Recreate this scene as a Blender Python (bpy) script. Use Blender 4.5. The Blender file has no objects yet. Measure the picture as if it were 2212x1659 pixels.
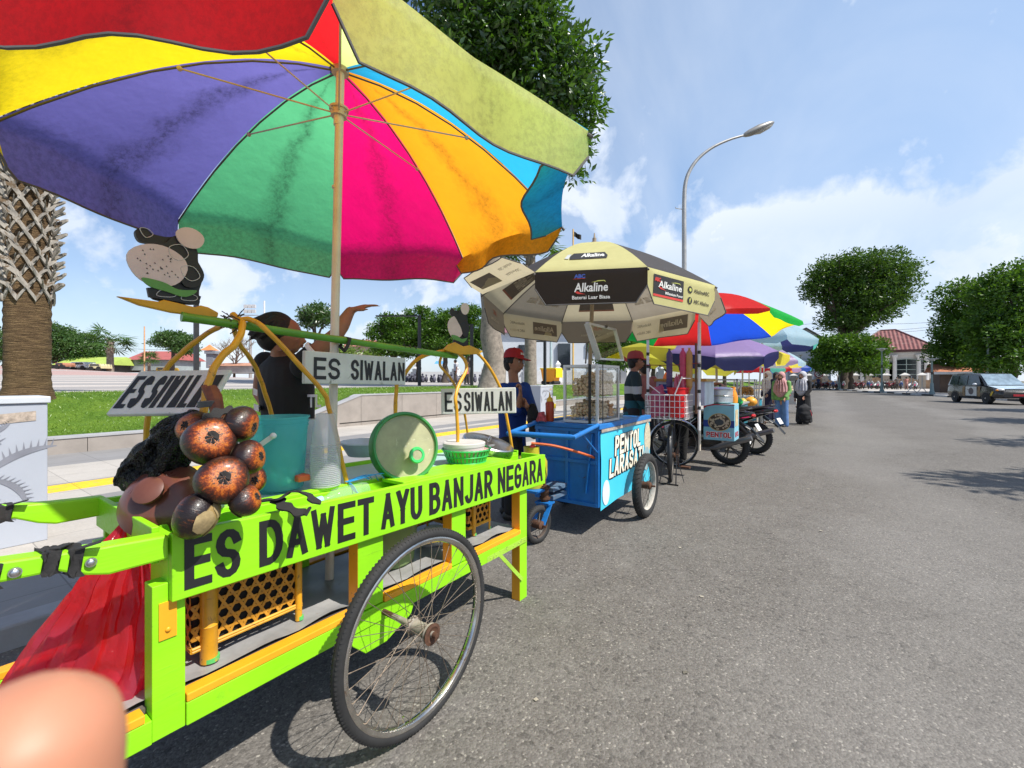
import bpy, bmesh, math, random
import numpy as np
from mathutils import Vector, Matrix, noise
random.seed(7); NPR = np.random.default_rng(7)
PI = math.pi; R_ = math.radians; V = Vector
scene = bpy.context.scene
COL = scene.collection
sin, cos = math.sin, math.cos

# ------------------------------------------------------------ view geometry
# The street runs along +X, the square lies on +Y. The camera stands at the
# origin, eye height 1.3 m, turned 35.3 degrees towards the square.
FPX, CU, HV, EYE, YAW = 950.0, 1106.0, 822.0, 1.3, R_(35.3)
CC, SS = cos(YAW), sin(YAW)
def ray(u, v):
    l = (u-CU)/FPX
    return V((CC+SS*l, SS-CC*l, -(v-HV)/FPX))
EYEP = V((0, 0, EYE))
def G(u, v, z=0.0):
    d = ray(u, v); return EYEP + d*((z-EYE)/d.z)
def PY(u, v, y):
    d = ray(u, v); return EYEP + d*(y/d.y)
def PX(u, v, x):
    d = ray(u, v); return EYEP + d*(x/d.x)
def PD(u, v, k):
    return EYEP + ray(u, v)*k
SUN_EL = R_(53)
SUN_DIR = V((0.06, -1.0, 0)).normalized()*cos(SUN_EL) + V((0, 0, sin(SUN_EL)))

# ------------------------------------------------------------ mesh builder
OFF = {}
class MB:
    def __init__(s): s.v = []; s.f = []; s.mi = []; s.m = 0; s.uv = None
    def add(s, vs, fs):
        b = len(s.v); s.v += [V(p) for p in vs]
        s.f += [[i+b for i in f] for f in fs]; s.mi += [s.m]*len(fs); return s
    def hexa(s, p):   # 8 points: bottom 0-3 ccw, top 4-7
        return s.add(p, [(3,2,1,0),(4,5,6,7),(0,1,5,4),(1,2,6,5),(2,3,7,6),(3,0,4,7)])
    def box(s, a, b):
        x0,y0,z0 = a; x1,y1,z1 = b
        if x0>x1: x0,x1=x1,x0
        if y0>y1: y0,y1=y1,y0
        if z0>z1: z0,z1=z1,z0
        return s.hexa([(x0,y0,z0),(x1,y0,z0),(x1,y1,z0),(x0,y1,z0),(x0,y0,z1),(x1,y0,z1),(x1,y1,z1),(x0,y1,z1)])
    def bar(s, p0, p1, w, h, up=(0,0,1)):
        p0=V(p0); p1=V(p1); d=(p1-p0).normalized(); up=V(up)
        sd=d.cross(up)
        if sd.length<1e-4: sd=d.cross(V((0,1,0)))
        sd.normalize(); u=sd.cross(d); sd*=w/2; u*=h/2
        q=[p0-sd-u,p0+sd-u,p0+sd+u,p0-sd+u]; r=[p1-sd-u,p1+sd-u,p1+sd+u,p1-sd+u]
        return s.add(q+r,[(0,1,2,3),(7,6,5,4),(1,0,4,5),(2,1,5,6),(3,2,6,7),(0,3,7,4)])
    def rings(s, rs, cap=True, closed=False):
        n=len(rs[0]); b=len(s.v); k=len(rs)
        for r in rs: s.v += [V(p) for p in r]
        fs=[]
        for i in range(k if closed else k-1):
            i2=(i+1)%k
            for j in range(n):
                j2=(j+1)%n
                fs.append([b+i*n+j,b+i*n+j2,b+i2*n+j2,b+i2*n+j])
        if cap and not closed:
            fs.append([b+j for j in range(n)][::-1]); fs.append([b+(k-1)*n+j for j in range(n)])
        s.f+=fs; s.mi+=[s.m]*len(fs); return s
    def tube(s, pts, r, n=8, closed=False, cap=True):
        pts=[V(p) for p in pts]; k=len(pts)
        rr=r if isinstance(r,(list,tuple)) else [r]*k
        tang=[]
        for i in range(k):
            a=pts[(i-1)%k] if (closed or i>0) else pts[i]; c=pts[(i+1)%k] if (closed or i<k-1) else pts[i]
            t=(c-a); tang.append(t.normalized() if t.length>1e-9 else V((0,0,1)))
        t0=tang[0]; nrm=t0.orthogonal().normalized(); rs=[]
        for i in range(k):
            t=tang[i]; nrm=(nrm-t*nrm.dot(t))
            nrm=nrm.normalized() if nrm.length>1e-6 else t.orthogonal().normalized()
            bn=t.cross(nrm)
            rs.append([pts[i]+(nrm*cos(2*PI*j/n)+bn*sin(2*PI*j/n))*rr[i] for j in range(n)])
        return s.rings(rs,cap,closed)
    def lathe(s, prof, c=(0,0,0), n=24, M=None, cap=True, closed=False):
        c=V(c); M=M or Matrix.Identity(3)
        rs=[[c+M@V((r*cos(2*PI*j/n),r*sin(2*PI*j/n),z)) for j in range(n)] for r,z in prof]
        return s.rings(rs,cap,closed)
    def cyl(s, p0, p1, r, n=16): return s.tube([p0,p1],r,n)
    def sph(s, c, r, nu=14, nv=9, M=None):
        c=V(c); r=r if isinstance(r,(tuple,list)) else (r,)*3; M=M or Matrix.Identity(3)
        rs=[]
        for i in range(nv+1):
            a=-PI/2+PI*i/nv; a=max(min(a,PI/2-.02),-PI/2+.02)
            rs.append([c+M@V((r[0]*cos(a)*cos(2*PI*j/nu),r[1]*cos(a)*sin(2*PI*j/nu),r[2]*sin(a))) for j in range(nu)])
        return s.rings(rs)
    def prism(s, poly, o, ex, ey, depth):   # polygon in plane (o,ex,ey), extruded along ex x ey
        o=V(o); ex=V(ex); ey=V(ey); nz=ex.cross(ey).normalized()*depth
        a=[o+ex*x+ey*y for x,y in poly]; n=len(a); b=len(s.v)
        s.v+=a+[p+nz for p in a]
        fs=[[b+i for i in range(n)][::-1],[b+n+i for i in range(n)]]
        fs+=[[b+i,b+(i+1)%n,b+n+(i+1)%n,b+n+i] for i in range(n)]
        s.f+=fs; s.mi+=[s.m]*len(fs); return s
    def loft(s, secs, n=12):   # secs: (centre, half axis a, half axis b)
        return s.rings([[V(c)+V(a)*cos(2*PI*j/n)+V(b)*sin(2*PI*j/n) for j in range(n)] for c,a,b in secs])
    def build(s, name, mat, parent=None, smooth=38, bevel=0, org=None):
        if parent is not None: off=OFF[parent.name]
        elif org is not None: off=V(org)
        else:
            xs=[p.x for p in s.v]; ys=[p.y for p in s.v]
            off=V(((min(xs)+max(xs))/2,(min(ys)+max(ys))/2,min(p.z for p in s.v)))
        me=bpy.data.meshes.new(name)
        me.from_pydata([tuple(p-off) for p in s.v],[],s.f)
        ms=mat if isinstance(mat,(list,tuple)) else [mat]
        for m in ms: me.materials.append(m)
        if len(ms)>1: me.polygons.foreach_set('material_index',s.mi)
        if s.uv is not None:
            ul=me.uv_layers.new(name='UVMap')
            co=[s.uv[me.loops[i].vertex_index] for i in range(len(me.loops))]
            ul.data.foreach_set('uv',[q for p in co for q in p])
        me.update()
        if smooth:
            me.shade_smooth(); me.set_sharp_from_angle(angle=R_(smooth))
        o=bpy.data.objects.new(name,me); COL.objects.link(o)
        if parent is not None: o.parent=parent
        else: o.location=off
        OFF[o.name]=off
        if bevel:
            bv=o.modifiers.new('bevel','BEVEL'); bv.width=bevel; bv.segments=2; bv.limit_method='ANGLE'; bv.angle_limit=R_(40)
        return o
def tag(o, label=None, cat=None, group=None, kind=None):
    if label: o['label']=label
    if cat: o['category']=cat
    if group: o['group']=group
    if kind: o['kind']=kind
    return o
def thing(name, label, cat, loc=(0,0,0), group=None):
    o=bpy.data.objects.new(name,None); COL.objects.link(o); o.location=loc; o.empty_display_size=.1
    OFF[o.name]=V(loc); return tag(o,label,cat,group)
def dup(root, loc, rotz=0.0, label=None, scale=None, group=None):
    def cp(o, parent):
        c=o.copy(); COL.objects.link(c); c.parent=parent
        for ch in o.children: cp(ch,c)
        return c
    r=cp(root,None); r.location=loc; r.rotation_euler=(0,0,rotz)
    if scale: r.scale=(scale,)*3
    if label: r['label']=label
    if group: r['group']=group
    return r
def bez(pts, n=8):   # Catmull-Rom through points
    pts=[V(p) for p in pts]; out=[]
    P=[pts[0]*2-pts[1]]+pts+[pts[-1]*2-pts[-2]]
    for i in range(1,len(P)-2):
        a,b,c,d=P[i-1],P[i],P[i+1],P[i+2]
        for k in range(n):
            t=k/n
            out.append(.5*((2*b)+(c-a)*t+(2*a-5*b+4*c-d)*t*t+(3*b-a-3*c+d)*t**3))
    out.append(pts[-1]); return out

# ------------------------------------------------------------ materials
MATS={}
def srgb(r,g,b):
    f=lambda c:(c/255/12.92 if c<=10 else ((c/255+.055)/1.055)**2.4)
    return (f(r),f(g),f(b))
class NT:
    def __init__(s,name):
        s.mat=bpy.data.materials.new(name); s.mat.use_nodes=True; s.t=s.mat.node_tree; s.t.nodes.clear()
        s.out=s.n('ShaderNodeOutputMaterial')
    def n(s,typ,**kw):
        o=s.t.nodes.new(typ)
        for k,v in kw.items(): setattr(o,k,v)
        return o
    def l(s,a,b): s.t.links.new(a,b)
    def coord(s,kind='Object'): return s.n('ShaderNodeTexCoord').outputs[kind]
    def noise(s,scale,detail=4,rough=.6,vec=None,dist=0):
        o=s.n('ShaderNodeTexNoise'); o.inputs['Scale'].default_value=scale; o.inputs['Detail'].default_value=detail
        o.inputs['Roughness'].default_value=rough; o.inputs['Distortion'].default_value=dist
        s.l(vec if vec is not None else s.coord(),o.inputs['Vector']); return o
    def ramp(s,fac,stops,interp='LINEAR'):
        o=s.n('ShaderNodeValToRGB'); e=o.color_ramp.elements; o.color_ramp.interpolation=interp
        while len(e)<len(stops): e.new(.5)
        for q,(p,c) in zip(e,stops):
            q.position=p; q.color=(c,c,c,1) if not isinstance(c,(tuple,list)) else tuple(c)+(1,)
        s.l(fac,o.inputs[0]); return o.outputs[0]
    def mix(s,fac,a,b,mode='MIX'):
        o=s.n('ShaderNodeMix',data_type='RGBA',blend_type=mode)
        for sock,val in ((o.inputs[0],fac),(o.inputs[6],a),(o.inputs[7],b)):
            if isinstance(val,bpy.types.NodeSocket): s.l(val,sock)
            elif isinstance(val,(tuple,list)): sock.default_value=tuple(val)+(1,)
            else: sock.default_value=val
        return o.outputs[2]
    def math(s,op,a,b=0.0,clamp=False):
        o=s.n('ShaderNodeMath',operation=op,use_clamp=clamp)
        for i,val in enumerate((a,b)):
            if isinstance(val,bpy.types.NodeSocket): s.l(val,o.inputs[i])
            else: o.inputs[i].default_value=val
        return o.outputs[0]
    def bump(s,h,strength=.3,dist=.01,nrm=None):
        o=s.n('ShaderNodeBump'); o.inputs['Strength'].default_value=strength; o.inputs['Distance'].default_value=dist
        s.l(h,o.inputs['Height'])
        if nrm is not None: s.l(nrm,o.inputs['Normal'])
        return o.outputs[0]
    def bsdf(s,col,rough=.5,metal=0,spec=.5,nrm=None,**kw):
        o=s.n('ShaderNodeBsdfPrincipled')
        for k,val in dict({'Base Color':col,'Roughness':rough,'Metallic':metal,'Specular IOR Level':spec},**kw).items():
            if isinstance(val,bpy.types.NodeSocket): s.l(val,o.inputs[k])
            elif isinstance(val,(tuple,list)): o.inputs[k].default_value=tuple(val)+(1,) if len(val)==3 else val
            else: o.inputs[k].default_value=val
        if nrm is not None: s.l(nrm,o.inputs['Normal'])
        return o.outputs[0]
    def done(s,sh): s.l(sh,s.out.inputs['Surface']); return s.mat
def mat(name,col,rough=.5,metal=0,var=.18,scale=6,bump=.0,bscale=40,spec=.5,wear=None,wearamt=.0,wscale=9,coat=0,ext=None,**kw):
    """Painted or plain surface: base colour with uneven tone, optional worn spots of another colour and grain."""
    if name in MATS: return MATS[name]
    t=NT(name)
    n=t.noise(scale,5,.65)
    c=t.mix(t.ramp(n.outputs[0],[(.3,0.),(.72,1.)]),tuple(x*(1-var) for x in col),tuple(min(1,x*(1+var*.6)) for x in col))
    if wear:
        w=t.noise(wscale,8,.75,dist=.6)
        c=t.mix(t.ramp(w.outputs[0],[(.66-wearamt,0.),(.72-wearamt,1.)]),c,wear)
    nr=None
    if bump:
        b=t.noise(bscale,4,.6); nr=t.bump(b.outputs[0],bump,.004)
    r=t.ramp(n.outputs[0],[(.2,max(0,rough-.08)),(.8,min(1,rough+.1))])
    if coat: kw['Coat Weight']=coat
    MATS[name]=t.done(t.bsdf(c,r,metal,spec,nr,**kw)); return MATS[name]
def fabric(name,col,tr=.5,stain=0.,rough=.9,grain=1.):
    """Thin cloth that lets the sun through; stain adds grime down the middle of a panel (UV x) and in blotches."""
    if name in MATS: return MATS[name]
    t=NT(name); n=t.noise(9,6,.7)
    c=t.mix(t.ramp(n.outputs[0],[(.3,0.),(.75,1.)]),tuple(x*.93 for x in col),col)
    if stain:
        uv=t.coord('UV'); sep=t.n('ShaderNodeSeparateXYZ'); t.l(uv,sep.inputs[0])
        d=t.noise(5,5,.7); dn=t.math('MULTIPLY',t.math('SUBTRACT',d.outputs[0],.5),.5)
        dist=t.math('ABSOLUTE',t.math('ADD',t.math('SUBTRACT',sep.outputs[0],.5),dn))
        band=t.ramp(dist,[(.0,1.),(.09,.35),(.16,0.)])
        spk=t.noise(42,5,.8); spm=t.ramp(spk.outputs[0],[(.42,0.),(.62,1.)])
        apex=t.ramp(sep.outputs[1],[(.02,.9),(.14,.25),(.3,0.)])
        hem=t.ramp(sep.outputs[1],[(.86,0.),(1.0,.5)])
        blot=t.ramp(t.noise(3.2,6,.75).outputs[0],[(.60,0.),(.76,.28)])
        m=t.math('MAXIMUM',t.math('MAXIMUM',t.math('MULTIPLY',band,t.math('ADD',t.math('MULTIPLY',spm,.6),.4)),apex),t.math('MULTIPLY',t.math('MAXIMUM',blot,hem),spm))
        c=t.mix(t.math('MULTIPLY',m,stain,True),c,tuple(x*.16+.008 for x in col))
    w=t.noise(260,2,.5); wr=t.noise(7,3,.6)
    nr=t.bump(wr.outputs[0],.22*grain,.03,t.bump(w.outputs[0],.15,.002))
    a=t.n('ShaderNodeBsdfDiffuse'); b=t.n('ShaderNodeBsdfTranslucent'); g=t.n('ShaderNodeBsdfGlossy')
    for q in (a,b): t.l(c,q.inputs[0]); t.l(nr,q.inputs['Normal'])
    g.inputs['Roughness'].default_value=.45; t.l(nr,g.inputs['Normal'])
    x=t.n('ShaderNodeMixShader'); x.inputs[0].default_value=tr; t.l(a.outputs[0],x.inputs[1]); t.l(b.outputs[0],x.inputs[2])
    y=t.n('ShaderNodeMixShader'); y.inputs[0].default_value=.03; t.l(x.outputs[0],y.inputs[1]); t.l(g.outputs[0],y.inputs[2])
    MATS[name]=t.done(y.outputs[0]); return MATS[name]
def plastic_film(name,col,alpha=.55,rough=.2,tr=.5):
    """Thin translucent plastic: part clear, part coloured diffuse and translucent."""
    if name in MATS: return MATS[name]
    t=NT(name); n=t.noise(14,4,.6)
    c=t.mix(n.outputs[0],tuple(x*.8 for x in col),col)
    p=t.bsdf(c,rough,0,.6)
    b=t.n('ShaderNodeBsdfTranslucent'); t.l(c,b.inputs[0])
    x=t.n('ShaderNodeMixShader'); x.inputs[0].default_value=tr; t.l(p,x.inputs[1]); t.l(b.outputs[0],x.inputs[2])
    tp=t.n('ShaderNodeBsdfTransparent'); tp.inputs[0].default_value=tuple(min(1,.35+.65*q) for q in col)+(1,)
    y=t.n('ShaderNodeMixShader'); y.inputs[0].default_value=alpha; t.l(tp.outputs[0],y.inputs[1]); t.l(x.outputs[0],y.inputs[2])
    MATS[name]=t.done(y.outputs[0]); return MATS[name]
def glass(name,tint=(.9,.95,.95),refl=.12):
    if name in MATS: return MATS[name]
    t=NT(name); tp=t.n('ShaderNodeBsdfTransparent'); tp.inputs[0].default_value=tint+(1,)
    g=t.n('ShaderNodeBsdfGlossy'); g.inputs['Roughness'].default_value=.03
    lw=t.n('ShaderNodeLayerWeight'); lw.inputs[0].default_value=.5
    m=t.math('ADD',t.math('MULTIPLY',t.math('POWER',lw.outputs['Facing'],4.),.55),.03+refl*.3,True)
    y=t.n('ShaderNodeMixShader'); t.l(m,y.inputs[0]); t.l(tp.outputs[0],y.inputs[1]); t.l(g.outputs[0],y.inputs[2])
    MATS[name]=t.done(y.outputs[0]); return MATS[name]
def leafmat(name,c1,c2,gloss=.12,tr=.35):
    if name in MATS: return MATS[name]
    t=NT(name); at=t.n('ShaderNodeAttribute',attribute_name='tone')
    c=t.mix(at.outputs['Fac'],c1,c2)
    a=t.n('ShaderNodeBsdfDiffuse'); b=t.n('ShaderNodeBsdfTranslucent'); g=t.n('ShaderNodeBsdfGlossy'); g.inputs['Roughness'].default_value=.35
    t.l(c,a.inputs[0]); t.l(t.mix(.5,c,(c2[0]*1.5,c2[1]*1.4,c2[2]*.5)),b.inputs[0])
    x=t.n('ShaderNodeMixShader'); x.inputs[0].default_value=tr; t.l(a.outputs[0],x.inputs[1]); t.l(b.outputs[0],x.inputs[2])
    y=t.n('ShaderNodeMixShader'); y.inputs[0].default_value=gloss; t.l(x.outputs[0],y.inputs[1]); t.l(g.outputs[0],y.inputs[2])
    MATS[name]=t.done(y.outputs[0]); return MATS[name]

# ------------------------------------------------------------ lettering
def lettering(name, s, m, o, ex, ey, w, h, parent, bold=0.0, ext=.0015, space=1.0, shear=0.0, lift=.002, mirror=False):
    """Raised letters in the plane (o, ex, ey): o is the lower left corner, w x h the size of the whole text."""
    cu=bpy.data.curves.new('txt','FONT'); cu.body=s; cu.size=1; cu.offset=bold; cu.space_character=space; cu.shear=shear
    cu.resolution_u=3
    to=bpy.data.objects.new('txt',cu); COL.objects.link(to)
    dg=bpy.context.evaluated_depsgraph_get(); me0=bpy.data.meshes.new_from_object(to.evaluated_get(dg))
    vs=[v.co.copy() for v in me0.vertices]; fs=[list(p.vertices) for p in me0.polygons]
    bpy.data.objects.remove(to); bpy.data.meshes.remove(me0)
    x0=min(p.x for p in vs); x1=max(p.x for p in vs); y0=min(p.y for p in vs); y1=max(p.y for p in vs)
    ex=V(ex).normalized(); ey=V(ey).normalized(); nz=ex.cross(ey)
    o=V(o)
    bm=bmesh.new()
    for p in vs:
        a=(p.x-x0)/(x1-x0); 
        if mirror: a=1-a
        bm.verts.new(o+ex*(a*w)+ey*((p.y-y0)/(y1-y0)*h)+nz*lift)
    bm.verts.ensure_lookup_table()
    for f in fs:
        try: bm.faces.new([bm.verts[i] for i in f])
        except Exception: pass
    bmesh.ops.recalc_face_normals(bm,faces=bm.faces)
    if ext:
        r=bmesh.ops.extrude_face_region(bm,geom=bm.faces[:])
        bmesh.ops.translate(bm,verts=[g for g in r['geom'] if isinstance(g,bmesh.types.BMVert)],vec=-nz*ext)
    mb=MB(); bm.verts.index_update(); mb.v=[v.co.copy() for v in bm.verts]; mb.f=[[v.index for v in f.verts] for f in bm.faces]; mb.mi=[0]*len(mb.f)
    bm.free()
    return mb.build(name,m,parent,smooth=0)

def arc(cx,cy,rx,ry,a0,a1,n=9): return [(cx+rx*cos(R_(a0+(a1-a0)*i/n)),cy+ry*sin(R_(a0+(a1-a0)*i/n))) for i in range(n+1)]
BRUSH={'E':[[(1,1),(0,1),(0,0),(1,0)],[(0,.52),(.9,.52)]],'S':[arc(.5,.75,.5,.25,10,270)+arc(.5,.25,.5,.25,90,-170)[1:]],
'D':[[(0,0),(0,1),(.35,1)]+arc(.4,.5,.6,.5,90,-90)+[(0,0)]],'A':[[(0,0),(.5,1),(1,0)],[(.18,.3),(.82,.3)]],'W':[[(0,1),(.26,0),(.5,.85),(.74,0),(1,1)]],
'T':[[(0,1),(1,1)],[(.5,1),(.5,0)]],'Y':[[(0,1),(.5,.45),(1,1)],[(.5,.45),(.5,0)]],'U':[[(0,1)]+arc(.5,.3,.5,.3,180,360)+[(1,1)]],
'B':[[(0,.53),(0,1),(.5,1)]+arc(.5,.765,.42,.235,90,-90,7)+[(0,.53),(0,0),(.5,0)]+arc(.5,.265,.5,.265,-90,90,7)+[(0,.53)]],'N':[[(0,0),(0,1),(1,0),(1,1)]],
'J':[[(1,1)]+arc(.5,.27,.5,.27,0,-160)],'R':[[(0,0),(0,1),(.5,1)]+arc(.5,.73,.48,.27,90,-90,7)+[(0,.46)],[(.45,.46),(1,0)]],
'G':[arc(.5,.72,.5,.28,20,180)+arc(.5,.28,.5,.28,180,360)+[(1,.46),(.55,.46)]],'L':[[(0,1),(0,0),(1,0)]],'I':[[(0,0),(0,1)]],
'P':[[(0,0),(0,1),(.5,1)]+arc(.5,.73,.5,.27,90,-90,7)+[(0,.46)]],'O':[arc(.5,.72,.5,.28,0,180)+arc(.5,.28,.5,.28,180,360),[(1,.2),(1,.8)]]}
def brushtext(name,s,m,o,ex,ey,w,h,parent,stroke=.15,gap=.30,lift=.0012,ext=.0008,slant=0.0,wob=.02):
    """Hand painted block capitals: strokes of even width (share of letter height), fitted into w x h."""
    cw={'I':0.0,'W':1.35,'L':.85,'J':.85}
    sw0=h*stroke; sw=sw0; n=sum(cw.get(c,1.) for c in s if c!=' '); ng=len(s)-1+.6*s.count(' ')
    # letter width L and gap g: n*L + len*sw + ng*gap = w
    k=len([c for c in s if c!=' ']); L=(w-k*sw)/(n+gap*ng) ; g=L*gap
    ex=V(ex).normalized(); ey=V(ey).normalized(); nz=ex.cross(ey); o=V(o); b=MB(); x=0; li=0
    for c in s:
        if c==' ': x+=g*1.6; continue
        lw=L*cw.get(c,1.)
        sw=sw0; tk=sw0*{'W':.84,'N':.92,'A':.92}.get(c,1.)
        zi=0
        def P3(p,zz): return o+ex*p.x+ey*p.y+nz*zz
        for pl in BRUSH[c]:
            pts=[V((x+sw/2+px*lw+wob*sw*sin(px*7+py*5+li*3),sw/2+py*(h-sw))) for px,py in pl]
            runs=[[pts[0]]]
            for i in range(1,len(pts)):
                runs[-1].append(pts[i])
                if i<len(pts)-1 and (pts[i]-pts[i-1]).angle(pts[i+1]-pts[i],0)>.85: runs.append([pts[i]])
            for r in runs:
                d0=(r[0]-r[1]).normalized(); d1=(r[-1]-r[-2]).normalized(); cap=.42 if c=='S' or (c in 'GJ' and len(r)>3) else .5
                r=[r[0]+d0*tk*cap]+r[1:-1]+[r[-1]+d1*tk*cap]; q=len(r); sd=[]
                for k2 in range(q):
                    d=(r[min(k2+1,q-1)]-r[max(k2-1,0)]).normalized(); sd.append(V((-d.y,d.x))*tk/2)
                z=lift+.00016*zi; zi+=1
                for k2 in range(q-1):
                    poly=[r[k2]+sd[k2],r[k2]-sd[k2],r[k2+1]-sd[k2+1],r[k2+1]+sd[k2+1]]
                    for lim,sg in ((0,1),(h,-1)):          # keep strokes inside the cap height
                        out=[]
                        for m_ in range(len(poly)):
                            a,b2=poly[m_],poly[(m_+1)%len(poly)]; ia,ib=(a.y-lim)*sg>=-1e-9,(b2.y-lim)*sg>=-1e-9
                            if ia: out.append(a)
                            if ia!=ib: out.append(a.lerp(b2,(lim-a.y)/(b2.y-a.y)))
                        poly=out
                        if not poly: break
                    if len(poly)>2:
                        b.add([P3(p+V((slant*p.y,0)),z) for p in poly],[tuple(range(len(poly)))])
        x+=lw+sw+g; li+=1
    return b.build(name,m,parent,smooth=0)

def letter_map(name,s,m,fn,parent,bold=0.0,space=1.0,shear=0.0):
    """Flat lettering mapped on to a curved surface: fn(a, b) gives the point for a, b in 0..1."""
    cu=bpy.data.curves.new('txt','FONT'); cu.body=s; cu.offset=bold; cu.space_character=space; cu.shear=shear; cu.resolution_u=2
    to=bpy.data.objects.new('txt',cu); COL.objects.link(to); dg=bpy.context.evaluated_depsgraph_get(); me0=bpy.data.meshes.new_from_object(to.evaluated_get(dg))
    vs=[v.co.copy() for v in me0.vertices]; fs=[list(p.vertices) for p in me0.polygons]; bpy.data.objects.remove(to); bpy.data.meshes.remove(me0)
    x0=min(p.x for p in vs); x1=max(p.x for p in vs); y0=min(p.y for p in vs); y1=max(p.y for p in vs)
    mb=MB(); mb.v=[V(fn((p.x-x0)/(x1-x0),(p.y-y0)/(y1-y0))) for p in vs]; mb.f=fs; mb.mi=[0]*len(fs)
    return mb.build(name,m,parent,smooth=0)
def poly_map(name,poly,m,fn,parent,sub=1):
    mb=MB(); P=[]
    for i in range(len(poly)):
        a,b=poly[i],poly[(i+1)%len(poly)]
        for k in range(sub): P.append((a[0]+(b[0]-a[0])*k/sub,a[1]+(b[1]-a[1])*k/sub))
    mb.add([fn(x,y) for x,y in P],[tuple(range(len(P)))]); return mb.build(name,m,parent,smooth=0)
from mathutils.bvhtree import BVHTree
def stick(o,pts,lift=.003):
    """Lay points on the surface of a finished part, seen from the street."""
    off=OFF[o.name]; bv=BVHTree.FromPolygons([v.co+off for v in o.data.vertices],[list(p.vertices) for p in o.data.polygons]); out=[]
    for p in pts:
        d=(V(p)-EYEP).normalized(); h=bv.ray_cast(EYEP,d); out.append((h[0]-d*lift) if h[0] is not None else V(p))
    return out

# ------------------------------------------------------------ foliage
def leaves(name, centres, per, size, m, parent=None, asp=.42, spread=.35, up=.35, org=None, droop=0.0):
    """Leaf rosettes: numpy array of centres, 'per' folded leaves round each."""
    C=np.repeat(np.asarray(centres,float),per,axis=0); n=len(C)
    d=NPR.normal(size=(n,3)); d[:,2]=d[:,2]*.7+up-droop; d/=np.linalg.norm(d,axis=1)[:,None]
    L=size*NPR.uniform(.65,1.25,n)
    base=C+d*(NPR.uniform(0,1,n)*spread*size)[:,None]
    s=np.cross(d,NPR.normal(size=(n,3))); s/=np.linalg.norm(s,axis=1)[:,None]+1e-9
    nn=np.cross(s,d)
    W=L*asp/2
    mid=base+d*(L*.5)[:,None]
    p0=base; p1=mid+s*W[:,None]+nn*(W*.35)[:,None]; p2=base+d*L[:,None]; p3=mid-s*W[:,None]+nn*(W*.35)[:,None]
    P=np.stack([p0,p1,p2,p3],1).reshape(-1,3)
    off=OFF[parent.name] if parent is not None else (V(org) if org is not None else V((float(C[:,0].mean()),float(C[:,1].mean()),float(P[:,2].min()))))
    P=P-np.array(off)
    me=bpy.data.meshes.new(name); me.vertices.add(4*n); me.vertices.foreach_set('co',P.ravel())
    q=np.arange(4*n).reshape(-1,4); idx=np.stack([q[:,0],q[:,1],q[:,2],q[:,0],q[:,2],q[:,3]],1).ravel()
    me.loops.add(6*n); me.loops.foreach_set('vertex_index',idx.astype(np.int32))
    me.polygons.add(2*n); me.polygons.foreach_set('loop_start',np.arange(0,6*n,3,dtype=np.int32))
    me.update(calc_edges=True)
    a=me.attributes.new('tone','FLOAT','POINT')
    cl=np.repeat(NPR.uniform(0,1,len(centres)),per)
    tone=np.clip(.55*cl+.45*NPR.uniform(0,1,n),0,1); a.data.foreach_set('value',np.repeat(tone,4).astype(np.float32))
    me.materials.append(m)
    o=bpy.data.objects.new(name,me); COL.objects.link(o)
    if parent is not None: o.parent=parent
    else: o.location=off
    OFF[o.name]=off; return o
def blobpts(blobs, n, shell=.55):
    """Points in a set of ellipsoids (centre, radii), denser towards the outside."""
    w=np.array([b[1][0]*b[1][1]+b[1][0]*b[1][2] for b in blobs],float); w/=w.sum(); out=[]
    for b,k in zip(blobs,NPR.multinomial(n,w)):
        d=NPR.normal(size=(k,3)); d/=np.linalg.norm(d,axis=1)[:,None]
        r=(shell+(1-shell)*NPR.uniform(0,1,k))*(1+.10*np.sin(d[:,0]*7+b[0][0])*np.cos(d[:,1]*6+d[:,2]*5))
        out.append(np.array(b[0])+d*r[:,None]*np.array(b[1]))
    return np.concatenate(out)
# ============================================================ camera, sun, sky
cam=bpy.data.cameras.new('camera'); co=bpy.data.objects.new('camera',cam); COL.objects.link(co); scene.camera=co
cam.sensor_width=36; cam.lens=36*FPX/2212; cam.shift_y=-(829.5-HV)/2212; cam.clip_start=.01; cam.clip_end=4000
look=V((CC,SS,0)); co.location=EYEP
co.rotation_euler=look.to_track_quat('-Z','Y').to_euler()
cam.dof.use_dof=True; cam.dof.focus_distance=3.0; cam.dof.aperture_fstop=15
sun=bpy.data.lights.new('sun','SUN'); so=bpy.data.objects.new('sun',sun); COL.objects.link(so)
sun.energy=5.0; sun.angle=R_(.55); sun.color=(1,.95,.87)
so.rotation_euler=SUN_DIR.to_track_quat('Z','Y').to_euler(); so.location=(0,-20,30)
w=bpy.data.worlds.new('World'); scene.world=w; w.use_nodes=True; wt=w.node_tree; wt.nodes.clear()
class WT(NT):
    def __init__(s,t): s.t=t
T=WT(wt)
wo=T.n('ShaderNodeOutputWorld'); bg=T.n('ShaderNodeBackground'); bg.inputs['Strength'].default_value=.10
sky=T.n('ShaderNodeTexSky',sky_type='NISHITA'); sky.sun_disc=False; sky.sun_elevation=SUN_EL
sky.sun_rotation=PI-math.atan2(SUN_DIR.x,-SUN_DIR.y); sky.air_density=1.0; sky.dust_density=.8; sky.ozone_density=2.2
dirv=T.coord('Generated')
def dot(vec,n):
    o=T.n('ShaderNodeVectorMath',operation='DOT_PRODUCT'); T.l(vec,o.inputs[0]); o.inputs[1].default_value=tuple(n); return o.outputs['Value']
sep=T.n('ShaderNodeSeparateXYZ'); T.l(dirv,sep.inputs[0])
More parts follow.
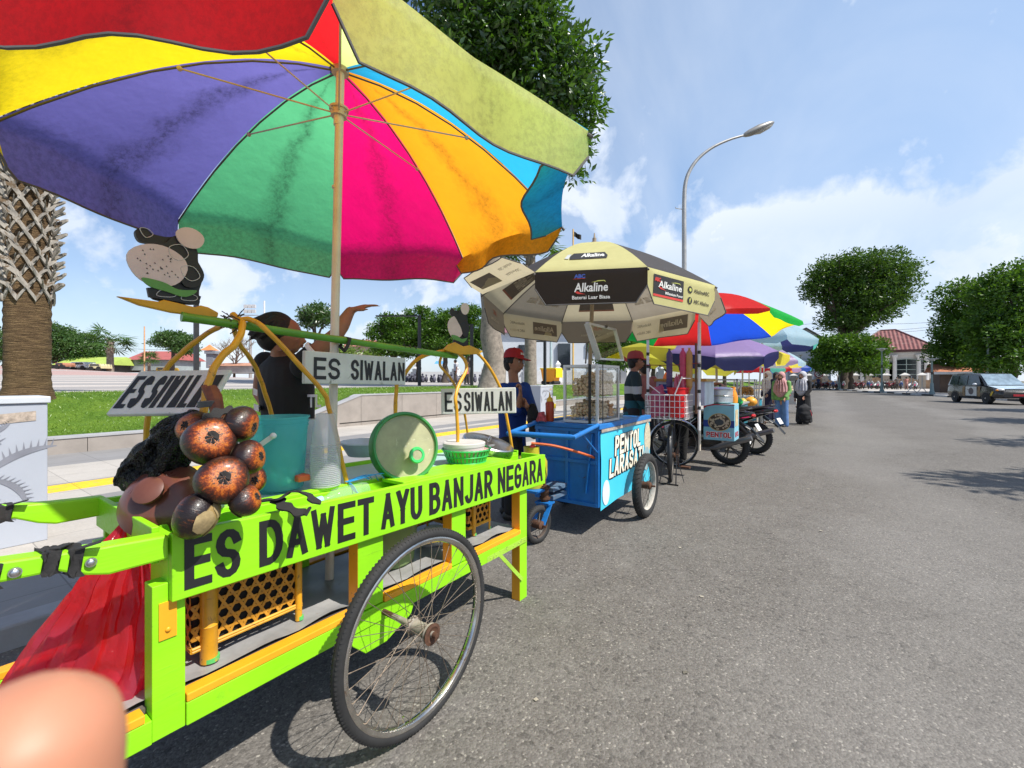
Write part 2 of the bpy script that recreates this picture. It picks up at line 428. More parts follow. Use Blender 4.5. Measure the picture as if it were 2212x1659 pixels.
# high thin cloud: noise on a plane far above
zz=T.math('ADD',T.math('MAXIMUM',sep.outputs[2],0.),.16)
cb=T.n('ShaderNodeCombineXYZ'); T.l(T.math('DIVIDE',sep.outputs[0],zz),cb.inputs[0]); T.l(T.math('DIVIDE',sep.outputs[1],zz),cb.inputs[1])
mp=T.n('ShaderNodeMapping'); mp.inputs['Rotation'].default_value=(0,0,R_(20)); mp.inputs['Scale'].default_value=(.55,1.25,1); mp.inputs['Location'].default_value=(3.1,.4,0); T.l(cb.outputs[0],mp.inputs[0])
wis=T.noise(1.0,7,.52,mp.outputs[0],.6)
wispy=T.ramp(wis.outputs[0],[(.44,0.),(.80,.6)])
# heaped cloud bank rising to the right, and puffs low on the left
n1=ray(1330,520).cross(ray(2212,262)).normalized()
if n1.z<0: n1=-n1
cum=T.noise(4.2,10,.58,dirv,.25); cf=T.math('SUBTRACT',cum.outputs[0],.5)
edge=T.math('ADD',T.math('MULTIPLY',dot(dirv,n1),-1.),T.math('MULTIPLY',cf,.36))
bank=T.ramp(edge,[(.0,0.),(.035,.85),(.09,.62),(.22,.66),(.45,.75)])
rightmask=T.ramp(dot(dirv,ray(1900,600).normalized()),[(.75,0.),(.9,1.)])
bank=T.math('MULTIPLY',bank,rightmask)
lown=T.noise(6.5,9,.56,dirv,.2)
low=T.ramp(T.math('SUBTRACT',lown.outputs[0],T.math('MULTIPLY',sep.outputs[2],.42)),[(.40,0.),(.50,.85)])
hz=T.ramp(sep.outputs[2],[(.0,.62),(.10,.38),(.34,0.)])
veil=T.ramp(dot(dirv,ray(2150,300).normalized()),[(.55,.02),(.98,.45)])
m=T.math('MAXIMUM',T.math('MAXIMUM',bank,wispy),T.math('MAXIMUM',low,hz))
ccol=T.mix(T.ramp(cum.outputs[0],[(.35,0.),(.65,1.)]),(5.7,6.6,8.1),(7.9,8.3,8.8))
skyc=T.mix(1.0,sky.outputs[0],(1.0,1.1,1.22),'MULTIPLY')
skyc=T.mix(veil,skyc,(5.2,7.1,9.8)); T.l(T.mix(m,skyc,ccol),bg.inputs[0]); T.l(bg.outputs[0],wo.inputs[0])
scene.view_settings.view_transform='Standard'; scene.view_settings.look='None'; scene.view_settings.exposure=.38; scene.view_settings.gamma=1
scene.cycles.max_bounces=8; scene.cycles.transparent_max_bounces=24; scene.cycles.caustics_reflective=False; scene.cycles.caustics_refractive=False
scene.cycles.use_denoising=True

# ============================================================ ground surfaces
def asphalt():
    t=NT('asphalt'); P=t.coord()
    vo=t.n('ShaderNodeTexVoronoi'); vo.inputs['Scale'].default_value=125; t.l(P,vo.inputs['Vector'])
    vo2=t.n('ShaderNodeTexVoronoi'); vo2.inputs['Scale'].default_value=60; t.l(P,vo2.inputs['Vector'])
    sp=t.n('ShaderNodeSeparateColor'); t.l(vo.outputs['Color'],sp.inputs[0])
    sp2=t.n('ShaderNodeSeparateColor'); t.l(vo2.outputs['Color'],sp2.inputs[0])
    st=t.ramp(sp.outputs[0],[(.0,(.125,.117,.108)),(.45,(.165,.156,.144)),(.8,(.198,.187,.173)),(.96,(.235,.222,.205)),(1.,(.40,.38,.34))])
    st=t.mix(t.ramp(sp2.outputs[1],[(.9,0.),(.95,.55)]),st,(.06,.057,.054))
    big=t.noise(.7,6,.65); mid=t.noise(5.5,5,.7)
    c=t.mix(t.ramp(big.outputs[0],[(.35,.85),(.68,0.)]),st,t.mix(1.,st,(.80,.79,.78),'MULTIPLY'))
    c=t.mix(t.ramp(mid.outputs[0],[(.5,0.),(.8,.5)]),c,(.24,.23,.215))
    # wheel-worn lighter lanes along the street
    sx=t.n('ShaderNodeSeparateXYZ'); t.l(P,sx.inputs[0]); ln=t.noise(.25,3,.5)
    wv=t.math('SINE',t.math('ADD',t.math('MULTIPLY',sx.outputs[1],1.9),t.math('MULTIPLY',ln.outputs[0],5)))
    c=t.mix(t.ramp(wv,[(.2,0.),(1.,.22)]),c,(.30,.29,.275))
    pt=t.noise(2.3,8,.8); c=t.mix(t.ramp(pt.outputs[0],[(.70,0.),(.745,.6)]),c,(.42,.41,.39))
    cr=t.n('ShaderNodeTexVoronoi',feature='DISTANCE_TO_EDGE'); cr.inputs['Scale'].default_value=.42; cn=t.noise(3,5,.7); cv=t.n('ShaderNodeVectorMath',operation='MULTIPLY_ADD'); t.l(cn.outputs['Color'],cv.inputs[0]); cv.inputs[1].default_value=(.5,.5,0); t.l(P,cv.inputs[2]); t.l(cv.outputs[0],cr.inputs['Vector'])
    cm=t.math('MULTIPLY',t.ramp(cr.outputs['Distance'],[(.0,1.),(.0045,0.)]),t.ramp(t.noise(.9,3,.5).outputs[0],[(.55,0.),(.66,.35)])); c=t.mix(cm,c,(.05,.047,.044))
    ol=t.noise(1.7,4,.55); c=t.mix(t.ramp(ol.outputs[0],[(.70,0.),(.78,.55)]),c,(.07,.065,.06))
    c=t.mix(1.,c,(.87,.855,.835),'MULTIPLY')
    gr=t.noise(150,3,.6)
    h=t.math('ADD',t.math('MULTIPLY',vo.outputs['Distance'],-1.),t.math('MULTIPLY',gr.outputs[0],.6))
    h2=t.math('MULTIPLY',vo2.outputs['Distance'],-1.2)
    nr=t.bump(t.math('ADD',h,h2),.38,.005)
    return t.done(t.bsdf(c,.82,0,.3,nr))
def paving():
    t=NT('paving'); P=t.coord(); sx=t.n('ShaderNodeSeparateXYZ'); t.l(P,sx.inputs[0])
    yy=t.math('DIVIDE',t.math('SUBTRACT',sx.outputs[1],3.3),6.8)
    b1=t.ramp(yy,[(0,0.),(.14,1.),(.30,0.),(.42,1.),(.50,0.),(.57,1.),(.79,0.),(.99,0.)],'CONSTANT')
    b2=t.ramp(yy,[(0,1.),(.20,0.),(.36,1.),(.50,0.),(.62,1.),(.66,0.),(.74,1.),(.99,1.)],'CONSTANT')
    sw=t.ramp(t.math('DIVIDE',sx.outputs[0],10.),[(0,0.),(.42,1.)],'CONSTANT')
    b=t.mix(sw,b1,b2)
    br=t.n('ShaderNodeTexBrick'); br.offset=0; br.inputs['Scale'].default_value=1; br.inputs['Brick Width'].default_value=.6; br.inputs['Row Height'].default_value=.6; br.inputs['Mortar Size'].default_value=.004
    t.l(P,br.inputs['Vector']); br.inputs['Color1'].default_value=(1,1,1,1); br.inputs['Color2'].default_value=(.9,.9,.9,1); br.inputs['Mortar'].default_value=(.55,.55,.55,1)
    n=t.noise(3,6,.7); n2=t.noise(60,4,.7)
    c=t.mix(b,(.27,.265,.265),(.50,.465,.42))
    c=t.mix(1.,c,br.outputs[0],'MULTIPLY'); c=t.mix(t.ramp(n.outputs[0],[(.4,.35),(.7,0.)]),c,t.mix(1.,c,(.7,.68,.66),'MULTIPLY'))
    c=t.mix(t.ramp(n2.outputs[0],[(.35,.25),(.65,0.)]),c,(.2,.19,.18))
    return t.done(t.bsdf(c,.75,0,.35,t.bump(n2.outputs[0],.2,.003)))
def plazamat():
    t=NT('plaza_paving'); P=t.coord(); sx=t.n('ShaderNodeSeparateXYZ'); t.l(P,sx.inputs[0])
    y=sx.outputs[1]
    wv=t.math('FRACT',t.math('MULTIPLY',y,.27))
    band=t.ramp(wv,[(0,1.),(.34,0.)],'CONSTANT')
    c=t.mix(band,(.30,.285,.275),(.52,.47,.42))
    red=t.ramp(t.math('DIVIDE',y,100.),[(0,0.),(.42,1.),(.62,0.),(.68,1.)],'CONSTANT')
    c=t.mix(t.math('MULTIPLY',red,.75),c,(.44,.25,.22))
    n=t.noise(.8,6,.7); c=t.mix(t.ramp(n.outputs[0],[(.4,.3),(.7,0.)]),c,(.3,.27,.25))
    return t.done(t.bsdf(c,.85,0,.25))
def lawnmat():
    t=NT('lawn'); n=t.noise(1.1,6,.7); n2=t.noise(40,5,.75)
    c=t.mix(t.ramp(n.outputs[0],[(.35,0.),(.65,1.)]),(.07,.16,.012),(.19,.30,.03))
    c=t.mix(t.ramp(n2.outputs[0],[(.35,.7),(.6,0.)]),c,(.03,.075,.012))
    d=t.noise(.55,5,.6); c=t.mix(t.ramp(d.outputs[0],[(.68,0.),(.76,.6)]),c,(.33,.25,.11))
    return t.done(t.bsdf(c,.9,0,.2,t.bump(n2.outputs[0],.8,.05)))
M_concrete=mat('concrete',(.40,.385,.365),.8,var=.2,scale=2.5,bump=.15,bscale=70,wear=(.25,.235,.22),wearamt=.05)
M_granite=mat('kerb_stone',(.29,.29,.30),.7,var=.25,scale=4,bump=.2,bscale=90)
M_greywall=mat('grey_stone_cladding',(.30,.265,.235),.7,var=.16,scale=3,bump=.1,bscale=50)
def st(o): return tag(o,kind='structure')

b=MB(); b.add([(-1500,-1500,-.06),(1500,-1500,-.06),(1500,1500,-.06),(-1500,1500,-.06)],[(0,1,2,3)])
st(b.build('ground',mat('bare_earth',(.16,.15,.10),.95,var=.4,scale=.4),smooth=0,org=(0,0,-.06)))
b=MB(); b.add([(-40,-120,0),(160,-120,0),(160,3.20,0),(-40,3.20,0)],[(0,1,2,3)])
st(b.build('road',asphalt(),smooth=0,org=(0,0,0)))
b=MB()
for i in range(-36,104):                                   # kerb stones, one metre each with open joints
    b.box((i+.004,3.2,-.05),(i+.996,3.36,.118+.002*random.random()))
st(b.build('kerb',M_granite,smooth=0,bevel=.012))
b=MB(); b.add([(-36,3.36,.112),(104,3.36,.112),(104,10.1,.112),(-36,10.1,.112)],[(0,1,2,3)])
st(b.build('pavement',paving(),smooth=0,org=(0,0,0)))
# yellow tactile strip: rows of ridged tiles set in the pavement
b=MB()
for i in range(-60,230):
    x=i*.4
    b.box((x+.002,6.66,.10),(x+.398,7.08,.118))
    for q in range(4): b.box((x+.02,6.70+q*.1,.118),(x+.38,6.735+q*.1,.123))
st(b.build('tactile_paving',mat('yellow_tactile',(.78,.50,.03),.7,var=.15,scale=5,wear=(.45,.34,.12),wearamt=.08),smooth=0))
# raised square behind the planter wall
def sst(t): t=max(0,min(1,t)); return t*t*(3-2*t)
def lip(x): return .375+.53*sst((x-5.57)/1.7)*(1-sst((x-15.6)/1.8))
def tz(x,y):
    z=lip(x)+(1.0-lip(x))*sst((y-10.3)/3.6)
    z+=.03*max(0,y-20)*(1-.8*sst((x-10)/25))
    return z
def sheet(xs,ys,zf):
    m=MB(); n=len(xs)
    m.v=[V((x,y,zf(x,y))) for y in ys for x in xs]
    m.f=[(j*n+i,j*n+i+1,(j+1)*n+i+1,(j+1)*n+i) for j in range(len(ys)-1) for i in range(n-1)]; m.mi=[0]*len(m.f); return m
xs=[-60+4*i for i in range(14)]+[-4+.5*i for i in range(60)]+[26+4*i for i in range(34)]
ys=[10.28+.25*i for i in range(20)]
st(sheet(xs,ys+[15.1],tz).build('lawn',lawnmat(),org=(0,0,0)))
xs2=[-80+5*i for i in range(56)]; ys2=[15.0,17,20,24,30,40,55,76,110,180]
st(sheet(xs2,ys2,lambda x,y:tz(x,y)+.012).build('plaza',plazamat(),org=(0,0,0)))
# low planter wall rising to a bench-high wall
wall=thing('planter_wall','grey stone planter wall that steps up from kerb height, along the lawn','wall',(6,10.1,.11))
prof=[(-36,.385),(5.57,.385),(7.24,.93),(15.6,.93),(17.4,.385),(100,.385)]
b=MB(); bt=MB()
for (x0,z0),(x1,z1) in zip(prof,prof[1:]):
    k=max(1,int((x1-x0)/1.2)) if z0==z1 else 1
    for i in range(k):
        a=x0+(x1-x0)*i/k; c=x0+(x1-x0)*(i+1)/k; za=z0+(z1-z0)*i/k; zc=z0+(z1-z0)*(i+1)/k
        b.hexa([(a+.004,10.05,.06),(c-.004,10.05,.06),(c-.004,10.30,.06),(a+.004,10.30,.06),(a+.004,10.05,za-.03),(c-.004,10.05,zc-.03),(c-.004,10.30,zc-.03),(a+.004,10.30,za-.03)])
        bt.hexa([(a,10.035,za-.03),(c,10.035,zc-.03),(c,10.36,zc-.03),(a,10.36,za-.03),(a,10.035,za),(c,10.035,zc),(c,10.36,zc),(a,10.36,za)])
b.build('cladding',M_greywall,wall,smooth=0); bt.build('coping',mat('coping_stone',(.36,.36,.37),.65,var=.15,scale=3),wall,smooth=0)
b=MB(); b.box((6.6,10.046,.19),(12.2,10.049,.215)); b.build('light_slot',mat('dark_slot',(.03,.025,.02),.8),wall,smooth=0)
# grass
gx=NPR.uniform(-5,24,70000); gy=10.36+4.6*NPR.uniform(0,1,70000)**1.2
gc=np.stack([gx,gy,np.array([tz(a,c) for a,c in zip(gx,gy)])],1)
g=leaves('grass',gc,1,.055,leafmat('grass_blade',(.085,.19,.012),(.22,.36,.035),.06,.3),asp=.16,spread=.3,up=1.2,org=(6,12,.4))
tag(g,'short bright green grass of the lawn behind the planter wall','grass',kind='stuff')
# far pavement across the road bend with painted kerb
FK=[(30,-13.5),(40,-10.2),(47.7,-8.0),(53.9,-6.6),(62,-4.6),(72,-2.2),(84,.6),(96,2.6)]
b=MB(); top=[(x,y,.13) for x,y in FK]+[(165,3.0,.13),(165,-90,.13),(60,-60,.13),(40,-30,.13)]
b.add(top,[tuple(range(len(top)))]); st(b.build('far_pavement',mat('pale_concrete_paving',(.46,.43,.40),.85,var=.2,scale=1.2),smooth=0,org=(60,-10,0)))
b=MB(); b.m=0; j=0
for (x0,y0),(x1,y1) in zip(FK,FK[1:]):
    L=math.hypot(x1-x0,y1-y0); n=max(1,int(L/1.6))
    for i in range(n):
        p=V((x0+(x1-x0)*i/n,y0+(y1-y0)*i/n,.045)); q=V((x0+(x1-x0)*(i+1)/n,y0+(y1-y0)*(i+1)/n,.045))
        b.m=j%2; j+=1; b.bar(p,q,.22,.19)
st(b.build('far_kerb',[mat('kerb_black',(.05,.05,.05),.8),mat('kerb_white',(.62,.61,.58),.8)],smooth=0))
# ============================================================ the lime green food cart
def limepaint():
    t=NT('lime_paint'); P=t.coord(); mp=t.n('ShaderNodeMapping'); mp.inputs['Scale'].default_value=(2.5,30,30); t.l(P,mp.inputs[0]); gr=t.noise(2.4,5,.65,mp.outputs[0],.3); big=t.noise(2.2,5,.6); ch=t.noise(38,4,.7); gm=t.noise(6,7,.75)
    c=t.mix(t.ramp(big.outputs[0],[(.3,0.),(.7,1.)]),(.225,.60,.006),(.30,.72,.010))
    c=t.mix(t.ramp(gm.outputs[0],[(.60,0.),(.74,.55)]),c,(.13,.27,.02))
    c=t.mix(t.ramp(gr.outputs[0],[(.64,0.),(.70,.5)]),c,(.15,.36,.01))
    c=t.mix(t.ramp(ch.outputs[0],[(.735,0.),(.75,.85)]),c,(.10,.085,.04))
    return t.done(t.bsdf(c,t.ramp(gr.outputs[0],[(.3,.34),(.7,.55)]),0,.5,t.bump(gr.outputs[0],.22,.004)))
M_green=limepaint()
M_greenold=mat('lime_paint_worn',(.33,.58,.05),.5,var=.2,scale=6,bump=.15,bscale=40,wear=(.20,.17,.08),wearamt=.09,wscale=24)
M_orange=mat('orange_paint',(.80,.36,.015),.42,var=.12,scale=5,bump=.08,wear=(.35,.18,.03),wearamt=.02,wscale=20)
M_aqua=mat('pale_turquoise_paint',(.36,.55,.52),.5,var=.12,scale=4,wear=(.2,.28,.22),wearamt=.02)
M_black=mat('black_paint',(.012,.012,.013),.5,var=.3,wear=(.06,.08,.03),wearamt=.0,wscale=40)
M_tape=mat('black_rubber_strap',(.022,.021,.021),.65,var=.4,scale=30,bump=.5,bscale=45)
M_vinyl=mat('marbled_vinyl',(.33,.325,.32),.4,var=.35,scale=5,wear=(.20,.13,.06),wearamt=.04,wscale=5)
M_bamboo=mat('yellow_bamboo',(.66,.33,.015),.4,var=.3,scale=7,wear=(.16,.09,.02),wearamt=.07,wscale=16)
M_gbamboo=mat('green_bamboo',(.10,.30,.02),.4,var=.35,scale=6,wear=(.30,.32,.08),wearamt=.03,wscale=12)
M_tyre=mat('tyre_rubber',(.022,.022,.022),.75,var=.4,scale=12,bump=.2,wear=(.08,.07,.06),wearamt=.02)
M_chrome=mat('worn_chrome',(.62,.60,.57),.22,metal=1,var=.2,scale=14,wear=(.30,.17,.09),wearamt=.06,wscale=14)
M_rust=mat('rusty_steel',(.115,.055,.032),.75,metal=.3,var=.5,scale=20,bump=.4,bscale=60)
M_steel=mat('brushed_steel',(.62,.62,.62),.28,metal=1,var=.12)
M_dsteel=mat('dark_steel',(.12,.11,.10),.45,metal=.8,var=.3)
def zt(x): return .885-.0262*(x-.437)     # the table falls slightly towards the far end
cart=thing('food_cart','lime green wooden push cart lettered ES DAWET AYU BANJAR NEGARA on its front board','cart',(1.3,1.75,0))
def plank(name,x0,x1,y0,y1,h0,h1,m,par=cart,bev=.003):   # heights measured from the sloping table line
    b=MB(); b.hexa([(x0,y0,zt(x0)+h0),(x1,y0,zt(x1)+h0),(x1,y1,zt(x1)+h0),(x0,y1,zt(x0)+h0),(x0,y0,zt(x0)+h1),(x1,y0,zt(x1)+h1),(x1,y1,zt(x1)+h1),(x0,y1,zt(x0)+h1)])
    return b.build(name,m,par,smooth=0,bevel=bev)
fb=plank('front_board',.437,2.382,1.43,1.455,-.183,0,M_green)
exb=V((1,0,-.0262)).normalized(); ezb=V((0,0,1))
def onboard(s,u0,v0,u1,v1,top0,top1):   # text between two columns of the board
    x0=PY(u0,v0,1.43).x; x1=PY(u1,v1,1.43).x
    brushtext('letters',s,M_black,(x0,1.43,zt(x0)-.160),exb,ezb,x1-x0,.142,fb,stroke=.165,gap=.2)
onboard('ES',398,1230,520,1200,0,0); onboard('DAWET',560,1190,808,1120,0,0)
onboard('AYU',823,1110,912,1085,0,0); onboard('BANJAR',927,1090,1064,1050,0,0); onboard('NEGARA',1075,1045,1172,1010,0,0)
plank('tray_floor',.46,2.33,1.457,1.60,-.16,-.14,M_green)
plank('tray_end',.437,.457,1.457,1.60,-.183,-.012,M_green); plank('tray_end',2.36,2.382,1.457,1.60,-.183,-.002,M_green)
plank('inner_board',.46,2.33,1.60,1.618,-.15,-.012,M_green)
plank('tray_cover',1.26,2.06,1.456,1.60,-.012,.004,M_green)
plank('tabletop',.43,2.34,1.62,2.04,-.045,-.014,[M_aqua]); plank('table_edge',.60,2.34,1.618,1.655,-.014,.0,M_green)
plank('side_rail',.43,2.34,2.04,2.062,-.16,.004,M_green); plank('end_rail',.412,.43,1.50,2.062,-.09,.012,M_green); plank('end_rail',2.345,2.36,1.62,2.062,-.16,.012,M_green)
def post(x0,x1,y0,z0,z1,d=.06,side=1):
    b=MB(); b.m=0; b.add([(x0,y0,z0),(x1,y0,z0),(x1,y0,z1),(x0,y0,z1),(x0,y0+d,z0),(x1,y0+d,z0),(x1,y0+d,z1),(x0,y0+d,z1)],[(0,1,2,3)])
    b.mi[-1]=0; o=len(b.v)-8; b.f+=[[o+i for i in f] for f in ((0,3,7,4),(1,5,6,2),(5,4,7,6),(3,2,6,7),(0,4,5,1))]; b.mi+=[side,1,1,0,0]
    return b.build('post',[M_green,M_orange],cart,smooth=0,bevel=.002)
for y0 in (1.456,2.0):
    post(.401,.476,y0,.335,.75,side=0); post(1.034,1.153,y0,.405,.74); post(1.556,1.657,y0,.405,.73)
for y0 in (1.456,2.0):
    b=MB(); y1=y0+.06
    b.m=0; b.box((2.137,y0,0),(2.212,y1,.72)); b.mi[-1]=1
    b.build('leg',[M_green,M_orange],cart,smooth=0,bevel=.003)
for y0,y1 in ((1.450,1.495),(2.015,2.06)):
    b=MB(); b.box((.16,y0,.335),(.40,y1,.40)); b.box((.477,y0,.335),(2.136,y1,.40)); b.build('bottom_rail',M_green,cart,smooth=0,bevel=.003)
    b=MB(); b.box((.16,y0-.001,.4005),(.385,y1,.424)); b.box((.478,y0-.001,.4005),(1.03,y1,.424)); b.box((1.157,y0-.001,.4005),(1.552,y1,.424)); b.box((1.661,y0-.001,.4005),(2.135,y1,.424))
    b.build('shelf_edge',M_orange,cart,smooth=0,bevel=.003)
b=MB()
for i in range(5): b.box((.2,1.50+i*.103,.398),(2.2,1.60+i*.103,.412))
b.build('shelf',mat('weathered_plank',(.12,.10,.085),.8,var=.4,scale=9,bump=.3),cart,smooth=0)
# vinyl sheet on the shelf, slightly wavy
b=MB(); nx,ny=46,10
b.v=[V((.30+1.88*i/nx,1.506+.49*j/ny,.419+.004*sin(i*.9+j)*cos(i*.37)+(.012*(1-j/ny)*abs(sin(i*.5)) if j==0 else 0))) for j in range(ny+1) for i in range(nx+1)]
b.f=[(j*(nx+1)+i,j*(nx+1)+i+1,(j+1)*(nx+1)+i+1,(j+1)*(nx+1)+i) for j in range(ny) for i in range(nx)]; b.mi=[0]*len(b.f)
b.build('vinyl_sheet',M_vinyl,cart)
for y0 in (1.455,2.03):
    b=MB(); b.prism([(1.0,.335),(1.32,.335),(1.30,.29),(1.17,.235),(1.07,.235),(1.0,.30)],(0,y0+.03,0),(1,0,0),(0,0,1),.03); b.build('axle_bracket',M_green,cart,smooth=0,bevel=.003)
b=MB(); b.bar((1.82,1.452,.352),(2.20,1.452,.352),.006,.03); b.bar((1.93,1.451,.345),(2.155,1.451,.125),.005,.022)
for x in (1.85,1.9,2.0,2.06,2.12,2.18): b.sph((x,1.449,.352),(.005,.003,.005),8,5)
b.build('brace',M_greenold,cart,smooth=30)
b=MB(); b.box((.415,1.452,.60),(.455,1.456,.70)); b.sph((.435,1.450,.625),(.007,.004,.007),8,5); b.build('hinge_plate',M_orange,cart)
# handles
def handle(y0,y1,zoff,pts,name='handle'):
    b=MB(); b.prism([(x,z+zoff) for x,z in pts],(0,y1,0),(1,0,0),(0,0,1),y1-y0); return b.build(name,M_green,cart,smooth=0,bevel=.006)
hp=[(.43,.822),(.43,.886),(.30,.895),(.13,.914),(-.22,.93),(-.24,.925),(-.24,.885),(-.20,.880),(.13,.868),(.22,.862),(.27,.835),(.31,.822)]
h1=handle(1.432,1.486,0,hp); h2=handle(2.03,2.075,.012,hp)
b=MB()
for x,z in ((.276,.866),(.155,.885)):
    b=MB(); b.cyl((x,1.432,z),(x,1.424,z),.011,14); b.sph((x,1.424,z),(.009,.006,.009),12,6); b.build('bolt',M_steel,h1)
def wrap(x0,x1,y0,y1,z0,z1,par,n=3,tail=False):
    b=MB(); m=9; rs=[]
    for i in range(m):
        x=x0+(x1-x0)*i/(m-1); e=.003+.0035*abs(sin(i*2.3+x*40)); dz=(x-x0)*-.05
        c=[(y0-e,z0-e),(y1+e,z0-e),(y1+e,z1+e),(y0-e,z1+e)]; ring=[]
        for q in range(4):
            p,r=c[q],c[(q+1)%4]
            for s in range(5):
                t=s/5; ring.append((x+.004*sin(q*2+s+i),p[0]+(r[0]-p[0])*t+.0015*sin(i*3+s*2),p[1]+(r[1]-p[1])*t+dz+.0015*cos(i*2.1+s)))
        rs.append(ring)
    b.rings(rs)
    if tail: b.bar((x1-.01,y0-.004,z1+.004),(x1+.03,y0-.02,z1+.014),.018,.003); b.bar((x0+.01,y1,z1+.006),(x0-.02,y0+.01,z1+.012),.02,.003)
    return b.build('grip_tape',M_tape,par)
wrap(.195,.224,1.432,1.486,.864,.906,h1); wrap(.238,.262,1.432,1.486,.845,.901,h1,tail=True); wrap(-.02,.135,1.432,1.486,.872,.912,h1)
wrap(.165,.215,2.03,2.075,.876,.916,h2,tail=True)
# wheels: tyre, rim, spokes, hub
def cart_wheel(cx,cy,cz,par,R=.367,face=-1):
    Mx=Matrix(((1,0,0),(0,0,1),(0,-1,0)))     # lathe axis -> -Y... (x, z, -y)
    c=V((cx,cy,cz)); n=72
    b=MB(); tr=.0195; rs=[]
    for j in range(n):
        a=2*PI*j/n; e=V((cos(a),0,sin(a)))
        rs.append([c+e*(R-tr+tr*cos(q*PI/7))+V((0,tr*1.02*sin(q*PI/7),0)) for q in range(14)])
    b.rings(rs,closed=True)
    for j in range(150):                     # shoulder tread blocks
        a=2*PI*j/150; e=V((cos(a),0,sin(a))); t=V((-sin(a),0,cos(a)))
        for s in (-1,1):
            o=c+e*(R-.007)+V((0,s*.0165,0)); b.bar(o-e*.006,o+e*.005+V((0,-s*.006,0)),.0045,.007,t)
    ty=b.build('tyre',M_tyre,par)
    b=MB(); pr=[(R-.036,-.0135),(R-.031,-.0165),(R-.036,-.0185),(R-.047,-.015),(R-.053,-.006),(R-.053,.006),(R-.047,.015),(R-.036,.0185),(R-.031,.0165),(R-.036,.0135)]
    b.lathe([(r,z) for r,z in pr],c,n,Mx,closed=True); b.cyl(c+V((-.08,0,-(R-.058))),c+V((-.085,0,-(R-.09))),.004,8); b.build('rim',M_chrome,par)
    b=MB(); rr=R-.052
    for j in range(36):
        s=1 if j%2 else -1; a=2*PI*j/36; d=(1 if (j//2)%2 else -1)*R_(62); h=V((cos(a+d),0,sin(a+d)))*.026+V((0,s*.036,0))
        e=V((cos(a),0,sin(a)))*rr; b.tube([c+h,c+e],.00125,5); b.tube([c+e*.95+h*.05,c+e],.0021,5)
    b.build('spokes',mat('rusty_spoke',(.28,.22,.17),.5,metal=.7,var=.4,scale=30),par)
    b=MB(); b.lathe([(.010,-.078),(.012,-.056),(.034,-.055),(.036,-.046),(.030,-.040),(.024,-.036),(.024,.034),(.032,.038),(.034,.046),(.012,.052),(.010,.20*(1 if face<0 else 1))],c,20,Mx)
    b.build('hub',[mat('painted_hub',(.30,.27,.22),.6,var=.4,scale=25,wear=(.16,.07,.035),wearamt=.1,wscale=30)],par)
    b=MB(); y=-.056 if face<0 else .056
    b.lathe([(.037,y),(.039,y-.006),(.028,y-.009),(.020,y-.004),(.011,y-.004),(.011,y-.03),(.007,y-.032)],c,18,Mx); b.sph(c+V((0,.058*-1*-1 if face>0 else -.082,0)),(.006,.008,.006),8,5)
    b.build('axle_nut',M_rust,par)
    return ty
for nm,cy,f in (('wheel',1.234,-1),('wheel',2.28,1)):
    wo_=bpy.data.objects.new(nm,None); COL.objects.link(wo_); wo_.parent=cart; OFF[wo_.name]=OFF['food_cart']; cart_wheel(1.15,cy,.367,wo_,face=f)
b=MB(); b.cyl((1.15,1.29,.367),(1.15,2.24,.367),.011,10); b.build('axle',M_rust,cart)
# yellow bamboo hoops tied at the top, and the green carrying pole
APX=PY(503,697,1.78); APX2=PY(962,757,1.78)
def leg(*p,r=.0095,wob=.0012):
    q=bez([V(a) for a in p],7); return MB().tube([a+V((wob*sin(i*1.3),wob*cos(i*.7),0)) for i,a in enumerate(q)],[r*(1+.08*(i%6==0)) for i in range(len(q))],9).build('bamboo_hoop',M_bamboo,cart)
leg(APX,PY(540,690,1.74),PY(585,723,1.70),PY(690,838,1.655),PY(712,885,1.645),PY(750,1047,1.63))
leg(PY(503,680,1.80),PY(524,702,1.74),PY(510,740,1.70),PY(471,780,1.67),PY(447,840,1.65),PY(437,925,1.63),r=.012)
leg(APX,PY(462,712,1.88),PY(400,756,1.96),PY(352,806,2.0),PY(325,860,2.01),PY(315,958,2.02))
leg(APX,PY(515,738,1.88),PY(548,786,1.97),PY(566,830,2.0),PY(590,905,2.02))
leg(APX2,PY(985,758,1.74),PY(1008,792,1.70),PY(985,850,1.66),PY(988,905,1.65),PY(989,1000,1.65))
leg(APX2,PY(1030,762,1.75),PY(1078,832,1.70),PY(1092,890,1.68),PY(1108,975,1.66))
leg(APX2,PY(905,774,1.88),PY(864,822,1.98),PY(856,845,2.0),PY(853,930,2.02),r=.011)
leg(APX2,PY(950,786,1.85),PY(975,820,1.92),PY(998,868,1.98),PY(1012,945,2.02),r=.008)
b=MB(); q=bez([PY(392,684,1.775),PY(503,700,1.765),PY(740,735,1.755),PY(965,767,1.765),PY(985,770,1.765)],8)
b.tube(q,[.0155 if i%8 else .0175 for i in range(len(q))],12); b.build('carrying_pole',M_gbamboo,cart)
b=MB()
for i in range(26):                           # fibre knot round the crossing
    a=i*.7; p=APX+V((.022*cos(a),.022*sin(a),.05*(i/26-.5))); b.tube([p,p+V((.025*cos(a+1.3),.025*sin(a+1.3),random.uniform(-.02,.02)))],.0022,5)
for i in range(7):
    b.tube([APX+V((random.uniform(-.02,.02),0,.02)),APX+V((random.uniform(-.05,.05),random.uniform(-.03,.03),random.uniform(.02,.07)))],.0016,5)
b.build('fibre_knot',mat('dark_palm_fibre',(.05,.04,.03),.9),cart)
b=MB()
for i in range(18): 
    a=i*.8; p=PY(870+1.5*i,750+a*.4,1.765); b.tube([p+V((0,-.02*cos(a),.02*sin(a))),p+V((.008,-.02*cos(a+1.6),.02*sin(a+1.6)))],.002,5)
b.build('cord_lashing',M_tape,cart)
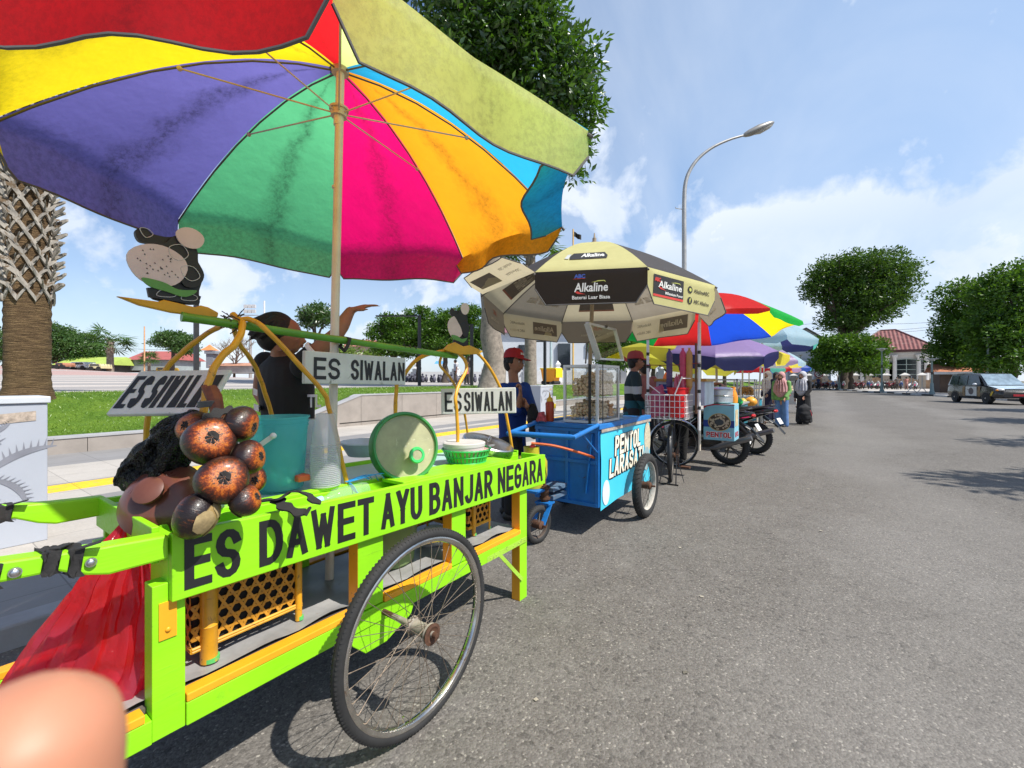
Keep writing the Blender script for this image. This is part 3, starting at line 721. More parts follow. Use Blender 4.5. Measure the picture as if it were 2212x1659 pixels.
wrap_c=PY(747,742,1.755)
b=MB(); b.tube([wrap_c+V((-.02,-.022,-.035)),wrap_c+V((-.006,-.024,-.01)),wrap_c+V((.006,-.022,.02)),wrap_c+V((.0,.02,.03)),wrap_c+V((-.012,.024,-.015)),wrap_c+V((-.02,-.022,-.035))],.008,8); b.build('rubber_tie',M_tape,cart)

# ------------------------------------------------------------ name signs on the hoops
M_sign=mat('chalky_white_paint',(.60,.61,.57),.6,var=.15,scale=10,bump=.2,bscale=25,wear=(.22,.23,.18),wearamt=.05,wscale=14)
M_signl=mat('flat_black_letters',(.016,.017,.018),.55,var=.3,wear=(.3,.3,.28),wearamt=-.07,wscale=70)
def sign(label,p00,p10,p01,th,texts,loc=None):
    p00,p10,p01=V(p00),V(p10),V(p01); ex=(p10-p00); w_=ex.length; ex.normalize(); ey=p01-p00; ey-=ex*ey.dot(ex); h_=ey.length; ey.normalize(); nz=ex.cross(ey)
    t=thing('name_sign',label,'sign',p00,'ES SIWALAN signs on the green cart')
    b=MB(); b.prism([(0,0),(w_,0),(w_,h_),(0,h_)],p00,ex,ey,-th); b.build('board',M_sign,t,smooth=0,bevel=.004)
    for s,a0,a1,b0,b1 in texts:
        brushtext('letters',s,M_signl,p00+ex*(a0*w_)+ey*(b0*h_),ex,ey,(a1-a0)*w_,(b1-b0)*h_,t,stroke=.12 if w_<.47 else .16,gap=.22)
    return t
y=1.73
sign('white ES SIWALAN sign board fixed upright to the pole of the rainbow parasol',PY(658,829,y),PY(876,831,y+.02),PY(661,757,y),.022,[('ES',.07,.30,.14,.82),('SIWALAN',.40,.985,.14,.82)])
sign('white ES SIWALAN sign hanging skewed from the left hoops above the palm fruits',(.405,1.915,1.19),(.587,1.635,1.195),(.520,1.975,1.335),.016,[('ES',.03,.25,.12,.86),('SIWALAN',.29,.97,.12,.86)])
sign('yellowed ES SIWALAN sign leaning back between the right hoops of the cart',(1.909,1.872,1.097),(2.152,1.493,1.106),(1.908,1.874,1.25),.014,[('ES',.05,.28,.10,.86),('SIWALAN',.31,.95,.10,.86)])
# ============================================================ parasols
def parasol(name,label,hub,R,drop,phase,cols,base,group=None,n=8,sgn=-1,valance=.18,tilt=(0,0),vt=None,stain=0,pw=1.9,pole_r=.017,pole_mat=None,detail=True,tr=.5,bulge=.02,pre='cloth',sub=10,axis=None,sag=.035,wav=.006,vmat=None,corner=.09):
    """hub: underside of the crown; ribs run down a curve to the rim, a valance hangs from the rim of each panel."""
    hub=V(hub); a=V(axis).normalized() if axis else V((tilt[0],tilt[1],1)).normalized()
    e1=a.cross(V((0,1,0))).normalized(); e2=a.cross(e1)
    base=V(base); t=thing(name,label,'umbrella',base,group)
    def P(ang,s,extra=0):  # point on canopy, s 0..1
        return hub+(e1*cos(ang)+e2*sin(ang))*(R*s)+a*(-drop*s**pw+extra)
    ang=[phase+sgn*k*2*PI/n for k in range(n+1)]
    pm=pole_mat or mat('bone_white_pole',(.66,.58,.47),.4,var=.15,scale=8,wear=(.4,.33,.25),wearamt=.03)
    b=MB(); b.tube([base,hub+a*.06],pole_r,14)
    if detail:
        b.tube([hub-a*.26,hub-a*.20],pole_r*1.18,14); b.tube([hub-a*.55,hub-a*.54],pole_r*1.1,14)
    b.build('pole',pm,t)
    rm=mat('umbrella_rib',(.55,.44,.34),.45,var=.2); hm=mat('hem_binding',(.12,.115,.11),.8)
    if detail:
        for k in range(n):
            b=MB(); b.tube([P(ang[k],s,-.012) for s in (0.02,.15,.3,.45,.6,.75,.9,1.0)],.0042,6); tip=P(ang[k],1.0,-.012); d=(P(ang[k],1)-P(ang[k],.97)).normalized(); b.tube([tip,tip+d*.018],.007,8); rb=b.build('rib',mat('dark_rib',(.10,.09,.08),.5),t)
            b=MB(); b.tube([hub-a*.205+(e1*cos(ang[k])+e2*sin(ang[k]))*.03,P(ang[k],.52,-.02)],.0036,6); b.sph(P(ang[k],.52,-.02),.011,8,6); b.build('strut',rm,rb)
        b=MB(); b.tube([hub-a*.22,hub-a*.185],[pole_r*1.9,pole_r*1.9],16); b.tube([hub-a*.19,hub-a*.18],[pole_r*2.3,pole_r*2.3],16); b.build('runner',rm,t)
        b=MB(); b.tube([hub-a*.02,hub+a*.015],[pole_r*2.0,pole_r*2.2],16); b.build('hub',rm,t)
    surf={}
    for k in range(n):
        c=cols[k%len(cols)]; nu,nv=sub,sub+2; b=MB(); uv=[]; grid={}
        rimsag=sag
        for j in range(nv+1):
            s=.015+.985*j/nv
            for i in range(nu+1):
                f=i/nu; w_=4*f*(1-f)
                p=P(ang[k],s).lerp(P(ang[k+1],s),f)
                p+=a*(bulge*w_*s*(1-s)*2 + (wav*sin(f*9+k*2+s*5)*s if detail else 0))
                p+=(hub-p).normalized()*(rimsag*w_*s**3*R)
                grid[i,j]=len(b.v); b.v.append(p); uv.append((f,s))
        for j in range(nv):
            for i in range(nu): b.f.append((grid[i,j],grid[i+1,j],grid[i+1,j+1],grid[i,j+1])); b.mi.append(0)
        if valance:
            inw,dz,wave=(vt[k] if vt and vt[k] else (.05,1,.012)); hem=[]
            mv=5 if detail else 3; prev=[grid[i,nv] for i in range(nu+1)]
            for q in range(1,mv+1):
                row=[]
                for i in range(nu+1):
                    f=i/nu; p=b.v[grid[i,nv]]; rr=1.0
                    ed=min(f,1-f)/corner; rr=(1-(1-min(1,ed))**2)**.5 if ed<1 else 1.0   # rounded corners
                    L=valance*q/mv*(.5+.5*rr)
                    radial=(e1*cos((ang[k]+ang[k+1])/2)+e2*sin((ang[k]+ang[k+1])/2))
                    fold=wave*sin(f*(9+k%3)+k)*q/mv
                    np_=p-V((0,0,1))*L*dz-radial*(L*inw+fold)
                    row.append(len(b.v)); b.v.append(np_); uv.append((f,1.0 if q==1 else 1.0))
                for i in range(nu): b.f.append((prev[i],prev[i+1],row[i+1],row[i])); b.mi.append(0)
                prev=row
            hem=[b.v[i].copy() for i in prev]
        f0=b.f[0]; nn=(b.v[f0[1]]-b.v[f0[0]]).cross(b.v[f0[3]]-b.v[f0[0]])
        nq=(b.v[b.f[nu*nv//2][1]]-b.v[b.f[nu*nv//2][0]]).cross(b.v[b.f[nu*nv//2][3]]-b.v[b.f[nu*nv//2][0]])
        if nq.dot(a)<0: b.f=[tuple(reversed(q)) for q in b.f]
        if vmat: b.mi=[0]*(nu*nv)+[1]*(len(b.f)-nu*nv)
        surf[k]=(b,grid,nu,nv,prev if valance else None)
        b.uv=uv; pn=b.build('canopy_panel',[c,vmat[k%len(vmat)]] if vmat else c,t,smooth=60); surf[k]=surf[k]+(pn,)
        if detail and valance:
            hb=MB(); hb.tube(hem,.0045,6); hb.build('hem_binding',hm,pn)
    b=MB(); b.tube([hub+a*.05,hub+a*.11],[.012,.005],10); b.build('finial',pm,t)
    SURF[t.name]=(surf,ang,P,hub,a,e1,e2,valance,vt); return t
SURF={}
def fc(nm,c,stain=.0,tr=.8): return fabric('cloth_'+nm,c,tr,stain)
BIGU=[fc('sea_green',(.13,.58,.25),.75),fc('magenta',(.92,.004,.16),.6),fc('orange',(.95,.36,.012),.6),fc('cyan_blue',(.02,.36,.60),.55),fc('pale_lime',(.82,.95,.30),.5),fc('red',(.80,.012,.018),.5),fc('yellow',(.93,.70,.01),.6),fc('violet',(.17,.15,.45),.75)]
parasol('parasol','huge faded rainbow parasol with eight panels shading the lime green cart',V((1.186,1.801,2.721)),1.157,.534,4.924,BIGU,(1.125,1.79,.42),None,
    tilt=(.03,-.006),vt=[(.10,1,.014),(.05,1,.02),(.25,.75,.035),(.95,.55,.02),(.12,1.0,.016),(.02,1,.02),(.1,1,.02),(.05,1,.012)],valance=.185,pole_r=.0185,sub=14)
# ============================================================ goods on the green cart
def rnd(a,b): return random.uniform(a,b)
# palm fruits: glossy dark husks, charred orange round the stalk end
def fruitmat():
    t=NT('palm_fruit_husk'); oi=t.n('ShaderNodeObjectInfo'); va=t.n('ShaderNodeVectorMath',operation='MULTIPLY_ADD'); P=t.coord(); sp=t.n('ShaderNodeSeparateXYZ'); t.l(P,sp.inputs[0])
    ax=t.n('ShaderNodeVectorMath',operation='NORMALIZE'); t.l(P,ax.inputs[0]); s2=t.n('ShaderNodeSeparateXYZ'); t.l(ax.outputs[0],s2.inputs[0])
    mp=t.n('ShaderNodeMapping'); mp.inputs['Scale'].default_value=(1,1,.16); t.l(ax.outputs[0],mp.inputs[0])
    t.l(oi.outputs['Random'],va.inputs[0]); va.inputs[1].default_value=(37,53,19); t.l(mp.outputs[0],va.inputs[2]); st_=t.noise(9,6,.75,va.outputs[0]); bl=t.noise(2.6,5,.7,va.outputs[0])
    v=t.math('ADD',s2.outputs[2],t.math('ADD',t.math('MULTIPLY',t.math('SUBTRACT',st_.outputs[0],.5),1.15),t.math('MULTIPLY',t.math('SUBTRACT',bl.outputs[0],.5),.75)))
    c=t.ramp(v,[(.30,(.012,.006,.006)),(.55,(.045,.011,.006)),(.72,(.15,.026,.005)),(.85,(.40,.085,.007)),(.93,(.56,.18,.015)),(.965,(.34,.08,.01)),(.99,(.03,.02,.018))])
    str_=t.ramp(st_.outputs[0],[(.58,0.),(.72,.7)]); c=t.mix(t.math('MULTIPLY',str_,t.ramp(bl.outputs[0],[(.45,0.),(.6,1.)])),c,(.42,.12,.015))
    pale=t.ramp(t.math('MULTIPLY',s2.outputs[2],-1.),[(.62,0.),(.68,1.)]); c=t.mix(pale,c,(.36,.25,.10))
    return t.done(t.bsdf(c,.34,0,.45,t.bump(st_.outputs[0],.35,.006),**{'Coat Weight':.22,'Coat Roughness':.2}))
M_fruit=fruitmat(); M_char=mat('charred_stub',(.02,.016,.015),.85,var=.6,scale=40,bump=.8,bscale=80)
M_husk=mat('dry_calyx',(.36,.27,.13),.8,var=.4,scale=30,bump=.5)
def fruit(label,c,r,axis,calyx=True):
    c=V(c); t=thing('palm_fruit',label,'fruit',c,'siwalan palm fruits bunched on the cart'); q=V(axis).normalized().to_track_quat('Z','Y').to_matrix()
    b=MB(); nu,nv=26,16; rs=[]
    for i in range(nv+1):
        a=-PI/2+PI*i/nv; a=max(min(a,PI/2-.03),-PI/2+.03); rs.append([])
        for j in range(nu):
            p=2*PI*j/nu; k=1+.035*cos(3*p+r*50)*cos(a); z=sin(a)*.86; d=1-(.16*max(0,sin(a))**6)
            rs[-1].append(c*0+V((cos(a)*cos(p)*k,cos(a)*sin(p)*k,z*d))*r)
    b.rings(rs); o=b.build('husk',M_fruit,None,org=(0,0,0),smooth=80); o.parent=t; o.rotation_euler=q.to_euler()
    b=MB(); n=14
    b.rings([[V((cos(2*PI*j/n)*rr*(1+.13*sin(j*.9+r*90)),sin(2*PI*j/n)*rr*(1+.13*cos(j*.9+r*40)),z+.002*sin(j*3))) for j in range(n)] for rr,z in ((r*.27,r*.66),(r*.24,r*.735),(r*.13,r*.745),(r*.03,r*.725))])
    s=b.build('charred_end',M_char,None,org=(0,0,0)); s.parent=t; s.rotation_euler=q.to_euler()
    if calyx:
        b=MB()
        for k in range(3):
            a0=k*2*PI/3; rs=[]
            for i in range(7):
                th=-PI/2+.06+i*.17; w=.95*sin(PI*(i+1.4)/8.4)
                rs.append([V((cos(th)*cos(a0+w*(j/4-.5)*2),cos(th)*sin(a0+w*(j/4-.5)*2),sin(th)*.86))*(r*(1.02+.03*i/6)) for j in range(5)])
            o0=len(b.v)
            for rr in rs: b.v+=rr
            for i in range(6):
                for j in range(4): b.f.append((o0+i*5+j,o0+i*5+j+1,o0+(i+1)*5+j+1,o0+(i+1)*5+j)); b.mi.append(0)
        s=b.build('calyx',M_husk,None,org=(0,0,0)); s.parent=t; s.rotation_euler=q.to_euler()
    return t
def toeye(c): return (EYEP-V(c)).normalized()
FR=[('large orange charred palm fruit facing the viewer at the top of the bunch',455,953,1.27,.070,(.1,0,.25),1),
('orange charred palm fruit facing the viewer in the middle of the bunch',481,1037,1.22,.067,(.1,0,.15),1),
('dark striped palm fruit with orange flanks at the top right of the bunch',520,917,1.33,.056,(1.0,-1.05,-.2),0),
('shiny dark palm fruit beside the turquoise bucket with a pale calyx',537,988,1.30,.051,(1.0,-1.0,.1),1),
('lowest dark palm fruit with pale calyx overhanging the front board',424,1113,1.19,.061,(-1.1,-.85,.25),1),
('small round palm fruit with a wide pale calyx low on the right of the bunch',530,1081,1.24,.046,(1.0,-1.15,.35),1),
('palm fruit half hidden behind the top fruit under the black strap',420,925,1.36,.052,(-.7,0,.2),1),
('dark palm fruit tucked in shadow behind the bunch near the bucket base',542,1035,1.37,.045,(.6,.3,-.2),1)]
for l,u,v,k,r,ax,cal in FR:
    c=PD(u,v,k); e=toeye(c); rt=V((SS,-CC,0)); fruit(l,c,r,e*1.0+rt*ax[0]+V((0,0,ax[2]))+e*ax[1],cal)
# fruit stalk, cloth strap
b=MB(); p0=PD(470,890,1.33); p1=PD(455,838,1.36)
b.tube([PD(475,950,1.34),p0,p0.lerp(p1,.6)+V((.004,0,0)),p1],[.024,.019,.021,.017],9); b.tube([p0-V((0,0,.005)),PD(441,834,1.35)],[.013,.009],7); b.tube([p0-V((0,0,.005)),PD(470,842,1.37)],[.014,.006],7)
s=b.build('fruit_stalk',mat('reddish_stalk',(.20,.055,.018),.6,var=.5,scale=25,bump=.5)); tag(s,'broken reddish brown stalk of the palm fruit bunch bound to a hoop','stalk')
b=MB(); c=PD(455,872,1.345)
for i in range(5): b.tube([c+V((.031*cos(a*.55),.031*sin(a*.55),.0035*i-.008+.002*sin(a))) for a in range(12)],.0028,5,closed=True)
tag(b.build('twine_binding',mat('grey_twine',(.10,.10,.095),.6)),'grey twine wound round the fruit stalk and yellow hoop','twine')
def ribbon(pts,w,m,name,label,cat,up=(0,0,1),th=.0025,tw=0):
    q=bez(pts,8); b=MB(); rs=[]; L=len(q)
    for i,p in enumerate(q):
        d=(q[min(i+1,L-1)]-q[max(i-1,0)]).normalized(); s=d.cross(V(up)).normalized(); u=s.cross(d); a=tw*i/L; s2=s*cos(a)+u*sin(a); u2=u*cos(a)-s*sin(a)
        ww=w*(.75+.25*sin(i*.9)); rs.append([p-s2*ww/2-u2*th,p+s2*ww/2-u2*th,p+s2*ww/2+u2*th,p-s2*ww/2+u2*th])
    b.rings(rs); o=b.build(name,m); tag(o,label,cat); return o
M_cloth=mat('black_cloth',(.016,.016,.017),.85,var=.4,scale=20,bump=.4,bscale=120)
ribbon([PD(430,935,1.27),PD(448,905,1.27),PD(470,892,1.29),PD(505,885,1.32)],.035,M_cloth,'cloth_strap','black cloth strip tied over the top palm fruits','cloth',up=(.5,-.7,.3),tw=.5)
ribbon([PD(560,1082,1.42),PD(600,1078,1.40),PD(632,1062,1.42),PD(665,1068,1.42),PD(684,1088,1.39)],.05,M_cloth,'cloth_strap','black cloth strip knotted and draped over the tray edge beside the bottle','cloth',tw=.4)
ribbon([PD(598,1078,1.41),PD(612,1092,1.38),PD(650,1108,1.36),PD(668,1104,1.36)],.05,M_cloth,'cloth_strap','loose end of black cloth lying inside the front tray','cloth',tw=-.3)
# crumpled bags
def bag(name,label,cat,ring_pts,m,amp=.02,freq=9,n=30,sub=3,pleat=0,ridge=0):
    """ring_pts: (centre, half width along view-right, half depth, tilt)"""
    b=MB(); rs=[]; rt=V((SS,-CC,0)); fw=V((CC,SS,0))
    q=[]
    for i in range(len(ring_pts)-1):
        for k in range(sub*2):
            t=k/(sub*2); a,c=ring_pts[i],ring_pts[i+1]; q.append((V(a[0]).lerp(V(c[0]),t),a[1]+(c[1]-a[1])*t,a[2]+(c[2]-a[2])*t))
    q.append((V(ring_pts[-1][0]),ring_pts[-1][1],ring_pts[-1][2]))
    for i,(c,w,d) in enumerate(q):
        row=[]
        for j in range(n):
            a=2*PI*j/n; e=rt*cos(a)*w+fw*sin(a)*d; p=c+e
            nz=noise.noise_vector(p*freq)*amp+noise.noise_vector(p*freq*2.7)*amp*.6
            rg=(1-abs(noise.noise(p*freq*1.7)))**3+.6*(1-abs(noise.noise(p*freq*4+V((3,1,7)))))**3 if ridge else 0
            nz=nz+e.normalized()*(ridge*rg) if ridge else nz
            pl=pleat*(sin(a*13+i*.06)+.5*sin(a*29+1))*(1-i/len(q))*w if pleat else 0
            row.append(p+nz*min(1,w/.05)+e.normalized()*pl)
        rs.append(row)
    b.rings(rs); o=b.build(name,m,smooth=50); return tag(o,label,cat)
M_bag=NT('black_bag'); _n=M_bag.noise(34,4,.55,dist=2.2); _n2=M_bag.noise(11,3,.6,dist=3.)
M_bag=M_bag.done(M_bag.bsdf((.003,.003,.0035),.17,0,.45,M_bag.bump(_n.outputs[0],1.,.03,M_bag.bump(_n2.outputs[0],1.,.09)),**{'Coat Weight':.05,'Coat Roughness':.08}))
b=MB(); nk=PD(425,893,1.40)
lump=[(PD(372,948,1.44),.062),(PD(340,985,1.45),.075),(PD(312,1030,1.44),.070),(PD(330,1062,1.43),.060),(PD(310,1085,1.42),.042),(PD(395,915,1.42),.035)]
for c,r in lump: b.sph(c,(r,r*.85,r*.8),14,10)
for i in range(46):                       # gathered pleats running from the knot over the heap
    c,r=lump[i%5]; d=(V((rnd(-1,1),rnd(-1,.3),rnd(-.5,1)))).normalized(); e=c+d*r*1.02; m_=nk.lerp(e,.5)+d*r*.25
    limb_=bez([nk,m_,e,e+V((rnd(-.02,.02),rnd(-.01,.01),-.03))],4); b.tube(limb_,[.012-.0006*k for k in range(len(limb_))],6)
for v in b.v: v+=noise.noise_vector(v*26)*.009
BAGSRC=b
# terracotta pot with knobbed lid lying on its side under the bag
M_terra=mat('dark_terracotta',(.13,.042,.026),.3,var=.35,scale=7,coat=.1)
c=PD(362,1085,1.40); ax=(toeye(c)+V((-.55,.2,.55))).normalized(); t=thing('clay_pot','brown glazed clay pot with knob lid lying under the black bag','pot',c); Mq=ax.to_track_quat('Z','Y').to_matrix()
b=MB(); b.lathe([(.02,-.13),(.075,-.11),(.112,-.06),(.118,-.01),(.105,.03)],c,32,Mq); b.build('body',M_terra,t)
b=MB(); b.lathe([(.119,.028),(.119,.036),(.095,.062),(.055,.078),(.03,.08)],c,32,Mq); l=b.build('lid',M_terra,t)
b=MB(); b.lathe([(.028,.078),(.03,.094),(.041,.098),(.042,.108),(.03,.114),(.004,.115)],c,24,Mq); b.build('knob',mat('clay_knob',(.13,.045,.03),.4,var=.2),l)
# turquoise bucket with ice
cb=G(603,1052,.872); t=thing('bucket','translucent turquoise plastic bucket with ice chunks inside','bucket',cb)
M_bk=plastic_film('turquoise_film',(.34,.88,.88),.38,.2,.45)
b=MB(); H=.285
b.lathe([(.088,0),(.090,.004),(.105,H*.86),(.108,H*.86),(.108,H*.88),(.106,H*.88),(.106,H*.91),(.111,H*.915),(.111,H*.93),(.107,H*.93),(.108,H*.97),(.113,H*.975),(.114,H),(.108,H),(.107,H*.9),(.101,H*.8),(.085,.006)],cb,44); b.build('pail',M_bk,t)
rt=V((SS,-CC,0)); fw=V((CC,SS,0)); pv=cb-fw*.108+rt*.035+V((0,0,H*.77))
b=MB(); b.bar(pv,cb-fw*.128-rt*.098+V((0,0,H*.42)),.006,.018); b.sph(pv,(.012,.012,.012),10,6); b.build('handle',mat('white_plastic',(.82,.82,.80),.35,var=.05),t)
b=MB()
for i in range(26):
    a=rnd(0,6.28); r=rnd(.01,.075); p=cb+V((r*cos(a),r*sin(a),rnd(.015,.06))); q=Matrix.Rotation(rnd(0,3),3,V((rnd(-1,1),rnd(-1,1),1)).normalized()); s=rnd(.011,.02)
    b.sph(p,(s,s*rnd(.7,1.2),s*.8),6,4,q)
o=b.build('ice_chunks',mat('milky_ice',(.62,.80,.80),.25,var=.2),smooth=0); tag(o,'milky ice chunks heaped in the bottom of the turquoise bucket','ice',kind='stuff')
b=MB(); b.box(cb+V((-.02,-.07,.03))+rt*.06,cb+V((.03,-.02,.055))+rt*.06); tag(b.build('sachet',mat('orange_red_sachet',(.75,.13,.04),.4),bevel=.005),'orange red sachet inside the turquoise bucket on the ice','sachet')
# cups
M_cup=plastic_film('clear_cup',(.90,.90,.95),.55,.15,.45)
def cups(label,base,n,r0,r1,hh,pitch,m=M_cup,up=True,grp='stacked plastic cups on the green cart',name='cup_stack'):
    """One sleeve of nested cups: rims show as rings, the last cup stands proud."""
    b=MB(); base=V(base); pr=[]
    for i in range(n):
        z=i*pitch; pr+=[(r1,z),(r1+.003,z+.001),(r1+.003,z+.003),(r1,z+.0045),(r1-.0015,z+pitch*.9)]
    z=(n-1)*pitch; pr+=[(r1-.001,z+.006),(r0+(r1-r0)*.3,z+hh*.7),(r0,z+hh),(r0-.004,z+hh+.001),(.002,z+hh-.002)]
    b.lathe(pr,base,30,cap=False); o=b.build(name,m,smooth=30); return tag(o,label,'cups',grp)
cc_=G(703,1048,.876); cups('tall stack of clear plastic cups, mouth down, in front of the umbrella pole',cc_,23,.036,.055,.125,.0075)
cups('second stack of clear cups close behind the turquoise bucket',G(672,1035,.876),20,.034,.050,.12,.0072)
# big green lid standing on edge
c=PD(879,963,2.02); nz=(toeye(c)*.86+V((.25,-.35,.12))).normalized(); Mq=nz.to_track_quat('Z','Y').to_matrix(); t=thing('pot_lid','large scuffed green plastic lid standing on its edge on the cart','lid',c-V((0,0,.15)))
M_scuff=mat('scuffed_pale_green',(.36,.36,.20),.6,var=.25,scale=9,wear=(.55,.55,.36),wearamt=.09,wscale=8); M_gpl=mat('green_plastic',(.035,.24,.045),.4,var=.25,scale=8,wear=(.16,.45,.16),wearamt=.06)
b=MB(); b.lathe([(.002,-.012),(.140,-.012),(.144,-.006)],c,56,Mq,cap=False); b.build('face',M_scuff,t)
b=MB(); b.lathe([(.142,-.010),(.147,.004),(.156,.004),(.160,-.004),(.162,-.045),(.155,-.047),(.150,-.02)],c,56,Mq,closed=True); b.build('rim',M_gpl,t)
kc=c+Mq@V((0,0,0)); kx=(V((SS,-CC,0))*.035+V((0,0,-.045)))
b=MB(); b.lathe([(.020,-.012),(.020,.018),(.036,.020),(.038,.028),(.034,.034),(.024,.034),(.022,.030)],c+kx,26,Mq,cap=False); k_=b.build('knob',mat('bright_green_plastic',(.05,.52,.13),.35),t)
b=MB(); b.lathe([(.023,.0305),(.001,.031)],c+kx,20,Mq,cap=False); b.build('knob_cap',M_scuff,k_)
# basket with white tub, steel lid
cbk=G(1008,1000,.842); t=thing('plastic_basket','round green woven plastic basket under a white tub','basket',cbk)
M_wv=mat('green_strap_weave',(.03,.40,.10),.35,var=.2,scale=10)
b=MB(); n=34
for j in range(n):
    a=2*PI*j/n; d=V((cos(a),sin(a),0)); b.bar(cbk+d*.10,cbk+d*.135+V((0,0,.085)),.014,.003,up=d)
for z,r in ((.012,.106),(.045,.119),(.08,.135)):
    b.tube([cbk+V((r*cos(q*.18),r*sin(q*.18),z)) for q in range(35)],[.004+.001*(q%2) for q in range(35)],6,closed=True)
b.build('weave',M_wv,t); b=MB(); b.lathe([(.10,.003),(.125,.075),(.001,.06)],cbk,30); b.build('lining',mat('pinkish_lining',(.55,.33,.30),.6,var=.5,scale=25),t)
ct=cbk+V((-.01,.01,.04)); t=thing('tub','round white plastic tub with a flat lid in the green basket','tub',ct); b=MB(); b.lathe([(.10,0),(.114,.055),(.116,.06)],ct,36); b.build('body',mat('off_white_plastic',(.70,.69,.66),.45,var=.1),t)
b=MB(); b.lathe([(.117,.058),(.118,.075),(.110,.079),(.10,.077),(.003,.079)],ct,36); l_=b.build('lid',mat('grey_white_lid',(.55,.54,.51),.5,var=.15),t)
b=MB(); b.box(ct+V((.0,-.125,.060))+rt*.04,ct+V((.05,-.112,.068))+rt*.04); b.build('latch',mat('grey_latch',(.22,.22,.22),.5),l_)
c=PD(1055,957,2.78); nz=V((-.05,-.12,1)).normalized(); nz=(nz+rt*.22).normalized(); Mq=nz.to_track_quat('Z','Y').to_matrix(); t=thing('steel_lid','shallow stainless steel lid tilted against the white tub','lid',c-V((0,0,.03)))
b=MB(); b.lathe([(.168,-.03),(.170,-.026),(.165,.006),(.158,.012),(.14,.008),(.06,.022),(.002,.024)],c,48,Mq); b.build('dome',M_steel,t); b=MB(); b.tube([c+Mq@V((.022*cos(a*.5),0,.022+.022*sin(a*.5))) for a in range(7)],.003,6); b.build('handle',M_steel,t)
# water bottle in the tray
pb=PY(706,1078,1.50); t=thing('bottle','clear empty water bottle with pale blue cap lying in the tray','bottle',pb); M_pet=plastic_film('clear_bottle',(.80,.90,.80),.22,.1,.3)
Mx=Matrix(((0,0,1),(0,1,0),(-1,0,0))); b=MB(); b.lathe([(.006,-.02),(.012,-.02),(.012,.0),(.03,.03),(.033,.05),(.031,.07),(.033,.075),(.031,.10),(.033,.105),(.031,.13),(.033,.15),(.03,.17),(.004,.172)],pb,22,Mx); b.build('body',M_pet,t)
b=MB(); b.lathe([(.002,-.042),(.015,-.042),(.016,-.02),(.004,-.019)],pb,18,Mx); b.build('cap',mat('pale_blue_cap',(.35,.60,.75),.4),t)
# blue raffia tie at the hoop foot
b=MB(); f0=PY(751,1040,1.62)
for i in range(7):
    a=i*.9; b.tube(bez([f0+V((.01*cos(a),.01*sin(a),0)),f0+V((.05+.02*i,.02*sin(a)-.02,.012)),f0+V((.09+.02*i,-.02+.03*sin(a),-.005-.006*i))],5),.0018,4)
for i in range(4): b.tube(bez([f0,f0+V((.01,-.03,-.02-.006*i)),f0+V((.02+.006*i,-.05,-.06))],5),.002,4)
tag(b.build('raffia_tie',mat('blue_raffia',(.03,.35,.72),.4)),'frayed blue raffia string tied at the foot of the hoop','string')
# other vessels standing at the back of the table
t=thing('basin','pale blue plastic basin behind the big green lid','basin',G(775,985,.86)); c=G(775,990,.86)+fw*.12; b=MB(); b.lathe([(.10,0),(.145,.075),(.15,.075),(.148,.082),(.10,.01)],c,32); b.build('bowl',mat('pale_blue_plastic',(.45,.58,.66),.4,var=.15),t)
# bamboo baskets on the shelf: open hexagonal weave between bamboo corner posts
def kagome(b,o,ex,ey,w,h,sp=.034,th=.0085):
    o=V(o); ex=V(ex); ey=V(ey); nz=ex.cross(ey)
    for ai,ang in enumerate((0,60,120)):
        d=(cos(R_(ang)),sin(R_(ang))); nrm=(-d[1],d[0]); k=-60
        while k<60:
            off=(k+(0,.5,0)[ai])*sp; k+=1; px,py=nrm[0]*off,nrm[1]*off; t0,t1=-9,9
            for (pp,dd,mx) in ((px,d[0],w),(py,d[1],h)):
                if abs(dd)<1e-6:
                    if pp<0 or pp>mx: t0,t1=1,0
                    continue
                a,c=(0-pp)/dd,(mx-pp)/dd
                if a>c: a,c=c,a
                t0=max(t0,a); t1=min(t1,c)
            if t1-t0<.012: continue
            m=max(2,int((t1-t0)/.012)); pts=[]
            for i in range(m+1):
                tt=t0+(t1-t0)*i/m; z=.0012*sin(tt/sp*PI*2+ai*2.1+k*PI)+.0008*ai; pts.append((o+ex*(px+d[0]*tt)+ey*(py+d[1]*tt)+nz*z))
            sd=(ex*nrm[0]+ey*nrm[1])*th/2; b0=len(b.v)
            for p in pts: b.v+=[p-sd,p+sd,p+sd+nz*.0012,p-sd+nz*.0012]
            for i in range(m):
                for q in range(4): b.f.append((b0+i*4+q,b0+i*4+(q+1)%4,b0+i*4+4+(q+1)%4,b0+i*4+4+q)); b.mi.append(0)
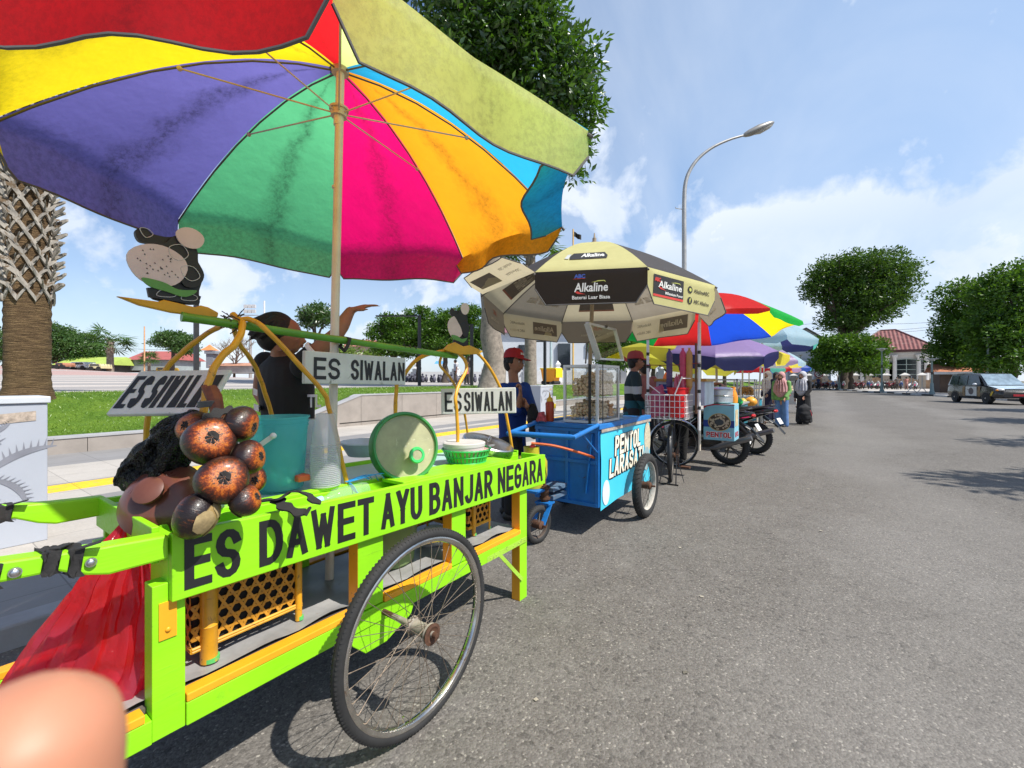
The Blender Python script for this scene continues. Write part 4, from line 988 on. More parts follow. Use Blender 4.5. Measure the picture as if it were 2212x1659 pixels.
def basket(label,x0,x1,y0,y1,z0,z1,post=.024,legs=None):
    t=thing('bamboo_basket',label,'basket',((x0+x1)/2,(y0+y1)/2,z0),'woven bamboo baskets on the lower shelf'); zb=z0+.045
    b=MB(); kagome(b,(x0,y0,zb),(1,0,0),(0,0,1),x1-x0,z1-zb); kagome(b,(x0,y1,zb),(0,-1,0),(0,0,1),y1-y0,z1-zb); kagome(b,(x1,y0,zb),(0,1,0),(0,0,1),y1-y0,z1-zb)
    b.build('weave',mat('honey_bamboo_split',(.52,.24,.02),.45,var=.3,scale=30),t,smooth=0)
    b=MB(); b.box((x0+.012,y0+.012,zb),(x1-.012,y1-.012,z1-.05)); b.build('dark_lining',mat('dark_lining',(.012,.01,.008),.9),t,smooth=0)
    for a,c in (((x0,y0),(x1,y0)),((x0,y0),(x0,y1)),((x1,y0),(x1,y1))):
        for z in (zb,zb+.008,z1): b=MB(); b.tube([(a[0],a[1]-.004,z),(c[0],c[1]-.004,z+.003)],.005,6); b.build('rim_withy',M_bamboo,t)
    for (x,y,r) in ((x0+.045,y0-.006,post),(x1-.012,y0-.006,post*.5),(x0+.01,y1,post*.5),(x1-.01,y1,post*.5)):
        b=MB(); b.tube([(x,y,z0),(x,y,z0+.11),(x,y,z0+.113),(x,y,z0+.116),(x,y,z1+.04)],[r,r,r*1.08,r,r],14); l=b.build('corner_post',M_bamboo,t)
        b=MB(); b.tube([(x+.004,y-.002,z0+.0005),(x+.004,y-.002,z0+.014)],r*1.03,14); b.build('post_foot',mat('green_paint_foot',(.10,.50,.12),.5,wear=M_bamboo and (.5,.3,.03),wearamt=.12,wscale=30),l)
basket('large bamboo basket with hexagonal weave on the near end of the shelf',.53,.875,1.575,1.92,.424,.70)
basket('smaller bamboo basket at the far end of the lower shelf beside the leg',1.86,2.06,1.62,1.95,.424,.69,.012)
c=V((1.40,1.74,.422)); t=thing('drum','pale green plastic drum on the lower shelf behind the wheel','drum',c); b=MB(); b.lathe([(.12,0),(.13,.01),(.155,.26),(.158,.27),(.15,.275),(.125,.02)],c,36); b.build('shell',plastic_film('pale_green_film',(.42,.58,.24),.8,.3,.5),t)
b=MB(); b.lathe([(.157,.272),(.163,.276),(.163,.286),(.14,.29)],c,36); b.build('rim',plastic_film('pale_green_film',(.42,.58,.24),.8,.3,.5),t)
b=MB(); b.loft([((1.70,1.72,.422+.012*i),(.11*(1-abs(i-3)*.12),0,0),(0,.09*(1-abs(i-3)*.1),0)) for i in range(7)],18)
for v in b.v: v+=noise.noise_vector(v*14)*.015
tag(b.build('cloth_bundle',mat('white_bundle',(.62,.62,.60),.7,var=.25)),'crumpled white plastic bundle on the shelf beside the small basket','bundle')
# red carrier bag hanging on the near end
M_red=NT('red_carrier_film'); n1_=M_red.noise(11,4,.6,dist=.8); n2_=M_red.noise(3.5,3,.55)
c_=M_red.mix(M_red.ramp(n2_.outputs[0],[(.38,0.),(.6,1.)]),(1.0,.05,.06),(.95,.14,.26)); p_=M_red.bsdf(c_,.16,0,.8,M_red.bump(n1_.outputs[0],.4,.03),**{'Coat Weight':.6,'Coat Roughness':.1}); tl_=M_red.n('ShaderNodeBsdfTranslucent'); M_red.l(c_,tl_.inputs[0]); mx_=M_red.n('ShaderNodeMixShader'); mx_.inputs[0].default_value=.68; M_red.l(p_,mx_.inputs[1]); M_red.l(tl_.outputs[0],mx_.inputs[2])
tp_=M_red.n('ShaderNodeBsdfTransparent'); tp_.inputs[0].default_value=(.95,.15,.18,1); my_=M_red.n('ShaderNodeMixShader'); my_.inputs[0].default_value=.56; M_red.l(tp_.outputs[0],my_.inputs[1]); M_red.l(mx_.outputs[0],my_.inputs[2]); M_red=M_red.done(my_.outputs[0])
bag('carrier_bag','bulging red plastic carrier bag hanging under the cart handles','bag',[(PD(275,1122,1.36),.008,.01),(PD(266,1165,1.34),.04,.035),(PD(265,1215,1.32),.075,.05),(PD(235,1300,1.30),.125,.08),(PD(200,1390,1.27),.165,.10),(PD(165,1480,1.24),.185,.11),(PD(160,1560,1.22),.15,.10),(PD(185,1625,1.20),.05,.05)],M_red,.010,6,96,6,pleat=.10)
b=MB()
for i in range(16):
    p=PD(rnd(150,235),rnd(1400,1540),1.27)+V((rnd(-.03,.03),rnd(-.02,.03),0)); q=Matrix.Rotation(rnd(0,3),3,V((rnd(-1,1),rnd(-1,1),1)).normalized()); b.sph(p,(rnd(.02,.05),rnd(.015,.04),rnd(.01,.03)),7,5,q)
tag(b.build('wrapper_litter',mat('purple_wrapper',(.60,.30,.52),.4,var=.7,scale=9),smooth=0),'crumpled purple and white wrappers filling the red carrier bag','rubbish',kind='stuff')
# painted cut-out boards standing on carved yellow rests at both ends of the pole (plain generic shapes)
M_cw=mat('cutout_white',(.62,.54,.50),.6,var=.15,scale=10,wear=(.35,.30,.27),wearamt=.03); M_ck=mat('cutout_black',(.010,.010,.011),.55,var=.3); M_cg=mat('cutout_green',(.10,.30,.06),.55,var=.2); M_co=mat('ochre_board',(.62,.33,.01),.5,var=.25,scale=7,wear=(.25,.14,.03),wearamt=.03)
def smp(p,n=5):
    q=[V((x,y,0)) for x,y in p]; m=len(q); out=[]
    for i in range(m):
        a,b,c,d=q[i-1],q[i],q[(i+1)%m],q[(i+2)%m]
        for k in range(n):
            t=k/n; r=.5*((2*b)+(c-a)*t+(2*a-5*b+4*c-d)*t*t+(3*b-a-3*c+d)*t**3); out.append((r.x,r.y))
    return out
def cutout(label,at,scale,facing,rest,pts_rest):
    ex=facing; ey=V((0,0,1)); o=V(at); t=thing('painted_cutout',label,'cutout',o,'painted cut-out boards on the carrying pole')
    ell=lambda cx,cy,rx,ry,n=26,w=.05:[(scale*(cx+rx*cos(2*PI*i/n)*(1+w*sin(3*2*PI*i/n))),scale*(cy+ry*sin(2*PI*i/n))) for i in range(n)]
    b=MB(); b.prism([(scale*x,scale*y) for x,y in smp(((-.14,0),(.36,0),(.38,.16),(.43,.40),(.38,.62),(.36,.80),(.20,.94),(.0,.88),(-.22,.88),(-.30,.84),(-.20,.72),(-.08,.50),(0,.3),(-.12,.16)))],o-ex.cross(ey)*.004,ex,ey,-.008); b.build('backing_board',M_ck,t,smooth=0)
    b=MB(); b.prism(ell(-.10,.46,.33,.28),o,ex,ey,.010); g=b.build('white_lobe',M_cw,t,smooth=0)
    b=MB()
    for i in range(30):
        x,y=rnd(-.34,.12),rnd(.30,.66)
        if ((x+.1)/.3)**2+((y-.46)/.24)**2<.85: b.prism([(scale*(x-.010),scale*y),(scale*(x+.010),scale*(y-.006)),(scale*x,scale*(y+.016))],o+ex.cross(ey)*.0105,ex,ey,.0006)
    b.build('dots',M_ck,g,smooth=0)
    b=MB(); b.prism([(scale*x,scale*y) for x,y in smp(((-.05,.78),(.10,.92),(.28,.86),(.34,.66),(.44,.44),(.36,.26),(.20,.24),(.10,.44),(-.02,.58),(-.16,.72),(-.30,.74),(-.34,.86),(-.24,.93)))],o-ex.cross(ey)*.012,ex,ey,.018); b.build('black_lobe',M_ck,t,smooth=0)
    b=MB(); b.prism(ell(.26,.92,.17,.145,22,.04),o+ex.cross(ey)*.008,ex,ey,.006); b.build('white_disc',M_cw,t,smooth=0)
    b=MB(); b.prism([(scale*x,scale*y) for x,y in smp(((-.28,.26),(-.05,.24),(.12,.17),(.34,.19),(.20,.08),(-.02,.12),(-.2,.16)))],o+ex.cross(ey)*.006,ex,ey,.008); b.build('green_band',M_cg,t,smooth=0)
    b=MB(); b.prism([(scale*x,scale*y) for x,y in ((-.20,.02),(.36,-.01),(.40,.12),(.22,.17),(-.06,.18),(-.22,.14))],o-ex.cross(ey)*.006,ex,ey,.014); b.build('foot_block',M_ck,t,smooth=0)
    b=MB(); L=lambda pts,lift=.010: b.tube([o+ex*(scale*x)+ey*(scale*y)+ex.cross(ey)*lift for x,y in smp(pts,4)],.0013,4,closed=True)
    L(((.02,.74),(.16,.80),(.24,.68),(.14,.58),(.04,.62))); L(((.16,.50),(.30,.52),(.38,.40),(.28,.32),(.18,.38))); L(((-.30,.90),(-.22,.92),(-.16,.86),(-.24,.80)),.010); L(((-.12,.05),(.06,.06),(.10,.13),(-.06,.14))); L(((.16,.04),(.32,.05),(.34,.11),(.2,.14)))
    b.build('painted_lines',mat('cutout_line',(.50,.52,.50),.6),t)
    b=MB(); b.prism(pts_rest[2],pts_rest[0],pts_rest[1],ey,.022); b.build('carved_rest',M_co,t,smooth=0,bevel=.004)
def pxpoly(o,ex,pts,y):   # outline measured in the plane of the board
    out=[]
    for u,v in pts:
        p=PY(u,v,y)-o; out.append((p.dot(ex),p.z))
    return out
ex=V((1,0,0)); y=1.80; o=PY(372,645,y); rest=[(250,640),(340,652),(352,648),(365,651),(420,664),(432,660),(448,664),(470,676),(468,686),(455,686),(370,676),(300,660)]
cutout('painted plywood cut-out with dotted white lobe standing on the near end of the pole',PY(360,650,y),.245,ex,None,(o+V((0,.011,0)),ex,pxpoly(o,ex,rest,y)))
ex2=V((.55,-.83,0)).normalized(); o2=PY(990,750,1.78); s_=.255
cutout('narrow painted cut-out with dark lobes above the far hoops',PY(990,747,1.78),.24,V((.30,-.25,0)).normalized()*.62,None,(PY(955,752,1.77),V((.6,-.35,0)).normalized(),[(0,-.01),(.10,-.035),(.22,-.03),(.24,-.012),(.16,.02),(.12,.012),(.07,.035),(.03,.02)]))
# ============================================================ people
def vox(name,mb,size,m,parent=None,smooth=4,org=None):
    """Union of overlapping closed shapes as one continuous skin (voxel remesh), then smoothed."""
    me=bpy.data.meshes.new('t'); me.from_pydata([tuple(p) for p in mb.v],[],mb.f); me.update()
    bm=bmesh.new(); bm.from_mesh(me); bmesh.ops.recalc_face_normals(bm,faces=bm.faces); bm.to_mesh(me); bm.free()
    o=bpy.data.objects.new('t',me); COL.objects.link(o)
    r=o.modifiers.new('r','REMESH'); r.mode='VOXEL'; r.voxel_size=size; r.use_smooth_shade=True
    if smooth: q=o.modifiers.new('s','SMOOTH'); q.factor=.5; q.iterations=smooth
    dg=bpy.context.evaluated_depsgraph_get(); m2=bpy.data.meshes.new_from_object(o.evaluated_get(dg)); bpy.data.objects.remove(o); bpy.data.meshes.remove(me)
    m2.materials.clear(); m2.materials.append(m); m2.shade_smooth(); m2.name=name
    off=OFF[parent.name] if parent is not None else V(org or (0,0,0))
    m2.transform(Matrix.Translation(-off))
    o=bpy.data.objects.new(name,m2); COL.objects.link(o); OFF[o.name]=off
    if parent is not None: o.parent=parent
    else: o.location=off
    return o
def limb(mb,pts,rads,n=12):
    """Tapered limb with rounded ends."""
    pts=[V(p) for p in pts]; d0=(pts[0]-pts[1]).normalized(); d1=(pts[-1]-pts[-2]).normalized()
    P=[pts[0]+d0*rads[0]*.75]+[pts[0]+d0*rads[0]*.4]+pts+[pts[-1]+d1*rads[-1]*.4,pts[-1]+d1*rads[-1]*.75]
    R=[rads[0]*.35,rads[0]*.85]+list(rads)+[rads[-1]*.85,rads[-1]*.35]
    mb.tube(P,R,n)
def hand(mb,w,d,nrm,s=1.0,curl=.5,thumb=1,spread=.06):
    """Palm and five separate bent fingers: d points along the hand, nrm out of the back of the hand."""
    w=V(w); d=V(d).normalized(); nrm=V(nrm); nrm=(nrm-d*nrm.dot(d)).normalized(); sd=d.cross(nrm)
    k=.095*s
    mb.loft([(w-d*.012,sd*.026*s,nrm*.02*s),(w+d*k*.3,sd*.036*s,nrm*.016*s),(w+d*k*.75,sd*.042*s,nrm*.014*s),(w+d*k,sd*.040*s,nrm*.011*s)],12)
    for i,L in enumerate((.070,.080,.074,.058)):
        x=(i-1.5)*-.021*s*thumb; b0=w+d*k*.93+sd*x; a=0; dd=(d+sd*(i-1.5)*-spread*thumb).normalized(); pts=[b0]; c=curl*(1+.12*i)
        for f in (.45,.32,.23):
            a+=c*(.75 if f==.45 else 1.0); pts.append(pts[-1]+(dd*cos(a)-nrm*sin(a))*L*s*f)
        limb(mb,pts,[.0092*s,.0086*s,.0078*s,.0066*s],8)
    tb=w+d*k*.28+sd*.030*s*thumb; td=(d*.62+sd*.72*thumb-nrm*.25).normalized()
    limb(mb,[tb,tb+td*.038*s,tb+(td*.7+d*.45-nrm*.2*curl).normalized()*.066*s],[.0115*s,.0105*s,.0085*s],8)
SK={}
def skin(name,c): return mat('skin_'+name,c,.5,var=.12,scale=14,spec=.4,**{'Subsurface Weight':.06})
def cloth(name,c,**k): return mat('garment_'+name,c,.85,var=k.pop('var',.25),scale=k.pop('scale',7),bump=.35,bscale=16,**k)
HAIR=mat('black_hair',(.010,.008,.007),.7,var=.4,scale=40,bump=.5,bscale=150)
def head(mb,c,f,s=1.0,up=(0,0,1)):
    """c centre of the skull, f facing direction. Adds skull, jaw, nose, ears, brow to the body shapes."""
    c=V(c); f=V(f).normalized(); up=V(up); up=(up-f*up.dot(f)).normalized(); r=f.cross(up); M=Matrix((f,r,up)).transposed()
    mb.sph(c,(.094*s,.074*s,.100*s),16,12,M); mb.sph(c+f*.030*s-up*.052*s,(.058*s,.054*s,.062*s),12,9,M); mb.sph(c+f*.052*s-up*.088*s,(.026*s,.026*s,.020*s),8,6,M)
    limb(mb,[c+f*.088*s-up*.006*s,c+f*.106*s-up*.040*s],[.009*s,.0145*s],8); mb.sph(c+f*.094*s-up*.043*s,(.013*s,.020*s,.009*s),8,6,M)
    mb.sph(c+f*.075*s+up*.020*s,(.018*s,.046*s,.010*s),10,6,M)
    for q in (-1,1):
        mb.sph(c+r*q*.077*s-up*.012*s-f*.004*s,(.016*s,.009*s,.029*s),8,6,M); mb.sph(c+f*.062*s+r*q*.034*s-up*.035*s,(.022*s,.020*s,.022*s),8,6,M)
    mb.sph(c+f*.088*s-up*.066*s,(.011*s,.024*s,.0085*s),8,6,M)
    return M
def face(parent,c,f,s=1.0,up=(0,0,1),sk=None,lip=(.22,.07,.055)):
    c=V(c); f=V(f).normalized(); up=V(up); up=(up-f*up.dot(f)).normalized(); r=f.cross(up); M=Matrix((f,r,up)).transposed()
    for q in (-1,1):
        e=c+f*.079*s+r*q*.032*s-up*.001*s
        b=MB(); b.sph(e,(.009*s,.014*s,.007*s),10,6,M); ey=b.build('eye',mat('eye_white',(.62,.58,.54),.3,var=.05),parent)
        b=MB(); b.sph(e+f*.005*s,(.005*s,.006*s,.0062*s),8,6,M); b.build('iris',mat('dark_iris',(.015,.010,.008),.2),ey)
        b=MB(); b.bar(e+f*.009*s+up*.018*s-r*.018*s*q,e+f*.006*s+up*.021*s+r*.018*s*q,.006*s,.006*s); b.build('eyebrow',HAIR,parent)
    b=MB(); b.sph(c+f*.094*s-up*.061*s,(.008*s,.021*s,.005*s),10,5,M); b.sph(c+f*.0935*s-up*.071*s,(.008*s,.018*s,.0055*s),10,5,M); b.build('mouth',mat('lips',lip,.45,var=.1),parent)
def hairpiece(parent,c,f,s=1.0,up=(0,0,1),back=.5,low=-.03,amp=.012,m=None,size=.008):
    c=V(c); f=V(f).normalized(); up=V(up); up=(up-f*up.dot(f)).normalized(); r=f.cross(up); M=Matrix((f,r,up)).transposed(); b=MB()
    b.sph(c-f*.017*s+up*.014*s,(.104*s,.090*s,.104*s),18,12,M); b.sph(c-f*.045*s+up*(low+.0)*s,(.072*s,.084*s,.085*s),14,9,M)
    for i in range(110):
        a=rnd(0,6.28); z=rnd(-.35,1); d=(f*cos(a)*(1-z*z)**.5+r*sin(a)*(1-z*z)**.5+up*z)
        if d.dot(f)>.55 and z<.75: continue
        p=c-f*.018*s+up*.014*s+d*.094*s; limb(b,[p,p+(d*.25-up*.5-f*.5+V((rnd(-.3,.3),rnd(-.3,.3),rnd(-.3,.3)))).normalized()*amp*2.6*s],[.013*s,.006*s],6)
    return vox('hair',b,size*s,m or HAIR,parent,2)
def capp(parent,c,f,m,s=1.0,up=(0,0,1),badge=True):
    c=V(c); f=V(f).normalized(); up=V(up); up=(up-f*up.dot(f)).normalized(); r=f.cross(up); M=Matrix((f,r,up)).transposed(); b=MB()
    prof=[(1.0,.018),(1.01,.035),(.97,.065),(.84,.098),(.55,.118),(.15,.126)]; c0=c-f*.004*s+up*.006*s
    b.rings([[c0+(f*.106*cos(2*PI*j/24)+r*.090*sin(2*PI*j/24))*q*s+up*z*s for j in range(24)] for q,z in prof])
    cp=b.build('cap',m,parent); b=MB(); n=9; rs=[]
    for i in range(n):
        a=R_(-62+124*i/(n-1)); e=f*cos(a)*.104+r*sin(a)*.088; o=f*(.104+.085*max(0,cos(a*1.3)))*1.0*cos(a*.55)+r*sin(a)*.092; dz=-.018*cos(a)+.012
        rs.append([c0+e*s+up*.020*s,c0+(e+(o-e))*s+up*dz*s,c0+(e+(o-e))*s+up*(dz+.004)*s,c0+e*s+up*.026*s])
    b.rings(rs); b.build('visor',m,cp)
    b=MB(); b.sph(c0+up*.127*s,.007*s,8,5); b.build('button',m,cp)
    if badge:
        b=MB(); 
        for q in range(6):
            a=R_(-26+9*q); a2=R_(-26+9*q+6.5)
            P=lambda a,z,k=1.0:c0+(f*.106*cos(a)+r*.090*sin(a))*k*s+up*z*s
            b.add([P(a,.048,1.02),P(a2,.048,1.02),P(a2,.070,.985),P(a,.070,.985)],[(0,1,2,3)])
        b.build('white_lettering',mat('cap_white',(.75,.75,.73),.6),cp,smooth=0)
def torso(mb,hip,chest,shl,shr,w=.16,d=.11,hw=None,fw=None,grow=0.0):
    """hip, chest centre, shoulders; loft with elliptical sections."""
    hip,chest,shl,shr=V(hip),V(chest),V(shl),V(shr); ax=(shr-shl); ax.z*=.6; ax.normalize(); upv=(chest-hip).normalized(); dp=ax.cross(upv).normalized(); hw=hw or w*.98
    nk=(shl+shr)/2+V((0,0,.045))
    g=grow
    mb.loft([(hip-upv*.09,ax*(hw+g),dp*(d+.01+g)),(hip,ax*(hw*1.02+g),dp*(d+.012+g)),(hip.lerp(chest,.35),ax*(w*.90+g),dp*(d*.93+g)),(hip.lerp(chest,.75),ax*(w*1.0+g),dp*(d+g)),(chest,ax*(w*1.06+g),dp*(d*1.02+g)),((shl+shr)/2-upv*.02,ax*(w*1.05+g),dp*(d*.78+g)),(nk,ax*(.06+g*.6),dp*(.055+g*.6)),(nk+V((0,0,.02)),ax*(.04+g*.3),dp*(.04+g*.3))],20)
    for q in (shl,shr): mb.sph(q-V((0,0,.015)),(.058+g,)*3,12,8)
def person(label,root,J,skinm,top,bottom,group=None,sh=True,res=.012,sleeve=.55,shoe=None,hands=True,long_sleeve=False,hw=.15,w=.155,d=.105,facedir=(1,0,0),headc=None,neckto=None,feat=True,curl=.5,headup=(0,0,1),top_low=.06,hs=1.0,fr=1.0):
    """J: dict of joints (hip, chest, sl, sr, el, er, wl, wr, kl, kr, al, ar, head). Body is one skin; clothes are its children."""
    t=thing('person',label,'person',root,group); g=lambda k:V(J[k])
    hc=g('head'); f=V(facedir).normalized()
    b=MB(); torso(b,g('hip'),g('chest'),g('sl'),g('sr'),w-.012,d-.012,hw-.012)
    nb=(g('sl')+g('sr'))/2+V((0,0,.02)); limb(b,[nb,hc-V((0,0,.07))-f*.015],[.056*fr,.050*fr],12); head(b,hc,f,hs,headup)
    for s in 'lr':
        limb(b,[g('s'+s),g('s'+s).lerp(g('e'+s),.5),g('e'+s),g('e'+s).lerp(g('w'+s),.35),g('w'+s)],[.046*fr,.041*fr,.034*fr,.036*fr,.023*fr])
        if hands and ('h'+s) in J:
            hd=J['h'+s]; hand(b,g('w'+s),hd[0],hd[1],1.0,hd[2] if len(hd)>2 else curl,hd[3] if len(hd)>3 else 1)
        else: limb(b,[g('w'+s),g('w'+s)+(g('w'+s)-g('e'+s)).normalized()*.09],[.024,.02])
        limb(b,[g('hip')+(g('k'+s)-g('hip'))*.12+ (g('s'+s)-(g('sl')+g('sr'))/2)*.45,g('k'+s),g('k'+s).lerp(g('a'+s),.35),g('a'+s)],[.075,.052,.050,.032])
        limb(b,[g('a'+s)-f*.03-V((0,0,.03)),g('a'+s)+V((f.x,f.y,0)).normalized()*.13-V((0,0,.055))],[.032,.026])
    body=vox('body',b,res,skinm,t,3)
    if feat: face(body,hc,f,hs,headup)
    b=MB(); torso(b,g('hip')-V((0,0,top_low)),g('chest'),g('sl'),g('sr'),w,d,hw,grow=.012)
    for s in 'lr':
        e,wv,sv=g('e'+s),g('w'+s),g('s'+s)
        if long_sleeve: limb(b,[sv,sv.lerp(e,.5),e,e.lerp(wv,.5),e.lerp(wv,.92)],[.062,.058,.052,.047,.038])
        else: limb(b,[sv,sv.lerp(e,.4),sv.lerp(e,sleeve)],[.064,.062,.066])
    for v in b.v: pass
    tp=vox('top',b,res,top,t,2)
    b=MB()
    for s in 'lr':
        h0=g('hip')+(g('s'+s)-(g('sl')+g('sr'))/2)*.45-V((0,0,.02))
        limb(b,[h0,h0.lerp(g('k'+s),.5),g('k'+s),g('k'+s).lerp(g('a'+s),.5),g('a'+s)+V((0,0,.01))],[.095,.088,.07,.062,.056])
    b.sph(g('hip')-V((0,0,.02)),(hw,hw*.85,.11),12,8)
    bt=vox('trousers',b,res,bottom,t,2)
    for s in 'lr':
        b=MB(); fd=V((f.x,f.y,0)).normalized() if 'fd' not in J else V(J['fd']); limb(b,[g('a'+s)-fd*.04-V((0,0,.03)),g('a'+s)+fd*.06-V((0,0,.04)),g('a'+s)+fd*.15-V((0,0,.05))],[.042,.042,.034]); vox('shoe',b,.010,shoe or mat('dark_shoe',(.03,.028,.026),.6),t,2)
    return t,body,tp
def stand(root,yaw,H=1.65,lean=0.0,arms=None,stride=.0,legs=.09):
    """Joints of a standing figure at root facing yaw; arms: (elbow, wrist) offsets per side in body axes, z up from shoulder."""
    f=V((cos(yaw),sin(yaw),0)); r=V((sin(yaw),-cos(yaw),0)); o=V(root); u=H/1.65
    P=lambda a,b_,z:o+f*a+r*b_+V((0,0,z*u))
    J=dict(hip=P(0,0,.90),chest=P(lean*.5,0,1.22),sl=P(lean,-.175,1.345),sr=P(lean,.175,1.345),head=P(lean+.025,0,1.535),
        kl=P(stride*.5+.02,-legs,.48),kr=P(-stride*.5+.02,legs,.48),al=P(stride,-legs,.075),ar=P(-stride,legs,.075))
    arms=arms or {}
    for s,q in (('l',-1),('r',1)):
        e,wv=arms.get(s,((-.03,.05,-.29),(.04,.06,-.54)))
        J['e'+s]=J['s'+s]+f*e[0]+r*q*e[1]+V((0,0,e[2]*u)); J['w'+s]=J['s'+s]+f*wv[0]+r*q*wv[1]+V((0,0,wv[2]*u))
        dd=(J['w'+s]-J['e'+s]).normalized(); J['h'+s]=(dd,r*q,.35,-q if False else 1)
    J['fd']=f; return J,f,r
S_br=skin('tan_brown',(.33,.155,.09)); S_dk=skin('deep_brown',(.29,.125,.07))
tag(vox('plastic_bag',BAGSRC,.0055,M_bag,None,1,org=PD(330,1090,1.43)),'crumpled shiny black plastic bag heaped behind the palm fruits','bag'); S_lt=skin('light_tan',(.42,.22,.14))
# --- vendor of the green cart, back half turned, right arm stretched over the pole
root=V((1.27,2.50,0)); f=V((.80,-.60,0)).normalized(); r=V((f.y,-f.x,0))
J,_,_=stand(root,math.atan2(f.y,f.x),1.66,.02)
J['sr']=PD(655,785,2.40); J['sl']=PD(574,778,2.74); J['chest']=PD(618,830,2.56); J['hip']=PD(628,960,2.58); J['head']=PD(614,722,2.52)
J['er']=PD(727,722,2.42); J['wr']=PD(757,671,2.50); J['hr']=((PD(812,655,2.56)-PD(757,671,2.50)),V((0,-.2,1)),.16,1)
J['el']=PD(560,850,2.75); J['wl']=PD(600,905,2.7); J['hl']=((.3,-.3,-.5),(0,0,1),.5)
M_jersey=cloth('black_jersey',(.008,.008,.010)); M_wht=cloth('white_trim',(.72,.70,.74),var=.1)
t,body,tp=person('man in black jersey with white trim reaching his arm over the green pole',root,J,S_dk,M_jersey,cloth('dark_trousers',(.02,.02,.022)),res=.009,sleeve=.34,facedir=f,hs=1.0,fr=1.18,w=.180,hw=.185,d=.125)
hairpiece(body,J['head']-f*.026+V((0,0,.008)),f,1.03,amp=.020,low=-.02)
b=MB(); a0=J['sr'].lerp(J['er'],.36); d=(J['er']-J['sr']).normalized(); s1=d.orthogonal().normalized(); s2=d.cross(s1)
b.lathe([(.060,-.012),(.068,-.008),(.069,.012),(.060,.016)],a0,20,Matrix((s1,s2,d)).transposed(),closed=True); b.build('sleeve_trim',M_wht,tp)
def patch(poly,nm='white_print',m=None):   # printed patches that follow the jersey surface
    b=MB()
    for pg in poly:
        b.add(pg,[tuple(range(len(pg)))])
    return b.build(nm,m or M_wht,tp,smooth=0)
sh0=J['sr']+V((0,0,.055)); sh1=J['sl']+V((0,0,.055)); back=-f
strip=[]
for i in range(5):
    p=sh1.lerp(sh0,.12+.19*i)+back*.045; q=sh1.lerp(sh0,.12+.19*i+.11)+back*.045
    strip.append([p+V((0,0,.004))+back*.035,q+V((0,0,.012))+back*.03,q+V((0,0,.022))-back*.0,p+V((0,0,.014))-back*.0])
patch(strip)
def facepatch(u0,v0,u1,v1,k,txt):
    o=PD(u0,v1,k); ex=(PD(u1,v1,k)-o); ey=(PD(u0,v0,k)-o); lo=lettering('jersey_print',txt,M_wht,o,ex,ey,ex.length,ey.length,None,bold=.03,ext=0); W=[v.co+OFF[lo.name] for v in lo.data.vertices]; S=stick(tp,W); 
    for v,p in zip(lo.data.vertices,S): v.co=p-OFF[tp.name]
    lo.location=(0,0,0); lo.parent=tp; OFF[lo.name]=OFF[tp.name]
pt=facepatch(664,852,694,880,2.315,'TL')
def wrapon(poly,nm):
    b=MB(); n=4; P=[[PD(poly[0][0]+(poly[1][0]-poly[0][0])*i/n+(poly[3][0]-poly[0][0])*j/n,poly[0][1]+(poly[1][1]-poly[0][1])*i/n+(poly[3][1]-poly[0][1])*j/n,2.4) for i in range(n+1)] for j in range(n+1)]
    for j in range(n+1): b.v+=stick(tp,P[j])
    b.f=[(j*(n+1)+i,j*(n+1)+i+1,(j+1)*(n+1)+i+1,(j+1)*(n+1)+i) for j in range(n) for i in range(n)]; b.mi=[0]*len(b.f); b.build(nm,M_wht,tp)
wrapon([(548,872),(562,876),(560,886),(548,886)],'white_print'); wrapon([(547,838),(556,842),(555,856),(547,852)],'white_print')
# --- young man by the blue cart
rb=G(1098,1117); f=V((.14,-.99,0)).normalized(); J,ff,r=stand(rb,R_(-45),1.60,.03)
kk=4.5
J['head']=PD(1110,782,kk); J['sl']=PD(1133,836,kk+.10); J['sr']=PD(1083,838,kk-.02); J['chest']=PD(1108,872,kk); J['hip']=PD(1106,945,kk+.02)
J['er']=PD(1118,890,kk-.16); J['wr']=PD(1124,853,kk-.22); J['hr']=((0,0,1),ff,1.25,-1)
J['el']=PD(1150,893,kk-.05); J['wl']=PD(1138,877,kk-.24); J['hl']=(-r*.8+V((0,0,.15)),ff,1.0,-1)
J['sr']=PD(1088,838,kk-.08)
t,body,tp=person('young man in red cap and blue jacket holding a bag strap beside the blue cart',rb,J,S_br,cloth('royal_blue_jacket',(.008,.045,.24)),cloth('black_trousers',(.012,.012,.014)),res=.010,sleeve=.95,facedir=f,hs=1.0,top_low=.12)
hairpiece(body,J['head']-f*.004-V((0,0,.0)),f,.90,amp=.004); capp(body,J['head']+V((0,0,.012)),f,mat('red_cap',(.40,.012,.018),.8,var=.2,bump=.2),1.03,(.12,-.05,1))
c=PD(1156,905,4.25); o=bag('shoulder_bag','black drawstring bag hanging from the arm of the young man in blue','bag',[(PD(1150,872,4.28),.02,.02),(PD(1152,890,4.28),.06,.04),(PD(1156,915,4.28),.075,.05),(PD(1156,940,4.28),.06,.045),(PD(1156,948,4.28),.02,.02)],cloth('black_bag_cloth',(.012,.012,.013)),.02,10,26,4)
